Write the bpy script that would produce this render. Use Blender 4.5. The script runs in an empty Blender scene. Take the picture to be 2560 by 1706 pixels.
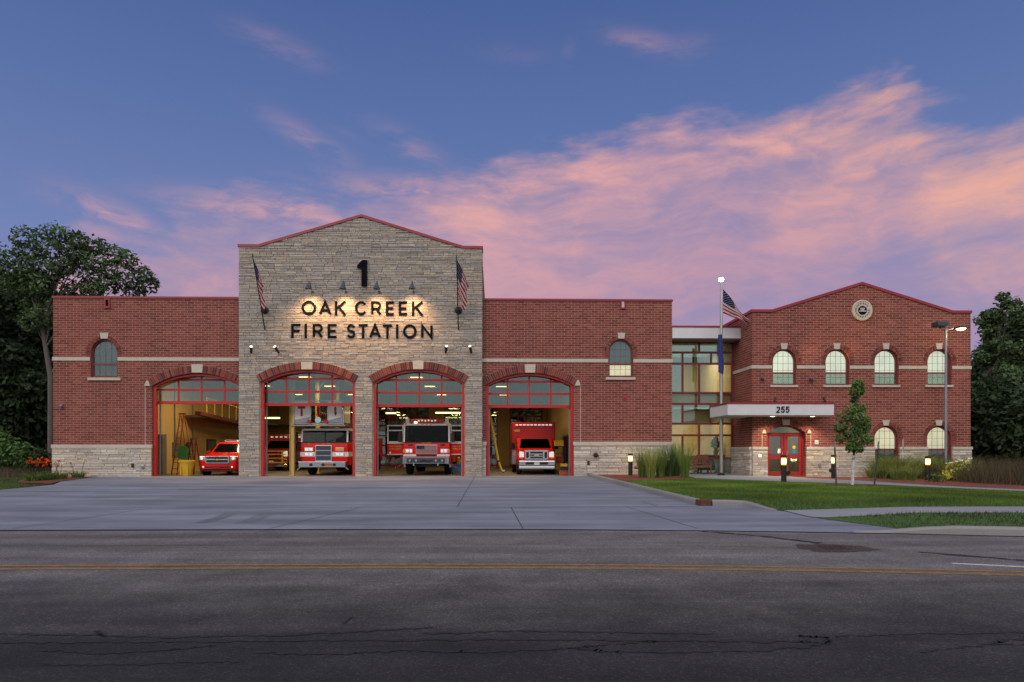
import bpy, bmesh, math, random
import numpy as np
from math import sin, cos, pi, radians, sqrt, atan2
from mathutils import Vector, Matrix
from mathutils.geometry import tessellate_polygon
rnd = random.Random(7)
C = bpy.context.scene.collection
S = bpy.context.scene

# ------------------------------------------------------------------ camera model (used to turn surveyed sight lines into real positions)
F, HZ, EYE, YAW = 1707.0, 1128.0, 1.5, radians(1.5)
def P(px, py, Y):                      # point on the plane y = Y
    u = (px-1280)/F; t = Y/(cos(YAW)-u*sin(YAW))
    return t*(sin(YAW)+u*cos(YAW)), EYE-(py-HZ)/F*t
def X_(px, Y): return P(px, HZ, Y)[0]
def Z_(py, px, Y): return P(px, py, Y)[1]

# ------------------------------------------------------------------ object helpers
def tag(o, label=None, cat=None, group=None, kind=None):
    if label: o['label'] = label
    if cat: o['category'] = cat
    if group: o['group'] = group
    if kind: o['kind'] = kind
    return o
def empty(name, loc, label, cat, group=None, rz=0.0):
    o = bpy.data.objects.new(name, None); C.objects.link(o)
    o.location = loc; o.rotation_euler = (0, 0, rz); o.empty_display_size = .2
    return tag(o, label, cat, group)
def wloc(o):
    v = Vector((0, 0, 0))
    while o is not None: v += o.location; o = o.parent
    return v
def copy_tree(o, parent=None):
    c = o.copy(); C.objects.link(c); c.parent = parent
    for ch in list(o.children): copy_tree(ch, c)
    return c

class MB:
    def __init__(s): s.v = []; s.f = []; s.c = []
    def add(s, vs, fs, col=None):
        n = len(s.v); s.v += [tuple(p) for p in vs]
        for f in fs: s.f.append([n+i for i in f]); s.c.append(col)
        return s
    def box(s, x0, x1, y0, y1, z0, z1, col=None):
        return s.add([(x0,y0,z0),(x1,y0,z0),(x1,y1,z0),(x0,y1,z0),(x0,y0,z1),(x1,y0,z1),(x1,y1,z1),(x0,y1,z1)],
                     [(0,3,2,1),(4,5,6,7),(0,1,5,4),(1,2,6,5),(2,3,7,6),(3,0,4,7)], col)
    def cbox(s, c, d, M=None, col=None):
        x, y, z = d[0]/2, d[1]/2, d[2]/2; vs = []
        for q in [(-x,-y,-z),(x,-y,-z),(x,y,-z),(-x,y,-z),(-x,-y,z),(x,-y,z),(x,y,z),(-x,y,z)]:
            p = Vector(q)
            if M is not None: p = M @ p
            vs.append(p+Vector(c))
        return s.add(vs, [(0,3,2,1),(4,5,6,7),(0,1,5,4),(1,2,6,5),(2,3,7,6),(3,0,4,7)], col)
    def bar(s, p, q, w, d, col=None, up=(0,0,1)):
        p, q = Vector(p), Vector(q); L = (q-p).length; z = (q-p).normalized(); up = Vector(up)
        if abs(z.dot(up)) > .95: up = Vector((0,1,0))
        x = up.cross(z).normalized(); y = z.cross(x); M = Matrix((x,y,z)).transposed()
        return s.cbox((p+q)/2, (w,d,L), M, col)
    def tube(s, pts, r, n=10, cap=True, col=None):
        pts = [Vector(p) for p in pts]; rs = r if isinstance(r, (list, tuple)) else [r]*len(pts); rings = []
        ref = None
        for i, p in enumerate(pts):
            t = (pts[min(i+1,len(pts)-1)]-pts[max(i-1,0)]).normalized()
            if ref is None: ref = Vector((1,0,0)) if abs(t.x) < .9 else Vector((0,1,0))
            a = (ref-t*ref.dot(t)).normalized(); b = t.cross(a); ref = a
            rings.append([p+(a*cos(2*pi*k/n)+b*sin(2*pi*k/n))*rs[i] for k in range(n)])
        return s.loft(rings, cap, col)
    def loft(s, rings, cap=True, col=None):
        n = len(rings[0]); vs = [p for r in rings for p in r]; fs = []
        for i in range(len(rings)-1):
            for k in range(n): fs.append((i*n+k, i*n+(k+1)%n, (i+1)*n+(k+1)%n, (i+1)*n+k))
        if cap: fs.append(tuple(range(n))[::-1]); fs.append(tuple((len(rings)-1)*n+k for k in range(n)))
        return s.add(vs, fs, col)
    def lathe(s, prof, c=(0,0,0), n=20, axis='z', col=None, cap=True):
        rings = []
        for r, h in prof:
            ring = []
            for k in range(n):
                a = 2*pi*k/n; u, v = r*cos(a), r*sin(a)
                p = (u,v,h) if axis == 'z' else ((u,h,v) if axis == 'y' else (h,u,v))
                ring.append((c[0]+p[0], c[1]+p[1], c[2]+p[2]))
            rings.append(ring)
        return s.loft(rings, cap, col)
    def prism(s, poly, y0, y1, col=None):      # poly in (x, z), ngon
        n = len(poly)
        vs = [(x,y0,z) for x,z in poly]+[(x,y1,z) for x,z in poly]
        fs = [tuple(range(n)), tuple(range(2*n-1, n-1, -1))]+[(k, n+k, n+(k+1)%n, (k+1)%n) for k in range(n)]
        return s.add(vs, fs, col)
    def xprism(s, poly, x0, x1, col=None):     # poly in (y, z)
        n = len(poly)
        vs = [(x0,y,z) for y,z in poly]+[(x1,y,z) for y,z in poly]
        fs = [tuple(range(n)), tuple(range(2*n-1, n-1, -1))]+[(k, n+k, n+(k+1)%n, (k+1)%n) for k in range(n)]
        return s.add(vs, fs, col)
    def plate(s, loops, y0, y1, col=None):     # outer loop + holes in (x, z), extruded
        flat = [p for l in loops for p in l]; n = len(flat)
        tris = tessellate_polygon([[Vector((x,z,0)) for x,z in l] for l in loops])
        vs = [(x,y0,z) for x,z in flat]+[(x,y1,z) for x,z in flat]; fs = []
        for t in tris: fs.append(tuple(t)); fs.append(tuple(n+i for i in reversed(t)))
        k = 0
        for l in loops:
            m = len(l)
            for i in range(m): fs.append((k+i, n+k+i, n+k+(i+1)%m, k+(i+1)%m))
            k += m
        return s.add(vs, fs, col)
    def build(s, name, mat, parent=None, world=True, smooth=False, bevel=0, label=None, cat=None, group=None, kind=None, uvs=None, fixn=True, origin=None):
        me = bpy.data.meshes.new(name); v = np.array(s.v, dtype=float)
        if parent is not None: off = np.array(wloc(parent)) if world else np.zeros(3)
        elif origin is not None: off = np.array(origin)
        else: off = np.array([(v[:,0].min()+v[:,0].max())/2, (v[:,1].min()+v[:,1].max())/2, v[:,2].min()])
        me.from_pydata((v-off).tolist(), [], s.f); 
        if any(c is not None for c in s.c):
            ca = me.color_attributes.new('col', 'FLOAT_COLOR', 'CORNER'); arr = []
            for f, c in zip(s.f, s.c):
                c = c or (1,1,1); arr += [c[0],c[1],c[2],1.0]*len(f)
            ca.data.foreach_set('color', arr)
        if fixn and len(s.f) < 60000:
            bm = bmesh.new(); bm.from_mesh(me); bmesh.ops.recalc_face_normals(bm, faces=bm.faces); bm.to_mesh(me); bm.free()
        if smooth: me.polygons.foreach_set('use_smooth', [True]*len(me.polygons))
        me.materials.append(mat); me.update()
        o = bpy.data.objects.new(name, me); C.objects.link(o)
        if parent is not None: o.parent = parent
        else: o.location = off
        if bevel:
            m = o.modifiers.new('edge', 'BEVEL'); m.width = bevel; m.segments = 2; m.limit_method = 'ANGLE'; m.angle_limit = radians(35)
        if smooth:
            try:
                me.set_sharp_from_angle(angle=radians(40))
            except Exception: pass
        return tag(o, label, cat, group, kind)

def fast_mesh(name, verts, faces4, cols, mat, nper=4):     # numpy path for leaves and blades
    me = bpy.data.meshes.new(name); nv = len(verts); nf = nv//nper
    me.vertices.add(nv); me.vertices.foreach_set('co', verts.astype(np.float32).ravel())
    me.loops.add(nv); me.loops.foreach_set('vertex_index', np.arange(nv, dtype=np.int32))
    me.polygons.add(nf); me.polygons.foreach_set('loop_start', np.arange(0, nv, nper, dtype=np.int32))
    me.polygons.foreach_set('loop_total', np.full(nf, nper, dtype=np.int32))
    ca = me.color_attributes.new('col', 'FLOAT_COLOR', 'CORNER')
    c4 = np.ones((nv, 4), dtype=np.float32); c4[:, :3] = np.repeat(cols, nper, axis=0); ca.data.foreach_set('color', c4.ravel())
    me.update(calc_edges=True); me.validate(); me.materials.append(mat)
    return me

# ------------------------------------------------------------------ materials
def new_mat(name):
    m = bpy.data.materials.new(name); m.use_nodes = True; nt = m.node_tree; nt.nodes.clear()
    out = nt.nodes.new('ShaderNodeOutputMaterial'); return m, nt, out
class NT:
    def __init__(s, nt): s.nt = nt
    def n(s, typ, ins=None, **kw):
        nd = s.nt.nodes.new('ShaderNode'+typ)
        for k, v in kw.items(): setattr(nd, k, v)
        for k, v in (ins or {}).items():
            if hasattr(v, 'is_output') or isinstance(v, bpy.types.NodeSocket): s.nt.links.new(v, nd.inputs[k])
            else: nd.inputs[k].default_value = v
        return nd
    def math(s, op, a, b=0.0, c=None):
        d = {0: a, 1: b}
        if c is not None: d[2] = c
        return s.n('Math', d, operation=op).outputs[0]
    def mix(s, f, a, b, bt='MIX'):
        nd = s.n('Mix', None, data_type='RGBA', blend_type=bt)
        for k, v in ((0, f), (6, a), (7, b)):
            if isinstance(v, bpy.types.NodeSocket): s.nt.links.new(v, nd.inputs[k])
            else: nd.inputs[k].default_value = v if not isinstance(v, tuple) or len(v) == 4 else (*v, 1)
        return nd.outputs[2]
    def ramp(s, f, stops):
        nd = s.n('ValToRGB', {0: f}); el = nd.color_ramp.elements
        while len(el) < len(stops): el.new(.5)
        for e, (p, c) in zip(el, stops): e.position = p; e.color = (*c, 1) if len(c) == 3 else c
        return nd.outputs[0]
    def noise(s, vec, scale, detail=4, rough=.55):
        d = {'Scale': scale, 'Detail': detail, 'Roughness': rough}
        if vec is not None: d['Vector'] = vec
        return s.n('TexNoise', d)
def c4(c): return (c[0], c[1], c[2], 1)
def mat(name, col, rough=.6, metal=0.0, var=.12, scale=3.0, bump=0.0, bscale=60.0, emit=None, estr=0.0, coat=0.0, attr=False, spec=.5, obj=False):
    m, nt, out = new_mat(name); N = NT(nt)
    tc = N.n('TexCoord').outputs['Object'] if obj else N.n('NewGeometry').outputs['Position']
    nz = N.noise(tc, scale, 5)
    base = c4(col)
    if attr:
        base = N.mix(1.0, N.n('VertexColor', None, layer_name='col').outputs[0], c4(col), 'MULTIPLY')
    k = N.ramp(nz.outputs[0], [(.25, (1-var,)*3), (.75, (1+var,)*3)])
    cc = N.mix(1.0, base, k, 'MULTIPLY')
    p = N.n('BsdfPrincipled', {'Base Color': cc, 'Roughness': rough, 'Metallic': metal})
    p.inputs['Specular IOR Level'].default_value = spec
    if coat: p.inputs['Coat Weight'].default_value = coat; p.inputs['Coat Roughness'].default_value = .08
    if emit: p.inputs['Emission Color'].default_value = c4(emit); p.inputs['Emission Strength'].default_value = estr
    if bump:
        bn = N.noise(tc, bscale, 4)
        b = N.n('Bump', {'Strength': bump, 'Height': bn.outputs[0], 'Distance': .01}); nt.links.new(b.outputs[0], p.inputs['Normal'])
    nt.links.new(p.outputs[0], out.inputs[0]); return m
def glow(name, col, strength):
    m, nt, out = new_mat(name); N = NT(nt)
    e = N.n('Emission', {'Color': c4(col), 'Strength': strength}); nt.links.new(e.outputs[0], out.inputs[0]); return m
def glass(name, tint=(.85,.95,.92), refl=.16, rc=(.85,1,1), rough=.02):
    m, nt, out = new_mat(name); N = NT(nt)
    fr = N.n('Fresnel', {'IOR': 1.5}).outputs[0]
    f = N.math('MINIMUM', N.math('ADD', N.math('MULTIPLY', fr, 1.2), refl-.05), 1.0)
    t = N.n('BsdfTransparent', {'Color': c4(tint)}); pos = N.n('NewGeometry').outputs['Position']
    b = N.n('Bump', {'Strength': .02, 'Height': N.noise(pos, 1.5, 2).outputs[0], 'Distance': .05})
    g = N.n('BsdfGlossy', {'Color': c4(rc), 'Roughness': rough, 'Normal': b.outputs[0]})
    mx = N.n('MixShader', {0: f, 1: t.outputs[0], 2: g.outputs[0]}); nt.links.new(mx.outputs[0], out.inputs[0]); return m
def brick_mat():
    m, nt, out = new_mat('red_brick'); N = NT(nt)
    pos = N.n('NewGeometry').outputs['Position']; sp = N.n('SeparateXYZ', {0: pos})
    h = N.math('ADD', sp.outputs[0], sp.outputs[1]); v = N.n('CombineXYZ', {0: h, 1: sp.outputs[2]}).outputs[0]
    b = N.n('TexBrick', {'Vector': v, 'Color1': (.0,.0,.0,1), 'Color2': (1,1,1,1), 'Mortar': (.5,.5,.5,1), 'Scale': 1.0, 'Mortar Size': .0075,
                         'Mortar Smooth': .15, 'Bias': 0.0, 'Brick Width': .335, 'Row Height': .112}, offset=.5)
    bc = N.ramp(b.outputs[0], [(0, (.150,.036,.027)), (.35, (.215,.055,.039)), (.6, (.245,.068,.048)), (.85, (.175,.047,.036)), (1, (.28,.088,.064))])
    big = N.noise(pos, .45, 5).outputs[0]; fine = N.noise(pos, 40, 3).outputs[0]
    bc = N.mix(1.0, bc, N.ramp(big, [(.3, (.90,.89,.90)), (.7, (1.06,1.05,1.04))]), 'MULTIPLY')
    wv = N.n('Mapping', {'Vector': pos, 'Scale': (1.3, 1.3, .10)}); bc = N.mix(1.0, bc, N.ramp(N.noise(wv.outputs[0], 1.0, 4).outputs[0], [(.35, (.91,.90,.90)), (.6, (1.03,)*3)]), 'MULTIPLY')
    bc = N.mix(1.0, bc, N.ramp(fine, [(.3, (.85,)*3), (.7, (1.15,)*3)]), 'MULTIPLY')
    col = N.mix(b.outputs[1], bc, (.43,.29,.25))
    bp = N.n('Bump', {'Strength': .6, 'Height': N.math('SUBTRACT', N.math('MULTIPLY', fine, .25), b.outputs[1]), 'Distance': .008})
    p = N.n('BsdfPrincipled', {'Base Color': col, 'Roughness': .85, 'Normal': bp.outputs[0]}); p.inputs['Specular IOR Level'].default_value = .25
    nt.links.new(p.outputs[0], out.inputs[0]); return m
def asphalt_mat():
    m, nt, out = new_mat('asphalt'); N = NT(nt); pos = N.n('NewGeometry').outputs['Position']
    sp = N.n('SeparateXYZ', {0: pos})
    ag = N.n('TexVoronoi', {'Vector': pos, 'Scale': 75.0}); agc = N.n('SeparateXYZ', {0: ag.outputs['Color']})
    f1 = N.noise(pos, 160, 3, .7).outputs[0]; f2 = N.noise(pos, 1.1, 6, .6).outputs[0]
    st = N.n('Mapping', {'Vector': pos, 'Scale': (.12, 1.6, 1)}); f3 = N.noise(st.outputs[0], 1.0, 4).outputs[0]
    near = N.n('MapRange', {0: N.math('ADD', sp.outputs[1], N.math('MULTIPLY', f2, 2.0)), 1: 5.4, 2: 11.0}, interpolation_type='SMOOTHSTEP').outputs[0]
    base = N.mix(near, (.025,.0235,.026), (.150,.138,.136))  # base colour darkens towards the viewer, standing in for vignette and grazing sheen
    chips = N.ramp(agc.outputs[0], [(.0, (.60,)*3), (.55, (.95,)*3), (.88, (1.15,)*3), (.98, (2.1,2.05,2.0))])
    base = N.mix(1.0, base, chips, 'MULTIPLY')
    base = N.mix(1.0, base, N.ramp(f1, [(.3, (.72,)*3), (.7, (1.28,)*3)]), 'MULTIPLY')
    base = N.mix(1.0, base, N.ramp(f2, [(.3, (.78,)*3), (.7, (1.2,)*3)]), 'MULTIPLY')
    base = N.mix(1.0, base, N.ramp(f3, [(.3, (.70,)*3), (.7, (1.26,)*3)]), 'MULTIPLY')
    b = N.n('Bump', {'Strength': .7, 'Height': N.math('ADD', ag.outputs['Distance'], f1), 'Distance': .006})
    p = N.n('BsdfPrincipled', {'Base Color': base, 'Roughness': .82, 'Normal': b.outputs[0]}); p.inputs['Specular IOR Level'].default_value = .3
    nt.links.new(p.outputs[0], out.inputs[0]); return m
def concrete_mat(name, col, streak=True):
    m, nt, out = new_mat(name); N = NT(nt); pos = N.n('NewGeometry').outputs['Position']
    st = N.n('Mapping', {'Vector': pos, 'Scale': (.16, 1.1, 1)}); a = N.noise(st.outputs[0], 1.1, 6, .6).outputs[0]
    b = N.noise(pos, .5, 6, .62).outputs[0]; f = N.noise(pos, 45, 4, .7).outputs[0]
    base = N.mix(1.0, c4(col), N.ramp(a, [(.3, (.60,.60,.61)), (.7, (1.20,)*3)]), 'MULTIPLY') if streak else c4(col)
    base = N.mix(1.0, base, N.ramp(b, [(.3, (.84,)*3), (.7, (1.12,)*3)]), 'MULTIPLY')
    base = N.mix(1.0, base, N.ramp(f, [(.3, (.88,)*3), (.7, (1.1,)*3)]), 'MULTIPLY')
    bp = N.n('Bump', {'Strength': .3, 'Height': f, 'Distance': .004})
    p = N.n('BsdfPrincipled', {'Base Color': base, 'Roughness': .8, 'Normal': bp.outputs[0]}); p.inputs['Specular IOR Level'].default_value = .3
    nt.links.new(p.outputs[0], out.inputs[0]); return m
def ground_mat():
    m, nt, out = new_mat('ground_soil'); N = NT(nt); pos = N.n('NewGeometry').outputs['Position']
    a = N.noise(pos, .25, 6).outputs[0]; f = N.noise(pos, 14, 5, .7).outputs[0]
    base = N.ramp(a, [(.35, (.030,.045,.014)), (.55, (.05,.045,.022)), (.7, (.06,.045,.028))])
    base = N.mix(1.0, base, N.ramp(f, [(.3, (.55,)*3), (.7, (1.4,)*3)]), 'MULTIPLY')
    p = N.n('BsdfPrincipled', {'Base Color': base, 'Roughness': .95, 'Normal': N.n('Bump', {'Strength': .8, 'Height': f, 'Distance': .03}).outputs[0]})
    nt.links.new(p.outputs[0], out.inputs[0]); return m
def leaf_mat(name, col, trans=.25):
    m, nt, out = new_mat(name); N = NT(nt)
    c = N.mix(1.0, N.n('VertexColor', None, layer_name='col').outputs[0], c4(col), 'MULTIPLY')
    d = N.n('BsdfPrincipled', {'Base Color': c, 'Roughness': .6}); d.inputs['Specular IOR Level'].default_value = .25
    t = N.n('BsdfTranslucent', {'Color': c}); mx = N.n('MixShader', {0: trans, 1: d.outputs[0], 2: t.outputs[0]})
    nt.links.new(mx.outputs[0], out.inputs[0]); return m
def flag_mat(name, uvname='UVMap'):
    m, nt, out = new_mat(name); N = NT(nt); uv = N.n('UVMap', None, uv_map=uvname).outputs[0]; sp = N.n('SeparateXYZ', {0: uv})
    u, v = sp.outputs[0], sp.outputs[1]
    st = N.math('GREATER_THAN', N.math('FRACT', N.math('MULTIPLY', v, 6.5)), .5)      # 13 stripes
    col = N.mix(st, (.36,.028,.040), (.62,.56,.55))
    can = N.math('MULTIPLY', N.math('LESS_THAN', u, .4), N.math('GREATER_THAN', v, 6/13))
    su = N.math('SINE', N.math('MULTIPLY', u, 2*pi*6/.4)); sv = N.math('SINE', N.math('MULTIPLY', N.math('SUBTRACT', v, 6/13), 2*pi*5/(7/13)))
    star = N.math('GREATER_THAN', N.math('MULTIPLY', su, sv), .72)
    col = N.mix(can, col, N.mix(star, (.022,.026,.075), (.55,.55,.58)))
    d = N.n('BsdfDiffuse', {'Color': col}); t = N.n('BsdfTranslucent', {'Color': col})
    mx = N.n('MixShader', {0: .3, 1: d.outputs[0], 2: t.outputs[0]}); nt.links.new(mx.outputs[0], out.inputs[0]); return m

M = {}
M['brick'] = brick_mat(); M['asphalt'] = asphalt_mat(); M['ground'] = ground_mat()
M['concrete'] = concrete_mat('apron_concrete', (.208,.224,.270)); M['walk'] = concrete_mat('walk_concrete', (.26,.265,.285), False)
M['kerb'] = concrete_mat('kerb_concrete', (.25,.245,.245), False)
M['floor'] = mat('garage_floor', (.16,.15,.13), .35, var=.2, scale=1.5)
M['joint'] = mat('joint_sealant', (.05,.05,.055), .9); M['seam'] = mat('tar_seam', (.012,.012,.013), .85)
M['yellow_line'] = mat('yellow_paint', (.26,.135,.022), .85, var=.45, scale=9); M['white_line'] = mat('white_paint', (.55,.53,.52), .8, var=.3, scale=9)
M['stone'] = mat('ledge_stone', (1,1,1), .85, var=.2, scale=9, bump=.5, bscale=35, attr=True, spec=.25)
M['mortar'] = mat('stone_mortar', (.24,.225,.205), .95, var=.2, scale=6)
M['limestone'] = mat('limestone', (.50,.455,.38), .8, var=.1, scale=5, bump=.15)
M['limestone_dark'] = mat('engraved_limestone', (.34,.30,.255), .85)
M['archbrick'] = mat('arch_brick', (1,1,1), .85, var=.15, scale=25, bump=.3, attr=True, spec=.25)
M['archmortar'] = mat('arch_mortar', (.40,.29,.26), .9)
M['redtrim'] = mat('red_metal_trim', (.26,.018,.028), .4, var=.08); M['reddoor'] = mat('red_door_paint', (.44,.017,.016), .42, var=.06); M['redentry'] = mat('entrance_red', (.27,.014,.018), .4, var=.06)
M['redframe'] = mat('maroon_frame', (.185,.022,.026), .45, var=.08)
M['white_panel'] = mat('white_metal_panel', (.62,.62,.65), .42, metal=.1, var=.05)
M['soffit'] = mat('soffit_panel', (.45,.42,.38), .7); M['dark'] = mat('black_letter', (.005,.006,.010), .8, spec=.05)
M['blackmetal'] = mat('black_metal', (.02,.02,.022), .45, metal=.3); M['bronze'] = mat('dark_bronze', (.028,.022,.020), .5, metal=.4)
M['bluesteel'] = mat('blue_grey_lamp', (.05,.06,.085), .45, metal=.3); M['steel'] = mat('brushed_steel', (.42,.41,.40), .34, metal=.9, var=.15)
M['galv'] = mat('galvanised_steel', (.26,.29,.33), .45, metal=.6); M['chrome'] = mat('chrome', (.78,.79,.82), .13, metal=1.0, var=.05, obj=True)
M['alu'] = mat('diamond_aluminium', (.42,.42,.43), .22, metal=.9, var=.15, obj=True); M['rubber'] = mat('tyre_rubber', (.012,.012,.013), .8, obj=True)
M['truckred'] = mat('fire_red_paint', (.74,.009,.005), .32, var=.05, coat=.10, spec=.25, obj=True)
M['truckdark'] = mat('deep_red_paint', (.26,.009,.014), .26, var=.06, coat=.25, obj=True)
M['truckwhite'] = mat('truck_white_paint', (.82,.79,.74), .35, var=.05, coat=.4, obj=True); M['modulered'] = mat('module_red_paint', (.40,.008,.010), .28, var=.05, coat=.15, obj=True); M['gold'] = mat('gold_leaf', (.62,.40,.07), .4, metal=.3, obj=True)
M['amber'] = mat('amber_lens', (.75,.25,.02), .25, obj=True, emit=(1,.4,.05), estr=.12); M['redlens'] = mat('red_lens', (.5,.01,.02), .2, obj=True)
M['lens'] = mat('clear_lens_glint', (.75,.76,.78), .12, metal=.3, obj=True, emit=(1,.95,.88), estr=.45); M['cabdark'] = mat('dark_cab_interior', (.02,.02,.024), .7, obj=True)  # lens emission paints bright highlights onto headlights and light bars
M['cream'] = mat('cream_block_wall', (.52,.40,.20), .85, var=.06, scale=1.2, bump=.2, bscale=12)
M['ceil'] = mat('ceiling_deck', (.10,.09,.075), .85); M['colyellow'] = mat('yellow_cream_steel', (.58,.42,.12), .55)
M['orange'] = mat('orange_fibreglass', (.42,.085,.015), .5); M['ladderred'] = mat('dark_red_ladder', (.22,.02,.012), .5)
M['binyellow'] = mat('yellow_plastic', (.60,.36,.02), .45); M['green'] = mat('green_plastic', (.035,.17,.02), .5); M['hose'] = mat('yellow_hose', (.62,.40,.03), .6)
M['wood'] = mat('bench_wood', (.17,.062,.032), .6, var=.3, scale=14); M['hydrant'] = mat('hydrant_red', (.42,.012,.012), .35, coat=.5)
M['mulch'] = mat('red_mulch', (.17,.040,.022), .95, var=.6, scale=30, bump=1.0, bscale=45)
M['bark'] = mat('grey_bark', (.105,.09,.078), .9, var=.3, scale=8, bump=.6, bscale=25); M['bark_dark'] = mat('dark_bark', (.07,.058,.048), .9, var=.3, scale=8)
M['birch'] = mat('white_wrapped_trunk', (.50,.50,.50), .8, var=.45, scale=16)
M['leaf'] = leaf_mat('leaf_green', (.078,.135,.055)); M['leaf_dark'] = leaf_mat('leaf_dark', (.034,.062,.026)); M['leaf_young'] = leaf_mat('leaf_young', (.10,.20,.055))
M['blade'] = leaf_mat('grass_blade', (.105,.205,.026)); M['blade_dark'] = leaf_mat('verge_blade', (.055,.085,.024)); M['reed_dark'] = leaf_mat('dark_reed_blade', (.065,.135,.045)); M['reed_pale'] = leaf_mat('pale_reed_blade', (.22,.31,.085)); M['reed'] = leaf_mat('reed_blade', (.13,.235,.065)); M['dry'] = leaf_mat('dry_blade', (.17,.26,.085)); M['field'] = leaf_mat('field_blade', (.075,.070,.038))
M['petal_orange'] = leaf_mat('orange_petal', (.6,.10,.02)); M['petal_white'] = leaf_mat('white_petal', (.8,.78,.6)); M['yellowleaf'] = leaf_mat('yellow_leaf', (.42,.45,.05))
M['lawn'] = mat('lawn_turf', (.045,.105,.012), .95, var=.5, scale=12, bump=.8, bscale=80)
M['rust'] = mat('rusted_iron', (.055,.032,.024), .85, var=.5, scale=20, bump=.6); M['rust_inlet'] = mat('inlet_rust', (.10,.035,.02), .85, var=.5, scale=15)
M['glass'] = glass('door_glass', (.80,.86,.82), .17, (.72,.90,.90)); M['winglass'] = glass('window_glass', (.93,.95,.91), .13, (.75,.95,1)); M['truckglass'] = glass('cab_glass', (.24,.27,.28), .012); M['blackglass'] = mat('tinted_glass', (.006,.007,.008), .06, spec=.25, obj=True)
M['tealglass'] = glass('teal_reflective_glass', (.62,.68,.62), .36, (.68,.86,.84)); M['curtainglass'] = glass('curtain_glass', (.92,.92,.80), .12, (.72,.95,.95))
M['screen'] = glass('insect_screen', (.64,.69,.66), .06, (.8,.9,.95))
M['flag'] = flag_mat('flag_cloth'); M['blueflag'] = mat('blue_flag_cloth', (.014,.032,.17), .85)
M['wallroom'] = mat('lobby_wall', (.62,.55,.42), .8); M['carpet'] = mat('lobby_floor', (.22,.18,.14), .7); M['room_dim'] = mat('dim_room', (.10,.11,.11), .9)
M['white'] = mat('white_plastic', (.7,.7,.7), .5); M['paper'] = mat('paper_notice', (.75,.75,.78), .7); M['bluesticker'] = mat('blue_sticker', (.03,.22,.45), .5); M['yellowsticker'] = mat('yellow_sticker', (.55,.45,.03), .5)
M['gravelroof'] = mat('roof_membrane', (.25,.25,.26), .9)
def blind(name, c, s):
    m, nt, out = new_mat(name); N = NT(nt); pos = N.n('NewGeometry').outputs['Position']
    k = N.ramp(N.noise(pos, .9, 3).outputs[0], [(.3, (.72,.74,.74)), (.7, (1.12,)*3)])
    e = N.n('Emission', {'Color': N.mix(1.0, c4(c), k, 'MULTIPLY'), 'Strength': s}); d = N.n('BsdfDiffuse', {'Color': (.6,.6,.55,1)})  # emission stands in for room light coming through from behind
    a = N.n('AddShader', {0: e.outputs[0], 1: d.outputs[0]}); nt.links.new(a.outputs[0], out.inputs[0]); return m
def lamp_glass(name, z0, z1):           # frosted lens, hottest round the bulb at mid height
    m, nt, out = new_mat(name); N = NT(nt); sp = N.n('SeparateXYZ', {0: N.n('TexCoord').outputs['Object']})
    t = N.math('ABSOLUTE', N.math('DIVIDE', N.math('SUBTRACT', sp.outputs[2], (z0+z1)/2), (z1-z0)/2))
    c = N.ramp(t, [(0, (1,.90,.58)), (.45, (1,.80,.36)), (.75, (1,.58,.12)), (1, (.75,.33,.04))]); k = N.n('MapRange', {0: t, 1: .25, 2: 1.0, 3: 4.5, 4: .6}).outputs[0]
    e = N.n('Emission', {'Color': c, 'Strength': k}); nt.links.new(e.outputs[0], out.inputs[0]); return m
M['blind_white'] = blind('lit_blind', (.83,.86,.70), .98); M['blind_cream'] = blind('lit_cream_blind', (.90,.79,.50), .95); M['blind_low'] = blind('low_lit_blind', (.70,.68,.42), .55)
M['glow_bollard'] = lamp_glass('bollard_glow', .67, .985); M['glow_pole'] = glow('pole_lamp_glow', (1,.74,.26), 9); M['glow_white'] = glow('white_lamp_glow', (.95,1,.92), 25)
M['glow_spot'] = glow('spot_glow', (1,.9,.6), 2.2); M['glow_strip'] = glow('strip_glow', (1,.78,.30), 4.0); M['glow_small'] = glow('small_glow', (1,.9,.6), 5)

# ------------------------------------------------------------------ world: dusk sky (Nishita) with pink cloud bank
w = bpy.data.worlds.new('World'); S.world = w; w.use_nodes = True; nt = w.node_tree; nt.nodes.clear(); N = NT(nt)
out = nt.nodes.new('ShaderNodeOutputWorld'); bg = nt.nodes.new('ShaderNodeBackground'); nt.links.new(bg.outputs[0], out.inputs[0])
SUN_EL, SUN_AZ = radians(28.0), radians(205)
sky = N.n('TexSky', None, sky_type='NISHITA'); sky.sun_disc = False; sky.sun_elevation = SUN_EL; sky.sun_rotation = SUN_AZ
d = N.n('SeparateXYZ', {0: N.n('TexCoord').outputs['Generated']})
x, y, z = d.outputs
az = N.math('ARCTAN2', x, y); el = N.math('ARCSINE', N.math('MAXIMUM', N.math('MINIMUM', z, 1.0), -1.0))
def azel(dx, dy):                      # position measured on a 2353 px wide print
    u = (dx*1.08797-1280)/F; a = math.atan(u)+YAW; return a, math.atan((HZ-dy*1.08797)/F*cos(math.atan(u)))
A0, A1 = -.75, .80
edge_pts = [(0,640),(120,540),(230,455),(330,470),(450,432),(600,430),(760,440),(880,400),(1000,390),(1120,372),(1250,355),(1400,315),(1500,275),(1600,245),(1720,222),(1850,190),(2000,172),(2080,175),(2140,238),(2220,262),(2353,240)]
fc = N.n('FloatCurve', {1: N.n('MapRange', {0: az, 1: A0, 2: A1, 3: 0.0, 4: 1.0}).outputs[0]})
cm = fc.mapping.curves[0]; pts = []
for dx, dy in edge_pts:
    a, e = azel(dx, dy); pts.append(((a-A0)/(A1-A0), e/.8))
cm.points[0].location = (0, pts[0][1]); cm.points[1].location = (1, pts[-1][1])
for p in pts: cm.points.new(*p)
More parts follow.
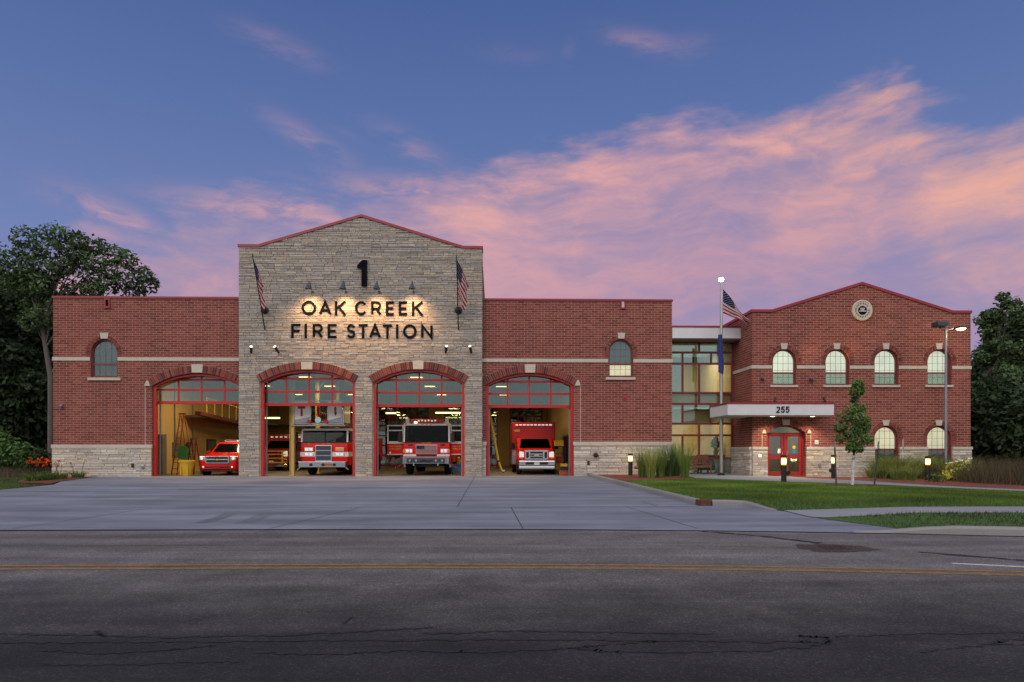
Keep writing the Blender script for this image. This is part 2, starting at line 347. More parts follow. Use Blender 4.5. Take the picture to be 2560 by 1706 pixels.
for p in cm.points: p.handle_type = 'AUTO'
fc.mapping.update()
edge = N.math('MULTIPLY', fc.outputs[0], .8)
cv = N.n('CombineXYZ', {0: az, 1: el, 2: 0.0}).outputs[0]
# streaks run up to the right
rot = N.n('Mapping', {'Vector': cv, 'Rotation': (0, 0, radians(-17)), 'Scale': (2.3, 8.5, 1)}).outputs[0]
warp = N.noise(cv, 4.0, 3).outputs[1]
rotw = N.n('VectorMath', {0: rot, 1: N.n('VectorMath', {0: warp, 3: .75}, operation='SCALE').outputs[0]}, operation='ADD').outputs[0]
n1 = N.noise(rotw, 1.35, 8, .56).outputs[0]; n2 = N.noise(rotw, 4.2, 8, .66).outputs[0]; n3 = N.noise(cv, 3.2, 6, .55).outputs[0]
feather = N.n('Mapping', {'Vector': cv, 'Rotation': (0, 0, radians(-52)), 'Scale': (9, 34, 1)}).outputs[0]; n4 = N.noise(feather, 1.0, 6, .6).outputs[0]
dist = N.math('SUBTRACT', edge, el)
dd = N.math('ADD', dist, N.math('ADD', N.math('MULTIPLY', N.math('SUBTRACT', n4, .5), .13), N.math('MULTIPLY', N.math('SUBTRACT', n1, .5), .12)))
body = N.n('MapRange', {0: dd, 1: -.010, 2: .075}, interpolation_type='SMOOTHSTEP').outputs[0]
tex = N.n('MapRange', {0: N.math('ADD', N.math('MULTIPLY', n1, .68), N.math('MULTIPLY', n2, .32)), 1: .30, 2: .66}, interpolation_type='SMOOTHSTEP').outputs[0]
rightw = N.n('MapRange', {0: az, 1: -.35, 2: .35}, interpolation_type='SMOOTHSTEP').outputs[0]
tex2 = N.math('ADD', N.math('MULTIPLY', tex, .62), N.math('ADD', .26, N.math('MULTIPLY', rightw, .10)))
dens = N.math('MULTIPLY', body, tex2)
# isolated wisps above the bank
wis = None
for dx, dy, sx, sy, r, st in ((640,100,.055,.012,-10,.22),(1480,92,.05,.011,-12,.30),(1570,105,.05,.014,-6,.14),(1308,104,.010,.018,-20,.05),(720,320,.06,.013,-22,.24),(800,312,.035,.008,-20,.05),(950,335,.05,.013,-22,.30),(275,500,.055,.016,-16,.75),(610,470,.10,.016,2,.85),(740,500,.08,.015,-8,.7),(560,560,.10,.02,0,.45),(430,660,.14,.03,0,.6),(1010,440,.13,.016,-2,.7),(1180,500,.12,.022,2,.5),(330,610,.10,.02,0,.35),(1180,118,.05,.012,0,.05)):
    a, e = azel(dx, dy); rr = radians(r)
    da = N.math('SUBTRACT', az, a); de = N.math('SUBTRACT', el, e)
    p_ = N.math('ADD', N.math('MULTIPLY', da, cos(rr)/sx), N.math('MULTIPLY', de, sin(rr)/sx)); q_ = N.math('ADD', N.math('MULTIPLY', da, -sin(rr)/sy), N.math('MULTIPLY', de, cos(rr)/sy))
    q_ = N.math('ADD', q_, N.math('MULTIPLY', N.math('SUBTRACT', n2, .5), 2.2))
    g = N.math('MULTIPLY', N.math('EXPONENT', N.math('MULTIPLY', N.math('ADD', N.math('MULTIPLY', p_, p_), N.math('MULTIPLY', q_, q_)), -1.0)), st)
    wis = g if wis is None else N.math('MAXIMUM', wis, g)
wis = N.math('MULTIPLY', wis, N.n('MapRange', {0: n2, 1: .35, 2: .6}).outputs[0])
dens = N.math('MAXIMUM', dens, wis)
front = N.n('MapRange', {0: y, 1: -.15, 2: .25}, interpolation_type='SMOOTHSTEP').outputs[0]
grad = N.ramp(N.math('MULTIPLY', el, 1/1.5708), [(0, (.32,.25,.40)), (.08, (.245,.25,.46)), (.17, (.165,.222,.46)), (.28, (.102,.166,.395)), (.37, (.068,.124,.328)), (.6, (.052,.10,.275)), (1, (.05,.10,.27))])
near_e = N.n('MapRange', {0: N.math('ADD', dist, N.math('MULTIPLY', N.math('SUBTRACT', n3, .5), .22)), 1: .0, 2: .24, 3: 1.0, 4: 0.0}, interpolation_type='SMOOTHSTEP').outputs[0]
pink = N.mix(N.math('ADD', N.math('MULTIPLY', near_e, .72), N.math('MULTIPLY', tex, .28)), (.50,.275,.375), (.96,.45,.37))
pink = N.mix(N.math('MULTIPLY', N.n('MapRange', {0: az, 1: .30, 2: .66}).outputs[0], N.math('MULTIPLY', near_e, .9)), pink, (1.0,.48,.28))
pink = N.mix(N.math('MULTIPLY', N.math('SUBTRACT', 1.0, tex), .42), pink, (.33,.26,.43))
fsky = N.mix(N.math('MULTIPLY', dens, .92), grad, pink)
back = N.ramp(N.math('MULTIPLY', el, 1/1.5708), [(0, (.40,.44,.47)), (.13, (.48,.52,.56)), (.24, (1.55,1.42,1.36)), (.45, (1.75,1.66,1.68)), (.7, (.85,.92,1.10)), (1, (.28,.36,.56))])  # unseen sky behind the camera, bright band added to light the facade
bn = N.noise(N.n('CombineXYZ', {0: x, 1: y, 2: N.math('MULTIPLY', z, 3.0)}).outputs[0], 2.2, 5).outputs[0]
back = N.mix(1.0, back, N.ramp(bn, [(.3, (.75,.78,.82)), (.7, (1.25,1.2,1.15))]), 'MULTIPLY')
allsky = N.mix(front, back, fsky)
nish = N.mix(1.0, sky.outputs[0], (.10,.10,.10), 'MULTIPLY')
fin = N.mix(.06, allsky, nish)
nt.links.new(fin, bg.inputs[0]); bg.inputs[1].default_value = 1.0

def light(name, typ, loc, energy, col=(1,.78,.45), rot=None, target=None, **kw):
    l = bpy.data.lights.new(name, typ); l.energy = energy; l.color = col
    for k, v in kw.items(): setattr(l, k, v)
    o = bpy.data.objects.new(name, l); C.objects.link(o); o.location = loc
    if target is not None: o.rotation_euler = (Vector(target)-Vector(loc)).to_track_quat('-Z', 'Y').to_euler()
    elif rot: o.rotation_euler = rot
    return o
light('sun_fill', 'SUN', (0, -30, 20), .55, (1,.84,.76), rot=Vector((sin(SUN_AZ)*cos(SUN_EL), cos(SUN_AZ)*cos(SUN_EL), sin(SUN_EL))).to_track_quat('Z', 'Y').to_euler(), angle=radians(25))  # soft fill added from behind the viewer; dusk has no direct light

cam = bpy.data.cameras.new('camera'); co = bpy.data.objects.new('camera', cam); C.objects.link(co)
co.location = (0, 0, EYE); co.rotation_euler = (pi/2, 0, -YAW); cam.sensor_width = 36; cam.lens = 36*F/2560
cam.shift_y = (HZ-853)/2560; cam.clip_start = .1; cam.clip_end = 3000; S.camera = co
S.view_settings.view_transform = 'Standard'; S.view_settings.look = 'None'; S.view_settings.exposure = 0; S.view_settings.gamma = 1
S.render.engine = 'CYCLES'; S.cycles.use_denoising = True; S.cycles.max_bounces = 8; S.cycles.diffuse_bounces = 3; S.cycles.glossy_bounces = 3; S.cycles.transparent_max_bounces = 12
S.cycles.sample_clamp_indirect = 4.0; S.cycles.caustics_reflective = False; S.cycles.caustics_refractive = False
# ================================================================== SETTING: ground, road, apron, walks
def road_c(X):                          # centre line of the road (bends gently towards the viewer on the right)
    a = X+2.0
    return 8.9 - (.0105*a*a if 0 < a < 14 else (0 if a <= 0 else .0105*196+.294*(a-14))) - .004*min(0, a)
def apz(Y): return .0117*(Y-13.0)+.012
def sst(t): t = min(1, max(0, t)); return t*t*(3-2*t)
def walkz(X, Y): t = sst((X-6.95)/3.5); return (apz(Y)+.012)*(1-t)+.155*t
def lawnz(X, Y):
    L = max(.07, .17+(max(Y, 16)-16)*.0075-.012*max(0, X-12)); t = sst((Y-16.15-max(0, .06*(14-X)*0))/1.3) if 6.3 < X else 1
    if Y < 16.0: t = 1 if X > 24 else t
    return walkz(X, 16.2)*(1-t)+L*t
def basez(X, Y):
    t = (Y-(road_c(X)+4.2))/14.0; t = min(1, max(0, t)); b = .2*t
    if Y < road_c(X)+4.6: b = -.08
    return b-.05
def sheet(name, poly, zf, m, step=2.0, **kw):
    bm = bmesh.new(); vs = [bm.verts.new((x, y, 0)) for x, y in poly]; bm.faces.new(vs); bm.normal_update()
    bmesh.ops.triangulate(bm, faces=bm.faces[:])
    xs = [p[0] for p in poly]; ys = [p[1] for p in poly]
    for lo, hi, ax in ((min(xs), max(xs), 0), (min(ys), max(ys), 1)):
        n = max(1, min(60, int((hi-lo)/step)))
        for i in range(1, n):
            co_ = [0,0,0]; no = [0,0,0]; co_[ax] = lo+(hi-lo)*i/n; no[ax] = 1
            bmesh.ops.bisect_plane(bm, geom=bm.verts[:]+bm.edges[:]+bm.faces[:], plane_co=co_, plane_no=no)
    for v in bm.verts: v.co.z = zf(v.co.x, v.co.y)
    bm.normal_update()
    for f in bm.faces:
        if f.normal.z < 0: f.normal_flip()
    me = bpy.data.meshes.new(name); bm.to_mesh(me); bm.free(); me.materials.append(m)
    o = bpy.data.objects.new(name, me); C.objects.link(o); return tag(o, **kw)
def ribbon(mb, pts, w, zf):             # flat strip along a plan polyline, width may vary
    pts = [Vector((p[0], p[1])) for p in pts]; ws = w if isinstance(w, list) else [w]*len(pts); L = []; R = []
    for i, p in enumerate(pts):
        t = (pts[min(i+1, len(pts)-1)]-pts[max(i-1, 0)]).normalized(); n = Vector((-t.y, t.x))
        L.append(p+n*ws[i]/2); R.append(p-n*ws[i]/2)
    vs = [(q.x, q.y, zf(q.x, q.y)) for q in L]+[(q.x, q.y, zf(q.x, q.y)) for q in R]; k = len(pts)
    return mb.add(vs, [(i, k+i, k+i+1, i+1) for i in range(k-1)])

def span(a, b, n): return [a+(b-a)*i/n for i in range(n+1)]
xs = [-900,-400,-200,-120,-80]+span(-60, 60, 60)+[80,120,200,400,900]
ys = [-300,-100,-40,-10]+span(-4, 70, 50)+[90,120,160,240,400,900]
mb = MB(); mb.v = [(x, y, basez(x, y)) for y in ys for x in xs]; nx = len(xs)
mb.f = [[j*nx+i, j*nx+i+1, (j+1)*nx+i+1, (j+1)*nx+i] for j in range(len(ys)-1) for i in range(nx-1)]; mb.c = [None]*len(mb.f)
mb.build('ground', M['ground'], kind='structure', origin=(0,0,0))
RX = [-300,-150,-80,-50,-35,-25]+span(-20, 20, 40)+[25,35,50,80]
mb = MB(); mb.v = [(x, road_c(x)-8.6, 0) for x in RX]+[(x, road_c(x)+4.2, 0) for x in RX]; k = len(RX)
mb.f = [[i, i+1, k+i+1, k+i] for i in range(k-1)]; mb.c = [None]*(k-1)
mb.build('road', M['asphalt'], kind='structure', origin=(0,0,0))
for off in (-.09, .17):
    mb = ribbon(MB(), [(x, road_c(x)+off) for x in RX], .105, lambda a, b: .004)
    mb.build('road_marking', M['yellow_line'], kind='structure', origin=(0,0,0), fixn=False)
mb = ribbon(MB(), [(6.1, 8.95), (6.9, 8.62), (7.8, 8.25), (9, 7.7), (11, 6.7)], .09, lambda a, b: .004); mb.build('road_marking', M['white_line'], kind='structure', origin=(0,0,0), fixn=False)

def kerb_y(x): return road_c(x)+4.2
apron = [(x, kerb_y(x)) for x in [-22,-18,-14,-10,-6,-3,0,2,4,5,6,7,7.7]]+[(8.6, 12.1), (8.6, 14.2), (8.4, 16.0), (7.0, 16.4), (6.45, 17.55), (5.45, 17.72), (4.66, 33.35), (4.66, 34.3), (-19.3, 34.3), (-19.3, 33.7), (-18.35, 29.4), (-17.25, 27.2), (-17.2, 23.6), (-18.4, 17.5), (-22, 14.4)]
sheet('apron', apron, lambda x, y: apz(y), M['concrete'], 2.0, kind='structure')
# joints in the apron and the gutter seam
mb = MB(); zj = lambda x, y: apz(y)+.004
def G(px, py, Y):                      # plan x of a print position at depth Y
    return X_(px, Y)
ribbon(mb, [(-18.0, 17.55), (-8, 17.5), (0, 17.45), (5.3, 17.5)], .035, zj)
for xa, ya, yb, dx in ((-.95, 17.6, 33.5, 0.0), (.55, 13.1, 17.4, -.12), (-4.3, 13.2, 17.4, .9), (3.9, 13.0, 17.4, -.5), (-9.2, 13.3, 17.4, .6)):
    ribbon(mb, [(xa, ya), (xa+dx, yb)], .022, zj)
ribbon(mb, [(-6.5, 22.0), (-4.4, 26.0)], .02, zj); ribbon(mb, [(4.25, 17.7), (4.15, 19.0)], .02, zj)
mb.build('apron_joint', M['joint'], kind='structure', origin=(0,0,0), fixn=False)
mb = ribbon(MB(), [(x, kerb_y(x)-.03) for x in span(-40, 7.8, 40)], .085, lambda a, b: .008)
ribbon(mb, [(x, kerb_y(x)-.05-.02*sin(x*3)) for x in span(7.8, 14, 12)], .10, lambda a, b: .006)
mb.build('gutter_seam', M['seam'], kind='structure', origin=(0,0,0), fixn=False)
# tyre marks on the apron
def skid(x0, y0, x1, y1, w):
    mm = MB()
    for q in range(7):
        o_ = (q-3)*w/7; pts_ = []
        for i in range(9):
            t = i/8; pts_.append((x0+(x1-x0)*t+o_+.25*sin(t*2.2), y0+(y1-y0)*t))
        ribbon(mm, pts_, [.012+.012*rnd.random() for _ in pts_], lambda a, b: apz(b)+.005)
    return mm
M['skid'] = mat('tyre_mark', (.185,.19,.215), .9)
for a in ((-6.0, 14.1, -6.5, 16.6, .34), (-5.1, 14.0, -5.75, 16.8, .40)):
    skid(*a).build('tyre_mark', M['skid'], kind='structure', origin=(0,0,0), fixn=False)
# right side: lawn, sidewalk, verge, mulch, path
lawn = [(6.95, 16.3), (6.5, 17.72), (5.7, 17.9), (5.6, 18.2), (4.82, 33.4), (4.8, 36), (45, 36), (70, 30), (70, 5), (45, 10), (24, 15.0)]
lawn = [(6.98, 16.26), (6.55, 17.7), (5.62, 17.9), (4.84, 33.4), (4.84, 36), (70, 36), (70, 10.5), (40, 13.2), (24, 15.4), (14, 16.1)]
sheet('lawn', lawn, lambda x, y: lawnz(x, y), M['lawn'], 2.0, kind='structure')
walk = [(6.98, 14.9), (7.2, 14.75), (14, 14.5), (24, 13.6), (40, 11.4), (70, 8.6), (70, 10.55), (40, 13.25), (24, 15.45), (14, 16.15), (6.98, 16.3)]
sheet('sidewalk', walk, lambda x, y: walkz(x, y)+.004, M['walk'], 3.0, kind='structure')
verge = [(7.0, 14.92), (7.22, 14.5), (7.7, 12.6), (7.9, kerb_y(7.9)+.1)]+[(x, kerb_y(x)+.1) for x in (9, 11, 14, 18, 24, 40, 70)]+[(70, 8.65), (40, 11.45), (24, 13.65), (14, 14.55), (7.3, 14.8)]
def vz(x, y):
    t = sst((x-(7.05+(14.72-y)*.39))/2.2); return (apz(y)+.010)*(1-t)+(.155*min(1, .74+.26*max(0, (y-kerb_y(x))/2.2))+.004)*t
sheet('verge', [(7.05, 14.72), (7.35, 13.9), (7.75, 12.9), (8.0, kerb_y(8.0)+.1)]+[(x, kerb_y(x)+.1) for x in (9, 11, 14, 18, 24, 40, 70)]+[(70, 8.62), (40, 11.42), (24, 13.62), (14, 14.52)], vz, M['lawn'], .8, kind='structure')
mulch = [(4.86, 33.6), (5.14, 27.6), (6.3, 28.3), (8.4, 29.3), (9.0, 30.6), (9.1, 33.9), (4.9, 33.9)]
sheet('mulch_bed', mulch, lambda x, y: lawnz(x, y)+.03, M['mulch'], .8, kind='structure')
path = [(8.8, 29.9), (11.5, 27.2), (12.7, 26.3), (14.8, 24.9), (15.9, 23.6), (17.6, 22.0), (24, 19.4), (24, 20.8), (18.1, 23.2), (16.6, 24.9), (16.0, 26.6), (15.5, 28.4), (14.3, 30.0), (13.9, 32.3), (12.6, 32.6), (12.6, 35.2), (9.1, 35.2), (9.05, 30.6)]
sheet('path', path, lambda x, y: lawnz(x, y)+.028, M['walk'], 1.2, kind='structure')
mulch2 = [(14.0, 32.3), (14.4, 30.1), (15.6, 28.5), (16.1, 26.7), (16.7, 25.0), (18.2, 23.3), (24, 20.9), (34, 20), (34, 33), (14.0, 32.38)]
sheet('mulch_bed', mulch2, lambda x, y: lawnz(x, y)+.024, M['mulch'], .9, kind='structure')
mulch3 = [(-17.6, 27.6), (-18.45, 29.4), (-19.35, 33.7), (-19.4, 34.0), (-21.9, 34.0), (-21.5, 32.0), (-20.6, 30.2), (-19.6, 28.6)]
sheet('mulch_bed', mulch3, lambda x, y: max(basez(x, y), apz(y)-.04)+.05, M['mulch'], .9, kind='structure')
sheet('verge', [(-60, 14.3), (-22.2, 14.4), (-18.5, 17.5), (-17.3, 23.5), (-17.35, 27.2), (-18.4, 29.3), (-19.4, 33.5), (-60, 33.5)], lambda x, y: max(.03, apz(y)-.02), M['lawn'], 2.5, kind='structure')
# kerbs
def kerb(pts, zf, h=.15, w=.16, name='kerb'):
    pts = [Vector(p) for p in pts]; mbk = MB(); rings = []
    for i, p in enumerate(pts):
        t = (pts[min(i+1, len(pts)-1)]-pts[max(i-1, 0)]).normalized(); n = Vector((-t.y, t.x)); z0 = zf(p.x, p.y)
        hh = h[i] if isinstance(h, list) else h
        a, b = p+n*w/2, p-n*w/2
        rings.append([(a.x, a.y, z0-.12), (a.x, a.y, z0+hh-.02), (a.x*.9+b.x*.1, a.y*.9+b.y*.1, z0+hh), (b.x*.85+a.x*.15, b.y*.85+a.y*.15, z0+hh), (b.x, b.y, z0+hh-.04), (b.x, b.y, z0-.12)])
    k0 = 0
    rr_ = []
    for i in range(len(rings)-1):          # cast in short lengths with open joints
        L_seg = (pts[i+1]-pts[i]).length; n_ = max(1, int(round(L_seg/2.6))) if len(pts) > 8 else 1
        for q in range(n_):
            f0, f1 = q/n_+(.006/L_seg if n_ > 1 else 0), (q+1)/n_-(.006/L_seg if n_ > 1 else 0)
            mbk.loft([[tuple(u+(v-u)*f for u, v in zip(a_, b_)) for a_, b_ in zip(rings[i], rings[i+1])] for f in (f0, f1)])
    return mbk.build(name, M['kerb'], kind='structure')
kerb([(4.74, 33.9), (4.78, 31), (5.0, 26.5), (5.2, 22.5), (5.34, 19.5), (5.42, 18.05)], lambda x, y: apz(y))
kerb([(5.72, 17.8), (6.2, 17.74), (6.5, 17.62), (6.72, 17.2), (6.92, 16.5)], lambda x, y: apz(y), [.15,.15,.14,.09,.02])
kx = [7.75, 8.3, 9, 10, 12, 15, 20, 28, 40, 70]
kerb([(x, kerb_y(x)+.08) for x in kx[1:]], lambda x, y: 0.0, .155)
kerb([(6.6, kerb_y(6.6)+.09), (7.2, kerb_y(7.2)+.09), (7.8, kerb_y(7.8)+.09), (8.3, kerb_y(8.3)+.08)], lambda x, y: 0.0, [.02,.06,.12,.155])
mb = MB().box(5.36, 5.68, 17.70, 18.06, .0, .215); mb.box(5.39, 5.65, 17.66, 17.702, .07, .20)
mb.build('storm_inlet', M['rust_inlet'], label='rusty iron storm inlet box set at the apron curb end', cat='storm drain')
# manhole with broken patch and the tar seam that runs through it
mcx, mcy = X_(2085, 10.45), 10.42
mb = MB().lathe([(.40, -.05), (.40, .008), (.33, .012), (.31, .004), (.02, .006)], (mcx, mcy, 0), 28)
for i in range(-3, 4):
    for j in range(-3, 4):
        if i*i+j*j < 9: mb.box(mcx+i*.08-.025, mcx+i*.08+.025, mcy+j*.08-.025, mcy+j*.08+.025, .003, .016)
mb.build('manhole_cover', M['rust'], label='round rusty manhole cover in a broken dark road patch', cat='manhole cover')
mb = MB(); pp = []
for i in range(26):
    a = 2*pi*i/26; r = 1+.16*rnd.uniform(-1, 1); pp.append((mcx+.62*r*cos(a), mcy+.47*r*sin(a), .004))
mb.add(pp, [tuple(range(26))]); mb.build('road_patch', M['rust'], kind='structure', origin=(0,0,0), fixn=False)
def crack(pts, w, jit, n=14):
    q = []
    for (a, b) in zip(pts[:-1], pts[1:]):
        for i in range(n):
            t = i/n; q.append((a[0]+(b[0]-a[0])*t+rnd.uniform(-jit, jit)*.5, a[1]+(b[1]-a[1])*t+rnd.uniform(-jit, jit)))
    q.append(pts[-1]); return q, [w*rnd.choice((.15,.5,.8,1,1.3,.9,.35)) for _ in q]
mb = MB()
for pl in ([(3.9, 12.6), (4.7, 11.9), (5.3, 10.95)], [(6.3, 9.95), (7.2, 9.2), (8.6, 8.3), (10.5, 7.4)]):
    q, ww = crack(pl, .15, .03); ribbon(mb, q, ww, lambda a, b: .005)
mb.build('tar_seam', M['seam'], kind='structure', origin=(0,0,0), fixn=False)
mb = MB()
def ck(px, py): 
    u = (px-1280)/F; t = F*EYE/(py-HZ); return (t*(sin(YAW)+u*cos(YAW)), t*(cos(YAW)-u*sin(YAW)))
for pl, wd in (([(-200,1584),(120,1588),(420,1594),(700,1590),(900,1580),(1080,1570)], .016), ([(-150,1612),(200,1606),(520,1604),(900,1602),(1200,1600),(1600,1602),(1990,1605),(2072,1610)], .020),
               ([(100,1626),(250,1634),(430,1626),(540,1614)], .016), ([(640,1634),(860,1636),(1000,1626),(1200,1632),(1420,1622),(1560,1632),(1890,1630),(2060,1612)], .018),
               ([(1060,1586),(1300,1578),(1500,1582),(1780,1586)], .014), ([(2000,1592),(2066,1594),(2076,1608)], .016), ([(2090,1592),(2300,1586),(2700,1580)], .010), ([(2480,1612),(2520,1600),(2700,1596)], .016), ([(1420,1622),(1500,1614),(1640,1604)], .010),
               ([(2300,1630),(2480,1612),(2700,1612)], .010), ([(100,1665),(330,1662),(600,1655)], .008), ([(860,1560),(880,1545)], .006), ([(240,1578),(262,1594)], .010)):
    q, ww = crack([ck(*p) for p in pl], wd*3.0, .026, 22); ribbon(mb, q, ww, lambda a, b: .005)
mb.build('road_crack', M['seam'], kind='structure', origin=(0,0,0), fixn=False)
# faint paving seam of the far lane
mb = ribbon(MB(), [(x, road_c(x)+2.05+.015*sin(x*2.3)) for x in span(-30, 6, 60)], .016, lambda a, b: .0035)
mb.build('road_seam', M['joint'], kind='structure', origin=(0,0,0), fixn=False)

# ================================================================== FIRE STATION
YW, YT, YR, YC, YB = 34.0, 33.6, 32.4, 35.0, 58.0          # wing, tower, right wing, curtain wall, back
FL = .245
ST = empty('fire_station', (0, YW, FL), 'red brick and stone fire station with four open truck bays', 'fire station')
def part(name, mb, m, label=None, parent=None, **kw): return mb.build(name, M[m] if isinstance(m, str) else m, parent=parent or ST, label=label, **kw)
def seg_arch(x0, x1, zs, za, n=18):    # points right->left along a segmental arch: springing height zs, apex za
    c = (x0+x1)/2; a = (x1-x0)/2; h = za-zs; R = (a*a+h*h)/(2*h); zc = za-R; th = math.asin(min(1, a/R)); 
    if h > a*.999: th = pi/2
    return [(c+R*sin(th-2*th*i/n), zc+R*cos(th-2*th*i/n)) for i in range(n+1)], (c, zc, R, th)
def opening(x0, x1, zb, zs, za, n=18): # loop for an arched opening
    pts, inf = seg_arch(x0, x1, zs, za, n); return [(x0, zb), (x1, zb)]+pts, inf
pal_gable = [(.395,.355,.315),(.355,.32,.285),(.43,.385,.33),(.31,.28,.25),(.44,.385,.315),(.415,.345,.275),(.375,.345,.315),(.335,.31,.29),(.43,.36,.285),(.365,.34,.315),(.40,.36,.32)]
pal_base = [(.55,.50,.44),(.60,.55,.48),(.49,.445,.39),(.62,.57,.50),(.54,.46,.36),(.50,.465,.425),(.45,.40,.345),(.60,.53,.42)]
def stones(x0, x1, z0, z1, y, pal, top=None, holes=(), hmin=.055, hmax=.135, lmin=.22, lmax=.75, axis='x', seed=1, depth=.07):
    """ledge stone facing: one mesh of individually cut stones; holes = functions z -> (a, b) or None"""
    r = random.Random(seed); mb = MB(); z = z0; g = .006
    while z < z1-.02:
        h = r.uniform(hmin, hmax); 
        if z+h > z1-.04: h = z1-z
        iv = [(x0, x1)]
        for hf in holes:
            q = [i for i in (hf(z+.005), hf(z+h-.005), hf(z+h/2)) if i]
            if q:
                a, b = min(i[0] for i in q), max(i[1] for i in q); nv = []
                for s_, e_ in iv:
                    if b <= s_ or a >= e_: nv.append((s_, e_)); continue
                    if a > s_: nv.append((s_, a))
                    if b < e_: nv.append((b, e_))
                iv = nv
        for s_, e_ in iv:
            x = s_
            while x < e_-.01:
                l = r.uniform(lmin, lmax)*(1.25 if h < .1 else .85)
                if x+l > e_-.15: l = e_-x
                c = r.choice(pal); k = r.uniform(.86, 1.10); c = tuple(v*k for v in c); d = r.uniform(.0, .028)
                sub = [(z, h)] if (h < .12 or r.random() < .7) else [(z, h*.48), (z+h*.48, h*.52)]
                for zz, hh in sub:
                    xa, xb, za, zt0, zt1 = x+g, x+l-g, zz+g, zz+hh-g, zz+hh-g
                    if top:
                        zt0 = min(zt0, top(xa)); zt1 = min(zt1, top(xb))
                        if zt0 <= za+.004 and zt1 <= za+.004: continue
                        if zt0 <= za+.01 or zt1 <= za+.01:      # slope cuts the foot of this stone: trim it sideways
                            f = [i/12 for i in range(13) if top(xa+(xb-xa)*i/12) > za+.012]
                            if not f or f[-1]-f[0] < .15: continue
                            xa, xb = xa+(xb-xa)*f[0], xa+(xb-xa)*f[-1]; zt0, zt1 = min(zz+hh-g, top(xa)), min(zz+hh-g, top(xb))
                        if xa < xpk < xb: zt0 = min(zt0, zt1); zt1 = zt0
                    if len(sub) > 1: k2 = r.uniform(.85, 1.15); c = tuple(v*k2 for v in r.choice(pal))
                    b_ = min(.006, (xb-xa)*.2); yf = y-d
                    q = [(xa, za), (xb, za), (xb, zt1), (xa, zt0)]; qi = [(xa+b_, za+b_), (xb-b_, za+b_), (xb-b_, max(za+b_+.001, zt1-b_)), (xa+b_, max(za+b_+.001, zt0-b_))]
                    if axis == 'x': vs = [(u, yf+.008, v) for u, v in q]+[(u, yf-.004, v) for u, v in qi]+[(u, y+depth, v) for u, v in q]
                    else: vs = [(yf+.008, u, v) for u, v in q]+[(yf-.004, u, v) for u, v in qi]+[(y+depth, u, v) for u, v in q]
                    mb.add(vs, [(4,5,6,7),(0,1,5,4),(1,2,6,5),(2,3,7,6),(3,0,4,7),(8,9,1,0),(9,10,2,1),(10,11,3,2),(11,8,0,3)], c)
                x += l
        z += h
    return mb
def hole_fn(x0, x1, zb, inf, zs, grow=0.0):
    c, zc, R, th = inf
    def f(z):
        if z < zb: return None
        if z <= zs: return (x0-grow, x1+grow)
        q = (R+grow)**2-(z-zc)**2
        if q <= 0 or z < zc: return None
        a = min(sqrt(q), (x1-x0)/2+grow) if z < zs+.01 else sqrt(q)
        return (c-a, c+a)
    return f
def arch_bricks(x0, x1, zs, za, depth, y, proud=.03, bw=.095, key=None, name='brick_arch', legs=0.0, double=True):
    """voussoir ring above an opening; returns ring mesh builder"""
    c, zc, R, th = seg_arch(x0, x1, zs, za)[1]
    mbm = MB(); n = 40; p0 = [(c+(R)*sin(-th+2*th*i/n), zc+R*cos(-th+2*th*i/n)) for i in range(n+1)]; p1 = [(c+(R+depth)*sin(-th+2*th*i/n), zc+(R+depth)*cos(-th+2*th*i/n)) for i in range(n+1)]
    for i in range(n): mbm.prism([p0[i], p0[i+1], p1[i+1], p1[i]], y-proud+.012, y+.02)
    mbb = MB(); rings = [(R+.006, R+depth-.006)] if not double else [(R+.006, R+depth/2-.004), (R+depth/2+.004, R+depth-.006)]
    for ra, rb in rings:
        m = int(2*th*(ra+rb)/2/bw)
        for i in range(m):
            a0 = -th+2*th*(i+.06)/m; a1 = -th+2*th*(i+.94)/m
            if key and abs(c+ra*sin((a0+a1)/2)-c) < key and cos((a0+a1)/2) > 0: continue
            k = rnd.uniform(.75, 1.2); col = rnd.choice([(.21,.052,.04),(.17,.045,.036),(.25,.07,.052),(.10,.032,.028)]); col = tuple(v*k for v in col)
            mbb.prism([(c+ra*sin(a0), zc+ra*cos(a0)), (c+ra*sin(a1), zc+ra*cos(a1)), (c+rb*sin(a1), zc+rb*cos(a1)), (c+rb*sin(a0), zc+rb*cos(a0))], y-proud, y+.02, col)
    for sx in ((x0-depth, x0), (x1, x1+depth)) if legs else ():
        mbm.box(sx[0], sx[1], y-proud+.012, y+.02, zs-legs, zs)
        z = zs-legs
        while z < zs-.02:
            k = rnd.uniform(.75, 1.2); mbb.box(sx[0]+.006, sx[1]-.006, y-proud, y+.02, z+.006, min(z+bw, zs)-.006, tuple(v*k for v in (.21,.052,.04))); z += bw
    o = part(name, mbb, 'archbrick'); m2 = part('arch_mortar', mbm, 'archmortar', parent=o); return o
def keystone(px0, px1, py0, py1, Y, proud=.07, taper=.12, label=None):
    x0, z1 = P(px0, py0, Y-proud); x1, z0 = P(px1, py1, Y-proud); t = (x1-x0)*taper
    part('keystone', MB().prism([(x0+t, z0), (x1-t, z0), (x1, z1), (x0, z1)], Y-proud, Y+.05), 'limestone', bevel=.008)

BZ = -.1                                # walls go a little below grade
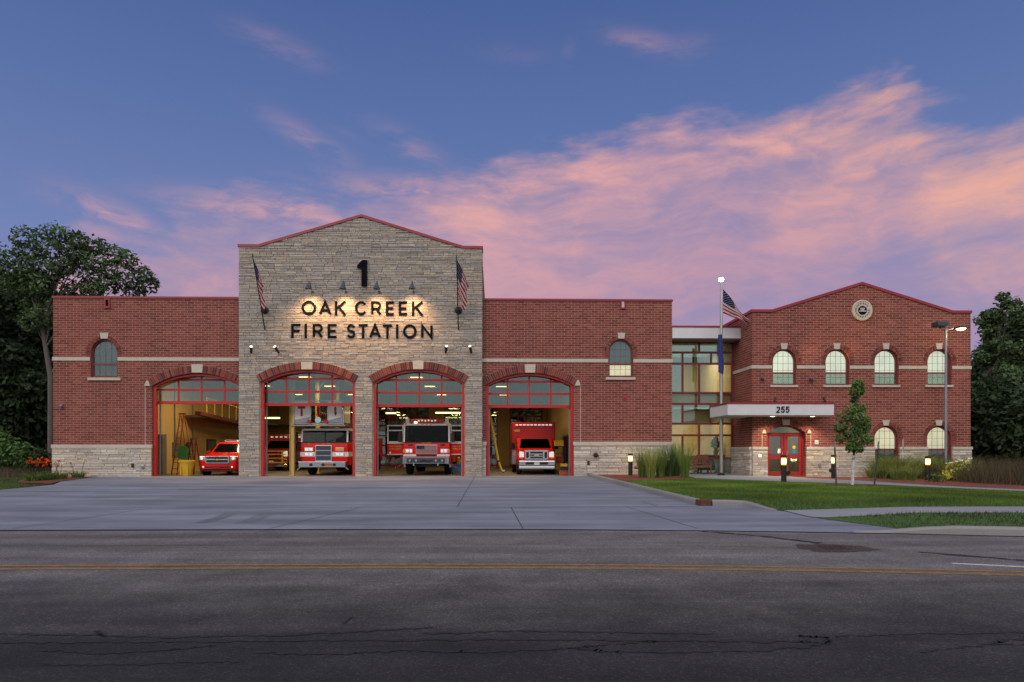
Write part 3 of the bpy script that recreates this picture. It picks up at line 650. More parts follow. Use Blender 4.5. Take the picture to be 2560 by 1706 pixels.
# ---------------- left wing
xl = X_(132.7, YW); xtl = X_(597, YT); xtr = X_(1205, YT); xmr = X_(1680, YW); ztop = Z_(747, 400, YW)
b1 = (X_(380, YW), X_(607, YW)); b1s, b1a = Z_(966, 493, YW), Z_(934, 493, YW)
loop1, inf1 = opening(b1[0], b1[1], FL-.02, b1s, b1a)
def pwin(pxc, hw, pyt, pyb, Y, sprk=1.0):
    x0, x1 = X_(pxc-hw, Y), X_(pxc+hw, Y); za, zb = Z_(pyt, pxc, Y), Z_(pyb, pxc, Y); zs = za-(x1-x0)/2*sprk; return x0, x1, zb, zs, za
WL = pwin(260, 33.5, 849, 943, YW); loopWL, infWL = opening(*WL)
zc_base = Z_(1112, 240, YW); zc_base2 = Z_(1121, 240, YW)
wall_l = MB().plate([[(xl, BZ), (xtl+.45, BZ), (xtl+.45, ztop), (xl, ztop)], [(x, z) for x, z in loop1], loopWL], YW, YW+.36)
wall_l.box(xl, xl+.36, YW+.36, YB, BZ, ztop)
part('wall', wall_l, 'brick', label='red brick wall of the left garage wing')
# ---------------- middle wing
b4 = (X_(1215, YW), X_(1434, YW)); b4s, b4a = Z_(963, 1325, YW), Z_(933, 1325, YW); loop4, inf4 = opening(b4[0], b4[1], FL-.02, b4s, b4a)
WM = pwin(1551.8, 30.5, 849, 942.5, YW); loopWM, infWM = opening(*WM)
ztopm = ztop
wall_m = MB().plate([[(xtr-.45, BZ), (xmr, BZ), (xmr, ztop), (xtr-.45, ztop)], loop4, loopWM], YW, YW+.36)
wall_m.box(xmr-.36, xmr, YW+.36, YB, BZ, ztop)
part('wall', wall_m, 'brick', label='red brick wall between the stone gable and the lobby')
# ---------------- stone gable
zt_side = Z_(618, 620, YT); zt_pk = Z_(543, 903, YT); xs1, xs2, xpk = X_(646, YT), X_(1158, YT), X_(903.6, YT)
def topT(x):
    if x < xs1 or x > xs2: return zt_side
    return zt_side+(zt_pk-zt_side)*((x-xs1)/(xpk-xs1) if x < xpk else (xs2-x)/(xs2-xpk))
b2 = (X_(650, YT), X_(887, YT)); b2s, b2a = Z_(956, 768, YT), Z_(924.5, 768, YT); loop2, inf2 = opening(b2[0], b2[1], FL-.02, b2s, b2a)
b3 = (X_(932, YT), X_(1161.5, YT)); b3s, b3a = Z_(957, 1046, YT), Z_(923.5, 1046, YT); loop3, inf3 = opening(b3[0], b3[1], FL-.02, b3s, b3a)
gab = [(xtl, BZ), (xtr, BZ), (xtr, zt_side), (xs2, zt_side), (xpk, zt_pk), (xs1, zt_side), (xtl, zt_side)]
gw = MB().plate([gab, loop2, loop3], YT+.03, YT+.75)
gwo = part('gable_wall', gw, 'mortar', label='tall pale stone gable wall over the two middle bays')
for a_ in (xtl+.002, xtr-.362): part('gable_side_wall', MB().box(a_, a_+.36, YT+.75, 44, ztop-.3, zt_side-.01), 'brick')
st = stones(xtl, xtr, BZ, zt_pk, YT, pal_gable, topT, [hole_fn(b2[0], b2[1], 0, inf2, b2s, .03), hole_fn(b3[0], b3[1], 0, inf3, b3s, .03)], seed=4)
part('stone_facing', st, 'stone', parent=gwo)
for ax, xx, sg in ((0, xtl, -1), (0, xtr, 1)):
    st = MB(); z = BZ; rr = random.Random(9)
    while z < zt_side-.05:
        h = rr.uniform(.08, .18); c = rr.choice(pal_gable); d = rr.uniform(.01, .03); x0, x1 = (xx-d, xx+.02) if sg < 0 else (xx-.02, xx+d)
        st.box(x0, x1, YT+.06, YT+.40, z+.006, min(z+h, zt_side)-.006, c); z += h
    part('stone_return', st, 'stone', parent=gwo)
def stone_jamb(xx, sg, zs, seed):            # stone on the jambs of the bays in the gable
    r = random.Random(seed); mb = MB()
    z = FL
    while z < zs-.03:
        h = min(r.uniform(.09, .19), zs-z); c = r.choice(pal_base); d = r.uniform(.004, .016); x0, x1 = sorted((xx-.02*sg, xx+d*sg))
        mb.box(x0, x1, YT+.065, YT+.36, z+.005, z+h-.005, c); z += h
    return mb
for b, s_, sd in ((b2, b2s, 3), (b3, b3s, 5)): [part('stone_jamb', stone_jamb(xx, sg, s_, sd+sg), 'stone', parent=gwo) for xx, sg in ((b[0], 1), (b[1], -1))]
# ---------------- right wing
xrl, xrr = X_(1880, YR), X_(2426.5, YR); zr_side, zr_pk = Z_(781, 1900, YR), Z_(712, 2154, YR); xr1, xr2, xrp = X_(1929, YR), X_(2380.7, YR), X_(2154.5, YR)
UW = [pwin(c, 30, 873, 963, YR) for c in (1960.7, 2093, 2215.7, 2348.6)]; LW = [pwin(c, 30.5, 1065, 1186, YR) for c in (2215.7, 2348.0)]
d0, d1 = X_(1917.5, YR), X_(2014, YR); ds, da = Z_(1083.5, 1966, YR), Z_(1064, 1966, YR); loopD, infD = opening(d0, d1, FL+.02, ds, da)
gabr = [(xrl, BZ), (xrr, BZ), (xrr, zr_side), (xr2, zr_side), (xrp, zr_pk), (xr1, zr_side), (xrl, zr_side)]
wr = MB().plate([gabr, loopD]+[opening(*q)[0] for q in UW+LW], YR, YR+.36)
wr.box(xrl, xrl+.36, YR+.36, 52, BZ, zr_side-.01).box(xrr-.36, xrr, YR+.36, 52, BZ, zr_side-.01).box(xrl+.36, xrr-.36, 51.64, 52, BZ, zr_side)
part('wall', wr, 'brick', label='red brick gable wall of the right office wing')
# ---------------- back wall with rear bay doors (open glass), roofs
hx0, hx1 = -18.0, X_(1434, YW)+.42
bw = MB(); rear = [(-15.9, -11.3), (-10.0, -5.5), (-4.2, .3), (-1.0+2.3, 4.1)]
xs_ = [xl+.36]
for a, b in rear: xs_ += [a, b]
xs_.append(xmr-.36)
for i in range(0, len(xs_), 2): bw.box(xs_[i], xs_[i+1], YB-.3, YB, BZ, ztop)
for a, b in rear: bw.box(a, b, YB-.299, YB-.001, FL+5.1, ztop-.01)
part('back_wall', bw, 'cream', label='cream rear wall behind the parked trucks')
for a, b in rear:
    mb = MB(); n = 4; z0, z1 = FL, FL+5.1
    for i in range(n+1): xx = a+.05+(b-a-.1)*i/n; mb.box(xx-.06, xx+.06, YB-.2, YB-.12, z0, z1)
    for j in range(7): zz = z0+.06+(z1-z0-.12)*j/6; mb.box(a+.11, b-.11, YB-.195, YB-.125, zz-.06, zz+.06)
    o = part('rear_door', mb, 'reddoor'); part('glazing', MB().box(a+.1, b-.1, YB-.165, YB-.155, z0, z1), 'winglass', parent=o)
iw = MB(); dz = 2.35
dy0, dy1 = 36.15, 37.5                  # side door in the left inner wall, window further back
iw.box(hx0-.3, hx0, YW+.36, dy0, FL, 7.6).box(hx0-.3, hx0, dy1, YB-.3, FL, 7.6).box(hx0-.299, hx0-.001, dy0, dy1, dz, 7.6)
part('inner_wall', iw, 'cream', label='cream block wall behind the step ladders')
part('inner_wall', MB().box(hx1, hx1+.3, YW+.36, YB-.3, FL, 7.6), 'cream', label='cream block wall beside the ambulance')
fr = MB(); fr.box(hx0-.02, hx0+.04, dy0-.06, dy0+.04, FL, dz+.06).box(hx0-.02, hx0+.04, dy1-.04, dy1+.45, FL, dz+.06).box(hx0-.02, hx0+.04, dy0+.04, dy1-.04, dz-.02, dz+.06)
o = part('side_door', fr, mat('grey_door_frame', (.16,.15,.15), .5)); part('door_leaf', MB().box(hx0-.25, hx0-.2, dy0, dy1, FL, dz), 'cabdark', parent=o)
for (ya, yb, za, zb) in ((43.2, 44.6, FL+.75, FL+2.0), (49.2, 53, FL+1.2, FL+2.4)):
    o = part('inner_window', MB().box(hx0-.01, hx0+.05, ya, yb, za, zb), mat('dark_inner_frame', (.05,.045,.04), .5)); part('pane', MB().box(hx0+.05, hx0+.06, ya+.1, yb-.1, za+.1, zb-.1), 'room_dim', parent=o)
rf = MB().box(xl+.36, xmr-.36, YW+.36, YB-.3, 7.6, 7.85)
part('roof', rf, 'ceil')
jo = MB()
for yy in range(37, 58, 3): jo.box(hx0, hx1, yy, yy+.12, 7.2, 7.6)
part('ceiling_joist', jo, 'colyellow')
part('roof', MB().box(xl+.36, xmr-.36, YW+.36, YB-.3, 8.3, 8.4), 'gravelroof')
gr = MB(); gr.prism([(xtl+.36, zt_side-.4), (xtr-.36, zt_side-.4), (xs2, zt_side-.2), (xpk, zt_pk-.25), (xs1, zt_side-.2)], YT+.75, 44); part('gable_roof', gr, 'gravelroof')
gr = MB(); gr.prism([(xrl+.36, zr_side-.5), (xrr-.36, zr_side-.5), (xr2, zr_side-.3), (xrp, zr_pk-.25), (xr1, zr_side-.3)], YR+.36, 51.6); part('gable_roof', gr, 'gravelroof')
part('floor_slab', MB().box(hx0, hx1, YW-.02, YB-.3, -.05, FL), 'floor')
# ---------------- copings
cp = MB().box(xl-.04, xtl, YW-.05, YW+.42, ztop, ztop+.10).box(xl-.04, xl+.42, YW+.42, YB, ztop, ztop+.10)
part('coping', cp, 'redtrim')
cp = MB().box(xtr, xmr+.04, YW-.05, YW+.42, ztop, ztop+.10).box(xmr-.42, xmr+.04, YW+.42, YB, ztop, ztop+.10); part('coping', cp, 'redtrim')
def gable_coping(loop, y0, y1, h=.13):
    top = [p for p in loop[2:]]         # right side .. left side
    return MB().prism([(top[0][0]+.05, top[0][1])]+top[1:-1]+[(top[-1][0]-.05, top[-1][1])]+[(top[-1][0]-.05, top[-1][1]+h)]+[(x, z+h) for x, z in reversed(top[1:-1])]+[(top[0][0]+.05, top[0][1]+h)], y0, y1)
part('coping', gable_coping(gab, YT-.05, YT+.8), 'redtrim'); part('coping', gable_coping(gabr, YR-.05, YR+.42), 'redtrim')
[part('coping', MB().box(a_, a_+.45, YR+.42, 52, zr_side-.01, zr_side+.12), 'redtrim') for a_ in (xrl-.05, xrr-.40)]
# ---------------- stone base, caps and bands
zcap0, zcap1 = Z_(1121, 240, YW), Z_(1112, 240, YW)
def base_wall(x0, x1, y, holes, seed, zc0, zc1):
    o = part('stone_base', stones(x0, x1, BZ, zc0, y-.09, pal_base, None, holes, seed=seed, hmin=.06, hmax=.15, lmin=.3, lmax=1.0, depth=.09), 'stone')
    iv = [(x0-.03, x1+.03)]
    for hf in holes:
        q = hf((zc0+zc1)/2)
        if q:
            nv = []
            for s_, e_ in iv:
                if q[1] <= s_ or q[0] >= e_: nv.append((s_, e_))
                else:
                    if q[0] > s_: nv.append((s_, q[0]))
                    if q[1] < e_: nv.append((q[1], e_))
            iv = nv
    mb = MB(); mo = MB()
    for a, b in iv: part('stone_cap', MB().box(a, b, y-.13, y, zc0, zc1), 'limestone', parent=o, bevel=.012)
h1 = hole_fn(b1[0], b1[1], 0, inf1, b1s); h4 = hole_fn(b4[0], b4[1], 0, inf4, b4s)
base_wall(xl, b1[0], YW, [], 11, zcap0, zcap1); base_wall(b4[1], xmr, YW, [], 12, Z_(1114, 1550, YW), Z_(1105, 1550, YW))
base_wall(xtr+.002, b4[0], YW, [], 18, Z_(1114, 1210, YW), Z_(1105, 1210, YW))
hd = hole_fn(d0, d1, 0, infD, ds); hl = [hole_fn(q[0], q[1], q[2], seg_arch(q[0], q[1], q[3], q[4])[1], q[3]) for q in LW]
zr0, zr1 = Z_(1124.5, 2100, YR), Z_(1117.5, 2100, YR)
base_wall(xrl, xrr, YR, [hd]+hl, 13, zr0, zr1)
sb = stones(YR, YC+.1, BZ, zr0, xrl-.09, pal_base, seed=14, axis='y', hmin=.06, hmax=.15, lmin=.3, lmax=1.0, depth=.09)
o = part('stone_base', sb, 'stone'); part('stone_cap', MB().box(xrl-.13, xrl, YR, YC+.1, zr0, zr1), 'limestone', parent=o)
zb0, zb1 = Z_(903, 400, YW), Z_(894, 400, YW)
part('stone_band', MB().box(xl-.03, WL[0]-.02, YW-.035, YW+.02, zb0, zb1), 'limestone', bevel=.006); part('stone_band', MB().box(WL[1]+.02, xtl, YW-.035, YW+.02, zb0, zb1), 'limestone', bevel=.006)
part('stone_band', MB().box(xtr, WM[0]-.02, YW-.035, YW+.02, zb0, zb1), 'limestone', bevel=.006); part('stone_band', MB().box(WM[1]+.02, xmr+.03, YW-.035, YW+.02, zb0, zb1), 'limestone', bevel=.006)
zq0, zq1 = Z_(923, 2150, YR), Z_(914.6, 2150, YR); xx = xrl-.035
for q in UW+[(xrr+.05, 0)]:
    part('stone_band', MB().box(xx, q[0]-.02, YR-.035, YR+.02, zq0, zq1), 'limestone', bevel=.006); xx = q[1]+.02
part('stone_band', MB().box(xrl-.035, xrl+.02, YR+.02, 50, zq0, zq1), 'limestone', bevel=.006)
# ---------------- windows
def window(q, Y, rail_py, pxc, pane_top, pane_low, label, sill=None, screen=True, arch_depth=.22, muntin=3, room=None):
    x0, x1, zb, zs, za = q; yf = Y+.10; fw = .075
    outer, _ = opening(x0, x1, zb, zs, za); inner, _ = opening(x0+fw, x1-fw, zb+fw, zs, za-fw)
    fr = MB().plate([outer, inner], yf, yf+.10); zr = Z_(rail_py, pxc, Y); fr.box(x0+fw-.005, x1-fw+.005, yf+.012, yf+.088, zr-.04, zr+.04)
    o = part('window', fr, 'redframe', label=label)
    mu = MB(); yg = yf+.055; c = (x0+x1)/2; R = (x1-x0)/2-fw
    for i in range(1, muntin+1):
        xx = x0+fw+(x1-x0-2*fw)*i/(muntin+1); hh = zs+sqrt(max(0, R*R-(xx-c)**2)); mu.box(xx-.006, xx+.006, yg-.012, yg-.004, zb+fw, hh)
    zz = zb+fw+.3
    while zz < za-fw-.1:
        half = R if zz < zs else sqrt(max(.001, R*R-(zz-zs)**2)); mu.box(c-half, c+half, yg-.0135, yg-.0055, zz-.006, zz+.006); zz += .34
    part('muntin', mu, 'redtrim', parent=o)
    part('pane', MB().prism(opening(x0+fw-.01, x1-fw+.01, zb+fw-.01, zs, za-fw+.01)[0], yg, yg+.008), 'winglass', parent=o)
    if screen: part('insect_screen', MB().box(x0+fw, x1-fw, yf+.02, yf+.022, zb+fw, zr-.04), 'screen', parent=o)
    yb_ = Y+.33
    part('blind', MB().prism([(x0-.05, zr-.02), (x1+.05, zr-.02)]+seg_arch(x0-.05, x1+.05, zs, za+.05)[0], yb_, yb_+.01), pane_top, parent=o)
    part('lower_blind', MB().box(x0-.05, x1+.05, yb_+.02, yb_+.03, zb-.05, zr), pane_low, parent=o)
    if sill:
        sx0, sz1 = P(pxc-sill[0], sill[1], Y-.06); sx1, sz0 = P(pxc+sill[0], sill[2], Y-.06); part('sill', MB().box(sx0, sx1, Y-.09, Y+.12, sz0, sz1), 'limestone', parent=o, bevel=.008)
    ab = arch_bricks(x0, x1, zs, za, arch_depth, Y, .025, .075, key=None, double=True, legs=.30)
    return o
window(WL, YW, 910.6, 260, M['room_dim'], M['room_dim'], 'unlit arched window at the far left of the brick wing', (41, 944.5, 951.5), False)
keystone(249, 271, 832, 847, YW, .06)
window(WM, YW, 910.7, 1551.8, mat('window_upper_room', (.16,.18,.17), .9), M['blind_cream'], 'arched window lit warm in its lower half', (37, 943.8, 950), False)
keystone(1544, 1563.3, 832, 847, YW, .06)
wl_ = ['arched upper window nearest the lobby', 'second upper window from the lobby', 'upper window above the young tree', 'upper window behind the lamp pole']
for q, c, l in zip(UW, (1960.7, 2093, 2215.7, 2348.6), wl_):
    window(q, YR, 932.5, c, M['blind_white'], M['blind_white'], l, (34.5, 963, 968.6)); keystone(c-8.7, c+8.7, 858.6, 873.5, YR, .05)
for q, c, l in zip(LW, (2215.7, 2348.0), ['ground floor arched window beside the young tree', 'ground floor arched window behind the lamp pole']):
    window(q, YR, 1124, c, M['blind_cream'], M['room_dim'], l, None, False); keystone(c-8.7, c+8.7, 1051, 1064.5, YR, .05)
# ---------------- overhead doors (raised) and bay jambs
def bay(b, zs, za, Y, verts, rails, label, arch_px=None, imp=()):
    x0, x1 = b; fw = .13
    oa = seg_arch(x0, x1, zs, za)[0]; ia = seg_arch(x0+fw, x1-fw, zs-.03, za-fw*.85)[0]
    ch = MB().plate([[(x1, FL)]+oa+[(x0, FL), (x0+fw, FL)]+ia[::-1]+[(x1-fw, FL)]], Y+.10, Y+.32)
    o = part('bay_frame', ch, 'reddoor')
    yd = Y+.40; fr = MB(); xv = [X_(v, yd) for v in verts]; xv[0] = min(xv[0], x0+.02); xv[-1] = max(xv[-1], x1-.02)
    zr = [Z_(r, (verts[0]+verts[-1])/2, yd) for r in rails]; zt = za+.25
    for k, v in enumerate(xv): fr.box(v-.045, v+.045, yd, yd+.05, zr[-1]-.02, zt)
    for k, r in enumerate(zr):
        hh = .075 if k == len(zr)-1 else .055
        fr.box(xv[0], xv[-1], yd-.006, yd+.056, r-hh, r+hh)
    d_ = part('overhead_door', fr, 'reddoor', label=label, bevel=.006)
    part('glazing', MB().box(xv[0], xv[-1], yd+.02, yd+.028, zr[-1], zt), 'glass', parent=d_)
    tr = MB()                            # vertical tracks
    for xx in (x0+.16, x1-.16): tr.box(xx-.03, xx+.03, yd+.08, yd+.14, FL, zt+.3)
    part('door_track', tr, 'galv', parent=d_)
    arch_bricks(x0-.01, x1+.01, zs, za+.015, .37, Y, .045, .105, key=None, double=False)
bay(b1, b1s, b1a, YW, (388, 446, 503.5, 561, 618), (950, 975, 1007), 'raised overhead door above the red chief vehicle'); keystone(478, 506.5, 911, 932, YW, .09, .04)
bay(b2, b2s, b2a, YT, (656, 715, 772.5, 830.5, 886), (947, 979.6, 1011.8), 'raised overhead door above the platform ladder truck'); keystone(752, 781, 905.5, 924, YT, .09, .03)
bay(b3, b3s, b3a, YT, (935.7, 991, 1048, 1104, 1160), (950.7, 982, 1014.7), 'raised overhead door above the engine with open cab doors'); keystone(1031.6, 1059, 902, 923.5, YT, .09, .03)
bay(b4, b4s, b4a, YW, (1217, 1269, 1323, 1377, 1431), (954.7, 985, 1016.6), 'raised overhead door above the red ambulance'); keystone(1312, 1339, 911.4, 932, YW, .09, .04)
def impost(px, py, Y, w=7.5, h=13):
    x, z = P(px, py, Y); s_ = Y/F; part('impost', MB().prism([(x-w*s_, z-h*s_*.5), (x+w*s_, z-h*s_*.5), (x+w*s_*.4, z+h*s_*.5), (x-w*s_*.2, z+h*s_*.5)], Y-.07, Y+.02), 'limestone')
impost(369, 959, YW); impost(1444, 958, YW); impost(1909, 1079, YR, 5, 9); impost(2022, 1079, YR, 5, 9)
M['joint_pale'] = mat('pale_control_joint', (.50,.40,.36), .9)
for px, pa, pb_, Y_ in ((363, 966, 1112, YW), (1451, 966, 1105, YW), (1905.5, 1084, 1117, YR), (2027, 1084, 1117, YR)):
    x_, z1_ = P(px, pa, Y_); z0_ = Z_(pb_, px, Y_); part('control_joint', MB().box(x_-.014, x_+.014, Y_-.004, Y_+.01, z0_, z1_), 'joint_pale')
# ---------------- entrance doors
arch_bricks(d0-.01, d1+.01, ds, da+.01, .26, YR, .03, .08, key=None, double=True); keystone(1956.5, 1975.5, 1049, 1063, YR, .06, .06)
yd = YR+.22; zt = Z_(1084.6, 1966, yd); zbm = FL+.06; xm = (d0+d1)/2-.0
fr = MB().plate([opening(d0, d1, zbm-.03, ds, da)[0], opening(d0+.06, d1-.06, zt+.05, ds, da-.06)[0], [(d0+.08, zbm-.02), (xm-.03, zbm-.02), (xm-.03, zt-.03), (d0+.08, zt-.03)], [(xm+.03, zbm-.02), (d1-.08, zbm-.02), (d1-.08, zt-.03), (xm+.03, zt-.03)]], yd, yd+.11)
DO = part('entrance', fr, 'redentry', label='red double entrance doors under the white canopy')
part('transom_glass', MB().prism(opening(d0+.05, d1-.05, zt+.04, ds, da-.05)[0], yd+.05, yd+.058), 'curtainglass', parent=DO)
for a, b, hx in ((d0+.09, xm-.035, .12), (xm+.035, d1-.09, -.12)):
    H0 = zbm; H1 = zt-.04; zm0, zm1 = Z_(1148, 1966, yd), Z_(1137.5, 1966, yd); zk = Z_(1179, 1966, yd); ztp = Z_(1092, 1966, yd)
    lf = MB().plate([[(a, H0), (b, H0), (b, H1), (a, H1)], [(a+.13, zk), (b-.13, zk), (b-.13, zm0), (a+.13, zm0)], [(a+.13, zm1), (b-.13, zm1), (b-.13, ztp), (a+.13, ztp)]], yd+.025, yd+.075)
    o = part('door', lf, 'redentry', parent=DO); 
    o2 = MB().box(a+.12, b-.12, yd+.046, yd+.054, zk-.01, zm0+.01).box(a+.12, b-.12, yd+.046, yd+.054, zm1-.01, ztp+.01).build('door_glass', M['winglass'], parent=DO)
    hz_ = (zm0+zm1)/2; hh = b-.07 if hx > 0 else a+.07
    MB().tube([(hh, yd+.02, hz_-.25), (hh, yd-.04, hz_-.22), (hh, yd-.04, hz_+.22), (hh, yd+.02, hz_+.25)], .013, 8).build('door_handle', M['steel'], parent=DO)
part('threshold', MB().box(d0-.1, d1+.1, YR-.14, YR+.36, 0, FL+.025), 'limestone', parent=DO)
nx_, nz_ = P(1949, 1128, yd); MB().box(nx_-.08, nx_+.07, yd+.040, yd+.043, nz_-.11, nz_+.11).build('notice', M['paper'], parent=DO)
sx_, sz_ = P(1986, 1120, yd); MB().lathe([(.001, .038), (.085, .038), (.085, .044)], (sx_, yd, sz_+.03), 18, 'y').build('round_sticker', M['yellowsticker'], parent=DO)
sx_, sz_ = P(1986, 1129, yd); MB().lathe([(.001, .036), (.085, .036), (.085, .044)], (sx_, yd, sz_-.02), 18, 'y').build('round_sticker', M['bluesticker'], parent=DO)
# vestibule behind the doors
vs_ = MB().box(d0-.5, d0-.4, YR+.36, 36.5, FL, 3.2).box(d1+.4, d1+.5, YR+.36, 36.5, FL, 3.2).box(d0-.4, d1+.4, 36.4, 36.5, FL, 3.2).box(d0-.5, d1+.5, YR+.36, 36.5, 3.2, 3.3).box(d0-.5, d1+.5, YR+.36, 36.5, .1, FL)
part('vestibule', vs_, 'wallroom', label='small warm lit vestibule behind the entrance doors')
light('vestibule_lamp', 'AREA', (xm, 34.6, 3.1), 14, (1,.74,.42), rot=(0,0,0), shape='RECTANGLE', size=1.0, size_y=.6)
# ---------------- lobby: curtain wall, fascia, rooms
cx0, cx1 = xmr+.002, xrl-.003; zrow = [Z_(v, 1760, YC) for v in (857, 882, 910, 983, 1010.6, 1059.8, 1088.7, 1146.6, 1189)]
def xc(p): return X_(1440+p/2.904, YC)
cols = [[893, 1050], [773, 980, 1055], [773, 893, 1050], [893, 1050], [773, 977, 1060], [893, 1050], [773, 893, 1050], [773, 1052]]
cw = MB(); m_ = .05; n_p = 0
for z in zrow: cw.box(cx0, cx1, YC-.06, YC+.06, z-.05, z+.05)
for (za_, zb_), cs in zip(zip(zrow[:-1], zrow[1:]), cols):
    for c in cs: cw.box(xc(c)-.045, xc(c)+.045, YC-.055, YC+.055, zb_+.05, za_-.05)
for xx in (cx0+.05, cx1-.05): cw.box(xx-.05, xx+.05, YC-.065, YC+.065, zrow[-1]-.05, zrow[0]+.05)
CW = part('curtain_wall', cw, 'redframe', label='tall glazed lobby wall with maroon mullions')
for k, ((za_, zb_), cs) in enumerate(zip(zip(zrow[:-1], zrow[1:]), cols)):
    xx = [cx0+.05]+[xc(c) for c in cs]+[cx1-.05]
    for a, b in zip(xx[:-1], xx[1:]): part('pane', MB().box(a, b, YC-.006, YC+.006, zb_, za_), 'tealglass' if k in (0, 1, 4, 7) or (k == 2 and a < cx0+.2) else 'curtainglass', parent=CW)
zf0, zf1 = Z_(846, 1700, 33.9), Z_(819, 1700, 33.9)
LR = part('lobby_roof', MB().box(xmr+.003, X_(1858, 33.9), 33.9, 44, zf0, zf1), 'white_panel', label='white fascia roof above the glazed lobby', bevel=.01)
part('roof_edge', MB().box(xmr+.003, X_(1858, 33.9)+.02, 33.88, 44, zf1, zf1+.09), 'redtrim', parent=LR)
part('soffit', MB().box(xmr+.004, cx1, 34.0, YC+.3, zf0-.03, zf0-.003), 'soffit', parent=LR)
cwh = MB().box(cx0, cx1, YC-.04, YC+.2, zrow[0]+.05, zf0-.03); part('head_panel', cwh, 'redframe', parent=LR)
lb = MB(); z2 = (zrow[3]+zrow[4])/2
lb.box(cx0, cx1, YC+.15, 41, z2-.25, z2+.28).box(cx0, cx1, YC+.1, 41, 0.0, FL-.005)
lb.box(cx0, cx1, 41, 41.2, FL, zf0-.03).box(cx0, cx0+.05, YC+.12, 41, FL, zf0-.04).box(cx1-.05, cx1, YC+.12, 41, FL, zf0-.04)
lb.box(cx0+.05, cx1-.05, 38.6, 38.7, FL, z2-.25)
part('lobby_room', lb, 'wallroom', label='cream walls and floor edge inside the glazed lobby')
light('lobby_lamp', 'AREA', ((cx0+cx1)/2, 36.6, z2-.4), 70, (1,.76,.44), rot=(0,0,0), shape='RECTANGLE', size=2.2, size_y=1.4)
light('lobby_lamp', 'AREA', ((cx0+cx1)/2+.2, 37.5, zf0-.3), 85, (1,.82,.52), rot=(0,0,0), shape='RECTANGLE', size=2.4, size_y=2)
# ---------------- entrance canopy
yca = 31.15; ca0, ca1 = X_(1819, yca), X_(2085, yca); cz0, cz1 = Z_(1038.5, 1950, yca), Z_(1011, 1950, yca)
CA = part('entrance_canopy', MB().box(ca0, ca1, yca, YR-.005, cz0, cz1).box(ca0, xrl-.14, YR-.005, 33.7, cz0, cz1), 'white_panel', label='white canopy above the red entrance doors', bevel=.012)
part('canopy_edge', MB().box(ca0-.015, ca1+.015, yca-.015, YR-.004, cz1, cz1+.085).box(ca0-.015, xrl-.14, YR-.004, 33.72, cz1, cz1+.085), 'redtrim', parent=CA)
part('soffit', MB().box(ca0+.06, ca1-.06, yca+.06, YR-.006, cz0-.025, cz0-.003).box(ca0+.06, xrl-.15, YR-.006, 33.64, cz0-.025, cz0-.003), 'soffit', parent=CA)
for xx in (X_(1930, 31.8), X_(2030, 31.8)):
    part('downlight', MB().lathe([(.10, -.035), (.10, -.026), (.0, -.026)], (xx, 31.75, cz0), 16), 'glow_small', parent=CA)
    light('canopy_lamp', 'SPOT', (xx, 31.75, cz0-.06), 190, (1,.72,.42), rot=(0,0,0), spot_size=radians(130), spot_blend=.8, shadow_soft_size=.08)
# number 255, signs
# ================================================================== LETTERING
def arcp(cx, cy, rx, ry, a0, a1, n=14): return [(cx+rx*cos(radians(a0+(a1-a0)*i/n)), cy+ry*sin(radians(a0+(a1-a0)*i/n))) for i in range(n+1)]
GL = {  # strokes on a unit cap height, x scaled to the letter's own width
 'O': [arcp(.5,.5,.5,.5,90,450,30)], 'C': [arcp(.55,.5,.55,.5,48,312,24)], 'A': [[(0,0),(.5,1),(1,0)],[(.19,.30),(.81,.30)]], 'K': [[(0,0),(0,1)],[(1,1),(.06,.46)],[(.32,.60),(1,0)]],
 'R': [[(0,0),(0,1),(.5,1)]+arcp(.55,.735,.42,.265,90,-90,12)+[(0,.47)],[(.5,.47),(1,0)]], 'E': [[(1,0),(0,0),(0,1),(1,1)],[(0,.51),(.88,.51)]], 'F': [[(0,0),(0,1),(1,1)],[(0,.50),(.88,.50)]],
 'I': [[(.5,0),(.5,1)]], 'T': [[(0,1),(1,1)],[(.5,0),(.5,1)]], 'N': [[(0,0),(0,1),(1,0),(1,1)]],
 'S': [arcp(.5,.745,.42,.255,35,270,16)+arcp(.5,.25,.46,.26,88,-145,16)], 'D': [[(0,0),(0,1),(.4,1)]+arcp(.4,.5,.6,.5,90,-90,14)+[(0,0)]], 'P': [[(0,0),(0,1),(.5,1)]+arcp(.55,.72,.45,.28,90,-90,12)+[(0,.44)]],
 '2': [arcp(.5,.70,.45,.30,165,-25,14)+[(.02,.0),(1,0)]], '5': [[(.92,1),(.16,1),(.10,.57)]+arcp(.45,.32,.48,.32,118,-140,16)], '1': [[(0,.78),(.62,1),(.62,0)]], '0': [arcp(.5,.5,.45,.5,90,450,26)], '6': [[(.78,1),(.2,.5)]+arcp(.5,.30,.45,.30,150,510,24)]}
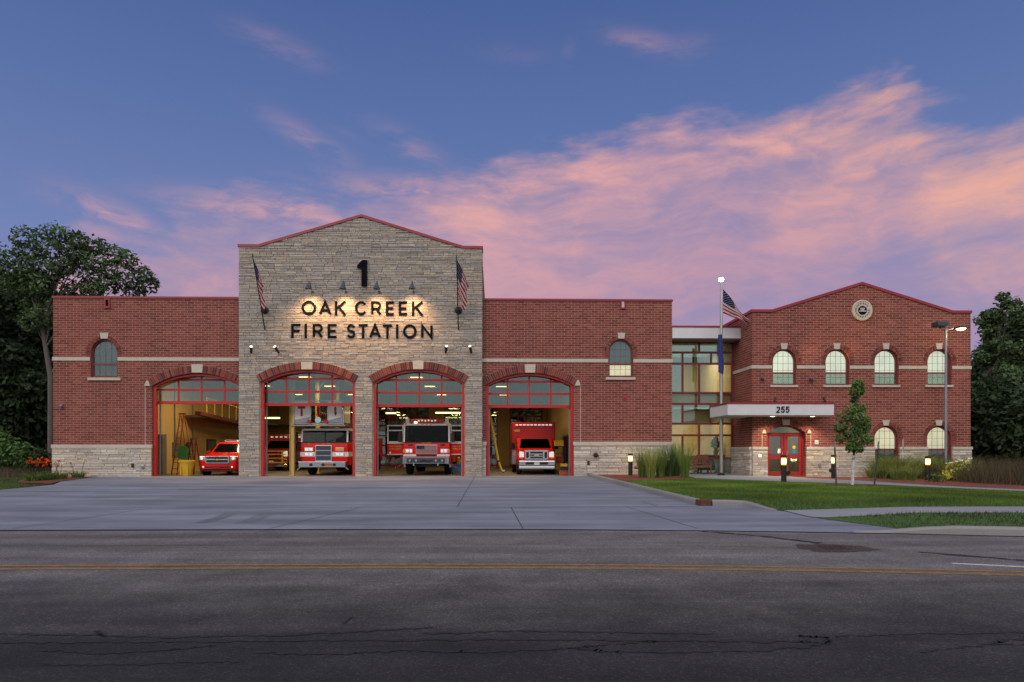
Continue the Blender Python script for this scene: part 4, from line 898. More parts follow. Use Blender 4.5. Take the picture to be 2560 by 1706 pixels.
def glyph(ch, x0, x1, z0, z1, y, th, depth, mb=None):
    mb = mb or MB(); w = x1-x0-th; h = z1-z0-th
    for k, st in enumerate(GL[ch]):
        p = [Vector((x0+th/2+u*w, z0+th/2+v*h)) for u, v in st]; closed = (p[0]-p[-1]).length < 1e-4 and len(p) > 8
        if closed: p = p[:-1]
        n = len(p); L = []; R = []
        for i in range(n):
            a = p[i-1] if (i > 0 or closed) else None; b = p[(i+1) % n] if (i < n-1 or closed) else None
            d1 = (p[i]-a).normalized() if a is not None else None; d2 = (b-p[i]).normalized() if b is not None else None
            if d1 is None: d1 = d2
            if d2 is None: d2 = d1
            n1 = Vector((-d1.y, d1.x)); n2 = Vector((-d2.y, d2.x)); m = n1+n2; m = m.normalized() if m.length > 1e-6 else n1; s = 1/max(.38, m.dot(n1))
            e = Vector((0, 0))
            if not closed and i == 0: e = -d2*th*.5*(0 if ch in 'ARN2' else 1)
            if not closed and i == n-1: e = d1*th*.5*(0 if ch in 'ARN2' else 1)
            L.append(p[i]+e+m*th/2*s); R.append(p[i]+e-m*th/2*s)
        yy = y-.0015*k
        for i in range(n if closed else n-1):
            j = (i+1) % n; mb.prism([(L[i].x, L[i].y), (L[j].x, L[j].y), (R[j].x, R[j].y), (R[i].x, R[i].y)], yy-depth, yy)
    return mb
# station name, every letter its own mesh standing off the stone
SG = empty('station_name_sign', (X_(903, YT), YT-.05, Z_(848, 903, YT)), 'dark raised letters naming the station across the stone gable', 'sign')
zt_, zb_ = Z_(754, 900, YT), Z_(789, 900, YT)
def zoomx(v): return X_(560+v/3.361, YT-.1)
for ch, a, b in (('O',650,771),('A',795,900),('K',930,1020),('C',1098,1195),('R',1235,1322),('E',1358,1425),('E',1468,1538),('K',1578,1668)):
    glyph(ch, zoomx(a), zoomx(b), zb_, zt_, YT-.03, .116, .022).build('letter', M['dark'], parent=SG)
zt_, zb_ = Z_(811, 900, YT), Z_(846.4, 900, YT)
for ch, a, b in (('F',562,640),('I',673,695),('R',742,830),('E',868,943),('S',1028,1103),('T',1130,1205),('A',1217,1318),('T',1333,1410),('I',1443,1465),('O',1503,1617),('N',1655,1752)):
    glyph(ch, zoomx(a), zoomx(b), zb_, zt_, YT-.03, .116, .022).build('letter', M['dark'], parent=SG)
x0, zt_ = P(893, 651, YT-.1); x1, zb_ = P(917.5, 716, YT-.1)
mb = MB().prism([(x0+.21, zb_), (x1, zb_), (x1, zt_), (x0+.24, zt_), (x0, zt_-.26), (x0, zt_-.37), (x0+.21, zt_-.37)], YT-.14, YT-.06)
mb.build('station_number', M['dark'], label='dark numeral 1 near the top of the stone gable', cat='number sign')
CN = empty('street_number', (X_(1957, yca), yca-.02, cz0), 'black street number 255 on the white canopy face', 'number sign')
for ch, a, b in (('2', 1940.5, 1950.2), ('5', 1952.2, 1961.7), ('5', 1963.8, 1973.6)):
    glyph(ch, X_(a, yca), X_(b, yca), Z_(1032.5, 1950, yca), Z_(1016.6, 1950, yca), yca-.012, .05, .02).build('digit', M['dark'], parent=CN)
yy = YR-.125; mb = MB()
for ch, a, b in (('2', 2057.5, 2062.5), ('0', 2064.2, 2070), ('1', 2071.5, 2074.5), ('6', 2074.9, 2080)):
    glyph(ch, X_(a, yy), X_(b, yy), Z_(1138.5, 2070, yy), Z_(1129, 2070, yy), yy-.002, .022, .006, mb)
xx0, xx1 = X_(2054, YR), X_(2083, YR); cs = MB().box(xx0, xx1, YR-.124, YR, Z_(1150, 2070, YR), Z_(1126.5, 2070, YR))
o = part('cornerstone', cs, 'limestone', label='pale cornerstone engraved with the year 2016'); mb.build('engraved_year', M['limestone_dark'], parent=o)

# round crest on the office gable
cx, cz = P(2154.6, 776.4, YR-.03); R_ = 26*YR/F
CR = empty('crest', (cx, YR, cz-R_), 'round pale stone crest with a dark centre on the office gable', 'crest')
MB().lathe([(0, YR-.02), (R_, YR-.02), (R_, YR-.10), (R_*.90, YR-.115), (R_*.86, YR-.085), (0, YR-.085)], (cx, 0, cz), 40, 'y').build('medallion', M['limestone'], parent=CR)
MB().lathe([(0, YR-.08), (R_*.43, YR-.08), (R_*.43, YR-.105), (0, YR-.105)], (cx, 0, cz-.01), 28, 'y').build('dark_centre', M['dark'], parent=CR)
mb = MB().box(cx-.12, cx+.10, YR-.115, YR-.105, cz+.05, cz+.105).box(cx-.18, cx+.17, YR-.115, YR-.105, cz-.075, cz-.03).box(cx-.10, cx+.09, YR-.113, YR-.105, cz-.02, cz+.03); mb.build('emblem', mat('crest_silver', (.45,.43,.40), .5), parent=CR)
mb = MB()
for k in range(17):
    a = 2*pi*k/17+.1
    if k in (3, 12): continue
    Mx = Matrix.Rotation(-a, 3, 'Y'); p = (cx+R_*.65*sin(a), YR-.088, cz+R_*.65*cos(a)); mb.cbox(p, (.035, .012, .075), Mx); mb.cbox((p[0]+.028*cos(a), p[1], p[2]-.028*sin(a)), (.018, .012, .06), Mx)
mb.box(cx-R_*.70, cx-R_*.62, YR-.096, YR-.084, cz-.09, cz+.09)
mb.build('crest_marks', mat('crest_marks_grey', (.12,.115,.11), .8), parent=CR)

# ================================================================== WALL LAMPS, FLAGS
gl = ['gooseneck sign lamp above the letter O, farthest from the numeral', 'gooseneck sign lamp just left of the numeral 1', 'gooseneck sign lamp just right of the numeral 1', 'gooseneck sign lamp nearest the right hand gable flag']
YG = YT-.75
for k, px in enumerate((771, 857, 941.5, 1030)):
    gx, gz_ = P(px, 718, YG)
    g = empty('gooseneck_lamp', (gx, YT, gz_), gl[k], 'wall lamp', 'gooseneck lamps over the station name')
    MB().lathe([(.045, .20), (.06, .14), (.10, .05), (.16, -.06), (.17, -.085), (.155, -.08), (.09, .04), (.03, .12)], (gx, YG, gz_), 18).build('lamp_shade', M['bluesteel'], parent=g, smooth=True)
    MB().tube([(gx, YT-.02, gz_-.08), (gx, YT-.2, gz_+.02), (gx, YT-.42, gz_+.26), (gx, YG+.1, gz_+.32), (gx, YG, gz_+.27), (gx, YG, gz_+.16)], .016, 8).build('arm', M['bluesteel'], parent=g, smooth=True)
    MB().lathe([(0, YT-.05), (.07, YT-.05), (.07, YT-.01)], (gx, 0, gz_-.08), 14, 'y').build('wall_plate', M['bluesteel'], parent=g)
    MB().lathe([(.0, -.045), (.05, -.03), (.055, .0), (.03, .04)], (gx, YG, gz_), 12).build('bulb', M['glow_spot'], parent=g)
    light('sign_lamp', 'SPOT', (gx, YG+.02, gz_-.09), 430, (1,.56,.25), target=(gx, YT+.05, gz_-2.6), spot_size=radians(124), spot_blend=1.0, shadow_soft_size=.22)
bl = ['small bullet spot at the far left of the gable', 'small tilted bullet spot below the left gable flag', 'small tilted bullet spot below the last letter N', 'small bullet spot near the right edge of the gable']
for k, (xa, ya, xb, yb) in enumerate(((628, 867, 628, 883), (687, 867, 697, 883), (1116, 866, 1114, 883), (1174.6, 866, 1178.5, 883))):
    p = P(xa, ya, YT-.42); q = P(xb, yb, YT-.14); a = Vector((p[0], YT-.42, p[1])); b = Vector((q[0], YT-.14, q[1])); dn = (a-b).normalized()
    g = empty('bullet_spot', (q[0], YT, q[1]), bl[k], 'wall lamp', 'bullet spots on the gable')
    MB().tube([b, b+dn*.12, a], [.045, .062, .07], 14).build('housing', M['blackmetal'], parent=g)
    MB().tube([a-dn*.001, a+dn*.02], [.072, .066], 14).build('lens', M['glow_spot'], parent=g)
    MB().tube([Vector((b.x, YT, b.z+.04)), b+dn*.06], .018, 8).build('bracket', M['blackmetal'], parent=g)
    light('flag_spot', 'SPOT', a+dn*.06, 14, (1,.85,.6), target=(a+dn*3), spot_size=radians(35), spot_blend=.5, shadow_soft_size=.03)

def cloth(name, nu, nv, fn, m, parent, **kw):
    me = bpy.data.meshes.new(name); vs = [fn(i/nu, j/nv) for j in range(nv+1) for i in range(nu+1)]; fs = [[j*(nu+1)+i, j*(nu+1)+i+1, (j+1)*(nu+1)+i+1, (j+1)*(nu+1)+i] for j in range(nv) for i in range(nu)]
    off = wloc(parent); me.from_pydata([tuple(Vector(v)-off) for v in vs], [], fs); uv = me.uv_layers.new(name='UVMap')
    for l in me.loops:
        vi = l.vertex_index; uv.data[l.index].uv = ((vi % (nu+1))/nu, (vi//(nu+1))/nv)
    me.polygons.foreach_set('use_smooth', [True]*len(me.polygons)); me.materials.append(m); o = bpy.data.objects.new(name, me); C.objects.link(o); o.parent = parent; return tag(o, **kw)
for k, (px, py, sway) in enumerate(((662, 776, .5), (1146, 776, .95))):
    bx, bz = P(px, py, YT-.05); g = empty('wall_flag', (bx, YT, bz-.9), ['striped flag hanging close to its angled pole at the left of the gable', 'striped flag blown sideways from its pole at the right of the gable'][k], 'flag', 'flags on the stone gable')
    A = Vector((bx, YT-.03, bz-.95)); Bv = Vector((bx, YT-1.75, bz+2.2)); 
    dirv = (Bv-A).normalized(); A2 = A+dirv*.0
    MB().tube([A2, Bv], [.030, .020], 10).build('flag_pole', M['bronze'], parent=g)
    MB().lathe([(0, -.05), (.04, -.02), (.045, .02), (0, .06)], tuple(Bv+dirv*.04), 10).build('finial', mat('gilt_finial', (.45,.33,.12), .35, metal=.8), parent=g, smooth=True)
    mid = A+(Bv-A)*.18
    MB().lathe([(0, 0), (.17, 0), (.19, -.05), (.10, -.09), (.05, -.3), (0, -.3)], (bx, YT, bz), 18, 'y').build('bracket', M['bronze'], parent=g)
    MB().tube([Vector((bx, YT-.03, bz-.08)), A+(Bv-A)*.30], .045, 10).build('socket', M['bronze'], parent=g)
    L = (Bv-A).length
    def fl(u, v, A=A, Bv=Bv, dirv=dirv, sway=sway):
        # v: along hoist from low to top, u: along fly
        hoist = A+dirv*(L*(.50+.46*v)); fly = 1.65*u
        fold = .10*sin(7*u+5*v)*u+.05*sin(15*u-3*v)*u
        sag = Vector((sway*.42*fly*(1-.25*u)+fold*.6+.035*sin(9*v+4*u)*u, .10*fly+fold, -.83*fly*(1-.06*sway)))
        drop = Vector((sway*.30*u*(v)*.9, .5*u*v, -.15*u*v))
        return hoist+sag*.62+drop+dirv*(-.2*u*v)
    cloth('flag_cloth', 26, 16, fl, M['flag'], g)

# small wall fittings
def fitting(name, px, py, Y, mbf, m, label, cat):
    x, z = P(px, py, Y); mb = MB(); mbf(mb, x, Y, z); return mb.build(name, M[m], label=label, cat=cat)
dome = lambda mb, x, Y, z: (mb.box(x-.05, x+.05, Y-.06, Y-.002, z-.02, z+.10), mb.lathe([(.0, -.09), (.05, -.07), (.075, 0), (.075, .03), (0, .03)], (x, Y-.13, z), 14), mb.box(x-.03, x+.03, Y-.14, Y-.05, z+.03, z+.06))
fitting('security_camera', 155, 1017, YW, dome, 'galv', 'small dome camera near the far left edge of the brick', 'camera')
fitting('security_camera', 1904, 949, YR, dome, 'bluesteel', 'small dome camera left of the first upper office window', 'camera')
fitting('security_camera', 2026, 951, YR, dome, 'bluesteel', 'small dome camera between the first two upper office windows', 'camera')
fitting('alarm_strobe', 1561.6, 997, YW, lambda mb, x, Y, z: (mb.box(x-.06, x+.06, Y-.05, Y-.002, z-.09, z+.09), mb.box(x-.03, x+.03, Y-.085, Y-.05, z-.05, z+.03)), 'redlens', 'small red alarm strobe on the brick beside the lobby', 'alarm')
fitting('hose_connection', 1489, 1138, YW-.11, lambda mb, x, Y, z: (mb.lathe([(0, .0), (.11, .0), (.12, -.04), (.07, -.06), (.07, -.12), (0, -.12)], (x, Y, z), 16, 'y'), mb.lathe([(0, .0), (.05, .0), (.05, -.16), (0, -.16)], (x+.09, Y, z-.04), 12, 'y')), 'bronze', 'round hose connection on the stone base beside the ambulance bay', 'hose connection')
fitting('hose_bib', 1471, 1157.5, YW-.11, lambda mb, x, Y, z: (mb.box(x-.06, x+.06, Y-.05, Y, z-.09, z+.09), mb.tube([(x, Y-.04, z), (x, Y-.12, z-.01), (x, Y-.14, z-.07)], .02, 8)), 'bronze', 'small dark wall tap low on the stone base', 'tap')
fitting('outlet_cover', 332, 1164, YW-.11, lambda mb, x, Y, z: (mb.box(x-.05, x+.05, Y-.05, Y, z-.09, z+.09), mb.box(x-.065, x+.065, Y-.06, Y-.01, z+.06, z+.10)), 'blackmetal', 'dark electrical box left of the wall bib on the left stone base', 'outlet')
fitting('hose_bib', 357, 1167, YW-.11, lambda mb, x, Y, z: (mb.lathe([(0, 0), (.10, 0), (.10, -.05), (.04, -.07), (0, -.07)], (x, Y, z), 14, 'y'), mb.tube([(x, Y-.05, z), (x, Y-.13, z-.02), (x, Y-.14, z-.08)], .022, 8)), 'galv', 'round grey wall bib beside the chief vehicle bay', 'tap')
fitting('intercom', 2041, 1106, YR, lambda mb, x, Y, z: (mb.box(x-.09, x+.07, Y-.06, Y-.002, z-.10, z+.10), mb.box(x-.06, x+.04, Y-.075, Y-.06, z-.02, z+.06)), 'white', 'white intercom box to the right of the entrance doors', 'intercom')
fitting('push_button', 1900, 1139.5, YR-.11, lambda mb, x, Y, z: (mb.lathe([(0, 0), (.055, 0), (.055, -.02), (.03, -.03), (0, -.03)], (x, Y, z), 14, 'y'),), 'glow_small', 'small lit button on the stone left of the entrance', 'button')
fitting('wall_vent', 2049, 1164, YR-.11, lambda mb, x, Y, z: (mb.box(x-.06, x+.06, Y-.05, Y, z-.08, z+.08), mb.box(x-.05, x+.05, Y-.065, Y-.05, z-.07, z-.05)), 'galv', 'small grey vent low on the stone beside the entrance', 'vent')
for px, py, l in ((268, 760, 'red trimmed roof scupper on the left brick wing'), (1557.5, 763, 'red trimmed roof scupper on the brick beside the lobby')):
    x, z = P(px, py, YW-.04); o = part('scupper', MB().plate([[(x-.13, z-.2), (x+.13, z-.2), (x+.13, z+.26), (x-.13, z+.26)], [(x-.07, z-.12), (x+.07, z-.12), (x+.07, z+.2), (x-.07, z+.2)]], YW-.07, YW+.0), 'redtrim', label=l)
    part('scupper_throat', MB().box(x-.075, x+.075, YW-.015, YW-.002, z-.13, z+.21), 'dark' if px < 900 else 'white_panel', parent=o)
for k, px in enumerate((1929, 2055)):
    x, z = P(px, 1005, 31.6); z = cz1+.085
    g = empty('uplight', (x, 31.28, z), ['small black uplight on the canopy roof above the doors', 'small black uplight on the canopy roof at its tree end'][k], 'uplight', 'uplights on the canopy')
    MB().box(x-.05, x+.05, 31.22, 31.34, z, z+.05).build('base', M['blackmetal'], parent=g)
    MB().tube([(x, 31.26, z+.06), (x+.06*(1-k*2), 31.30, z+.22)], [.045, .06], 12).build('housing', M['blackmetal'], parent=g)
    light('crest_spot', 'SPOT', (x+.07*(1-k*2), 31.3, z+.26), 420, (1,.52,.18), target=(X_(2068 if k == 0 else 2175, YR), YR, 7.2+.3*k), spot_size=radians(26), spot_blend=.9, shadow_soft_size=.05)

# ================================================================== VEHICLES (local frame: front at y = 0, length along +y, ground z = 0)
def wheel(par, x, y, r=.52, w_=.30, m='chrome', dual=False):
    wmb = MB().lathe([(r*.55, -w_/2), (r*.9, -w_/2), (r, -w_*.36), (r, w_*.36), (r*.9, w_/2), (r*.55, w_/2)], (x, y, r), 28, 'x')
    o = wmb.build('wheel', M['rubber'], parent=par, world=False, smooth=True)
    s = 1 if x > 0 else -1
    MB().lathe([(0, s*w_*.30), (r*.22, s*w_*.46), (r*.30, s*w_*.30), (r*.52, s*w_*.36), (r*.57, s*w_*.5), (r*.57, -s*w_*.4), (0, -s*w_*.4)], (x, y, r), 20, 'x').build('rim', M[m], parent=o, world=False, smooth=True)
    return o
def rrect(x0, x1, z0, z1, r, n=4):
    pts = []
    for cx_, cz_, a in ((x1-r, z0+r, -90), (x1-r, z1-r, 0), (x0+r, z1-r, 90), (x0+r, z0+r, 180)):
        pts += [(cx_+r*cos(radians(a+90*i/n)), cz_+r*sin(radians(a+90*i/n))) for i in range(n+1)]
    return pts
def L_(mb, name, m, par, **kw): return mb.build(name, M[m], parent=par, world=False, **kw)
def text(par, s, xc, z, h, y, m='gold', lw=.62, gap=.24, name='gold_lettering', th=.16):
    mb = MB(); adv = h*lw; tot = sum((adv*.45 if c == ' ' else (adv*.35 if c == 'I' else adv))+h*gap for c in s)-h*gap; x = xc-tot/2
    for c in s:
        wd = adv*.45 if c == ' ' else (adv*.35 if c == 'I' else adv)
        if c != ' ': glyph(c, x, x+wd, z, z+h, y, h*th, .006, mb)
        x += wd+h*gap
    return L_(mb, name, m, par)
def cab(par, W, L, zlow, zbelt, zglass0, zroof, red='truckred', roof='truckwhite', split=False, wheel_y=1.45, wr=.56):
    hw = W/2
    # lower cab, front corners rounded in plan, wheel arch cut from the side profile
    prof = [(0.06, zlow), (wheel_y-wr-.08, zlow), (wheel_y-wr-.02, .75), (wheel_y-.32, 1.08), (wheel_y+.32, 1.08), (wheel_y+wr+.02, .75), (wheel_y+wr+.08, zlow), (L, zlow), (L, zbelt), (0.03, zbelt), (0, zbelt-.25), (0, zlow+.15)]
    mb = MB().xprism(prof, -hw, hw); L_(mb, 'cab_body', red, par, bevel=.05)
    # upper cab: roof and pillars
    mb = MB(); mb.xprism([(.10, zroof-.11), (L, zroof-.11), (L, zroof), (.42, zroof+.02), (.12, zroof-.01)], -hw+.02, hw-.02)
    for s in (-1, 1):
        mb.bar((s*(hw-.05), .05, zbelt), (s*(hw-.06), .16, zroof-.09), .085, .09)
        mb.bar((s*(hw-.05), 1.35, zbelt), (s*(hw-.06), 1.35, zroof-.09), .12, .09); mb.bar((s*(hw-.05), L-.08, zbelt), (s*(hw-.06), L-.08, zroof-.09), .14, .09)
    L_(mb, 'cab_roof', roof, par, bevel=.02)
    ws = MB(); ws.add([(-hw+.09, .055, zglass0), (hw-.09, .055, zglass0), (hw-.10, .165, zroof-.10), (-hw+.10, .165, zroof-.10), (-hw+.09, .07, zglass0), (hw-.09, .07, zglass0), (hw-.10, .18, zroof-.10), (-hw+.10, .18, zroof-.10)], [(0,1,2,3),(7,6,5,4),(0,4,5,1),(1,5,6,2),(2,6,7,3),(3,7,4,0)])
    wo = L_(ws, 'windshield', 'truckglass', par)
    tr = MB().bar((-hw+.06, .045, zglass0-.02), (hw-.06, .045, zglass0-.02), .04, .05)
    if split: tr.bar((0, .045, zglass0), (0, .15, zroof-.1), .05, .04, up=(0,1,0))
    for s in (-1, 1): tr.bar((s*.18-.0, .03, zglass0+.02), (s*.62, .055, zglass0+.20), .014, .016)
    L_(tr, 'wiper', 'cabdark', wo)
    for s in (-1, 1): L_(MB().box(s*(hw-.045)-.006, s*(hw-.045)+.006, 1.42, L-.16, zbelt+.02, zroof-.14), 'side_window', 'truckglass', par)
    inn = MB().box(-hw+.1, hw-.1, L-.12, L-.06, zlow+.4, zroof-.12).box(-hw+.12, hw-.12, .14, .42, zbelt-.12, zbelt+.03).box(-hw+.1, hw-.1, .1, L-.1, zbelt-.5, zbelt-.42)
    for xx in (-.68, .68): inn.box(xx-.26, xx+.26, 1.05, 1.2, zbelt-.4, zbelt+.42).box(xx-.26, xx+.26, .75, 1.15, zbelt-.4, zbelt-.1)
    inn.lathe([(.19, -.012), (.21, 0), (.19, .012), (.175, 0)], (.62, .52, zbelt+.10), 18, 'y')
    L_(inn, 'cab_interior', 'cabdark', par)
    vz_ = MB()
    for s in (-1, 1): L_(MB().box(s*.55-.34, s*.55+.34, .24, .30, zroof-.30, zroof-.14), 'sun_visor', 'galv', par)
    vz_.box(-.30, .06, .16, .40, zbelt+.03, zbelt+.20).box(.18, .34, .2, .34, zbelt+.03, zbelt+.26).lathe([(0, 0), (.13, .0), (.15, .08), (.09, .18), (0, .2)], (-.72, .34, zbelt+.03), 14); L_(vz_, 'dash_equipment', 'bluesteel', par)
    for xx in (-.68, .68): L_(MB().box(xx-.2, xx+.2, 1.0, 1.06, zbelt-.2, zbelt+.5), 'seat_cover', 'ladderred', par, bevel=.04)
def mirror(par, x, z, y=.0, h=.45):
    s = 1 if x > 0 else -1
    o = L_(MB().tube([(x-s*.28, y+.12, z+.1), (x, y-.06, z+h*.6), (x, y-.06, z-h*.5), (x-s*.28, y+.12, z-.25)], .016, 6), 'mirror', 'chrome', par)
    L_(MB().box(x-.09, x+.09, y-.10, y-.0, z-h/2, z+h/2), 'mirror_head', 'cabdark', o, bevel=.02)

# ---- bay 3: pumper engine with open cab doors
ex = (X_(1007.8, 35.6)+X_(1124.8, 35.6))/2
EN = empty('fire_engine', (ex, 35.6, FL), 'red pumper engine with both cab doors swung open and a flag on its grille', 'fire engine')
cab(EN, 2.44, 3.2, .62, 1.71, 1.72, 2.69)
hw = 1.22
L_(MB().box(-1.16, 1.16, -.36, .02, .60, .92).box(-1.20, -1.08, -.38, -.3, .58, .93).box(1.08, 1.20, -.38, -.3, .58, .93).box(-1.2, 1.2, -.39, .02, .92, .955), 'bumper', 'alu', EN, bevel=.015)
L_(MB().box(-.98, .98, -.372, -.362, .645, .885), 'bumper_panel', 'bluesteel', EN)
for a_ in (-.82, -.50, .52, .84): L_(MB().lathe([(0, -.43), (.06, -.43), (.075, -.37), (.075, -.36)], (a_, 0, .765), 14, 'y'), 'bumper_light', 'chrome', EN)
L_(MB().tube([(-.3, -.40, .70), (-.1, -.42, .80), (.12, -.41, .70), (.3, -.40, .79)], .03, 8), 'hose_line', 'cabdark', EN)
for a_ in (-.62, .62): L_(MB().box(a_-.035, a_+.035, -.41, -.36, .50, .62), 'tow_hook', 'chrome', EN)
mb = MB()
for s in (-1, 1): mb.box(s*.87-.33, s*.87+.33, -.012, .01, .985, 1.085)
L_(mb, 'reflective_stripe', 'truckwhite', EN)
L_(MB().box(-.53, .53, -.015, .01, .98, 1.07), 'lower_grille', 'blackmetal', EN)
gmb = MB().box(-.56, .56, -.02, .012, 1.13, 1.575); L_(gmb, 'grille_surround', 'chrome', EN, bevel=.01)
def gflag(u, v): return Vector((ex-.53+1.06*u, 35.6-.028+.008*sin(u*9+v*2), FL+1.155+.395*v))
cloth('grille_flag', 20, 8, gflag, flag_mat('grille_flag_art'), EN)
for s in (-1, 1):
    o = L_(MB().box(s*.93-.21, s*.93+.21, -.03, .01, 1.15, 1.36), 'headlight', 'chrome', EN, bevel=.02)
    L_(MB().lathe([(0, -.045), (.07, -.04), (.078, -.02)], (s*.90-.09, 0, 1.255), 14, 'y').lathe([(0, -.045), (.07, -.04), (.078, -.02)], (s*.90+.09, 0, 1.255), 14, 'y'), 'lens', 'lens', o)
    L_(MB().box(s*1.155-.055, s*1.155+.055, -.025, .02, 1.16, 1.35), 'turn_signal', 'amber', EN, bevel=.015)
    L_(MB().box(s*.83-.13, s*.83+.13, -.015, .01, 1.53, 1.61), 'air_intake', 'blackmetal', EN)
    mirror(EN, s*1.38, 1.95)
    wheel(EN, s*1.02, 1.42, .54, .34); wheel(EN, s*1.0, 6.6, .54, .5)
    # open doors
    xh = s*1.22; x1 = s*2.08; a, b = sorted((xh, x1))
    do = L_(MB().box(a, b, .28, .34, 1.07, 1.70), 'cab_door', 'truckred', EN, bevel=.02)
    fm = MB().plate([[(a, 1.70), (b, 1.70), (b, 2.62), (a, 2.62)], [(a+.07, 1.76), (b-.07, 1.76), (b-.07, 2.30), (a+.07, 2.30)], [(a+.07, 2.36), (b-.07, 2.36), (b-.07, 2.56), (a+.07, 2.56)]], .285, .335); L_(fm, 'door_frame', 'truckwhite', do)
    L_(MB().box(a+.06, b-.06, .306, .314, 1.74, 2.58), 'door_glass', 'truckglass', do)
    L_(MB().box(a+.0, b-.0, .27, .278, 1.64, 1.72).box(a, b, .27, .278, 1.06, 1.10), 'door_trim', 'truckwhite', do)
    L_(MB().box(s*1.92-.05, s*1.92+.05, .22, .275, 1.10, 1.22), 'door_handle', 'chrome', do)
    text(do, 'OAK CREEK', (a+b)/2, 1.46, .085, .272, lw=.66, th=.2); text(do, 'FIRE DEPT', (a+b)/2, 1.32, .085, .272, lw=.66, th=.2)
    L_(MB().tube([(s*1.2, .0, .62), (s*1.42, -.12, .48), (s*1.62, -.1, .36)], .024, 8), 'curb_feeler', 'redlens', EN)
    L_(MB().box(s*1.2-.05, s*1.2+.05, .5, 1.0, .40, .62), 'step', 'alu', EN)
text(EN, 'OAK CREEK', 0, 1.635, .06, -.004, lw=.7, th=.2)
lb_ = L_(MB().xprism([(.22, 2.72), (.22, 2.88), (.30, 2.93), (.52, 2.93), (.6, 2.86), (.6, 2.72)], -.86, .86), 'light_bar', 'redlens', EN, bevel=.02)
mb = MB()
for i in range(6): mb.lathe([(0, .20), (.045, .205), (.045, .23)], (-.42+i*.17, 0, 2.83+.02*(i % 2)), 10, 'y')
L_(mb, 'lamp', 'lens', lb_)
mb = MB()
for xx in (-1.08, -.22, -.0, .22, 1.08): mb.box(xx-.06, xx+.06, .10, .13, 2.62, 2.68)
L_(mb, 'marker_light', 'amber', EN); [L_(MB().box(a_, a_+.18, .3, .5, 2.70, 2.96), 'horn_bracket', 'truckwhite', EN) for a_ in (-1.12, .94)]
L_(MB().box(-.66, -.50, .12, .2, 2.70, 2.80), 'work_light', 'glow_spot', EN)
bd = L_(MB().box(-1.2, 1.2, 3.35, 8.6, .62, 2.55), 'body', 'truckred', EN, bevel=.03)
mb = MB()
for s in (-1, 1):
    for k in range(4): mb.box(s*1.2-.012, s*1.2+.012, 3.5+k*1.25, 4.6+k*1.25, 1.1, 2.35)
L_(mb, 'roll_shutter', 'alu', bd); L_(MB().box(-1.0, 1.0, 3.4, 8.5, 2.56, 2.9), 'hose_bed', 'alu', EN)
L_(MB().box(-.42, .42, .2, 8.4, .42, .62).box(-.98, .98, 1.3, 1.55, .45, .62).box(-.98, .98, 6.5, 6.7, .45, .62), 'chassis', 'blackmetal', EN)

# ---- bay 2: platform ladder truck
tx = X_(811, 35.4)
TR = empty('ladder_truck', (tx, 35.4, FL), 'red platform ladder truck with a white bucket marked T above its cab', 'ladder truck')
cab(TR, 2.44, 3.4, .52, 1.70, 1.71, 2.42, split=True)
st_ = MB().box(-1.235, 1.235, -.008, .01, .97, 1.20).box(-1.24, -1.215, -.0, 3.3, .97, 1.20).box(1.215, 1.24, -.0, 3.3, .97, 1.20); L_(st_, 'white_stripe', 'truckwhite', TR)
go = L_(MB().box(-.47, .40, -.06, .0, .72, 1.55), 'grille', 'chrome', TR, bevel=.015)
mb = MB()
for k in range(3): mb.box(-.41, .34, -.068, -.055, .78+k*.26, 1.0+k*.26)
L_(mb, 'mesh', 'bluesteel', go)
L_(MB().box(-1.18, 1.18, -.5, .02, .43, .69).box(-1.2, 1.2, -.52, .0, .69, .715), 'bumper', 'chrome', TR, bevel=.03)
mb = MB()
for xx in (-.55, .05, .62): mb.lathe([(0, -.56), (.075, -.56), (.085, -.52), (.085, -.49)], (xx, 0, .56), 14, 'y')
L_(mb, 'siren', 'blackmetal', TR); L_(MB().box(.14, .5, -.515, -.50, .50, .62), 'plate', 'orange', TR)
for s in (-1, 1):
    for z0, hh in ((1.24, .19), (1.0, .17)):
        o = L_(MB().box(s*.79-.23, s*.79+.23, -.035, .0, z0, z0+hh), 'headlight', 'chrome', TR, bevel=.015)
        L_(MB().box(s*.79-.2, s*.79-.01, -.045, -.03, z0+.03, z0+hh-.03).box(s*.79+.03, s*.79+.19, -.045, -.03, z0+.03, z0+hh-.03), 'lens', 'amber' if z0 > 1.2 and s > 0 else 'lens', o)
    mirror(TR, s*1.42, 2.0, h=.5); wheel(TR, s*1.0, 1.5, .54, .36); wheel(TR, s*1.0, 8.2, .54, .5); wheel(TR, s*1.0, 9.5, .54, .5)
    L_(MB().tube([(s*1.14, -.3, .44), (s*1.30, -.34, .30)], .04, 8), 'tow_eye', 'chrome', TR)
text(TR, 'OAK CREEK', .10, 1.60, .055, -.004, lw=.75, th=.2); text(TR, 'T1', -.78, 1.58, .07, -.004, lw=.8, th=.22)
L_(MB().box(-1.2, 1.2, 3.6, 11, .60, 2.1), 'body', 'truckred', TR, bevel=.03)
L_(MB().box(-.45, .45, .2, 10.8, .40, .62), 'chassis', 'blackmetal', TR)
BK = L_(MB().box(-1.45, 1.12, -.55, .95, 2.62, 2.68).box(-1.52, 1.2, -.62, -.56, 2.52, 2.58), 'platform_bucket', 'alu', TR)
for a, b in ((-1.45, -.58), (.32, 1.02)):
    L_(MB().box(a, b, -.55, -.50, 2.70, 3.78), 'front_panel', 'truckwhite', BK, bevel=.015)
    L_(MB().prism([(a+.03, 2.72), (b-.03, 2.72), (b-.03, 2.98), (a+.03, 2.82)], -.56, -.551), 'kick_plate', 'galv', BK)
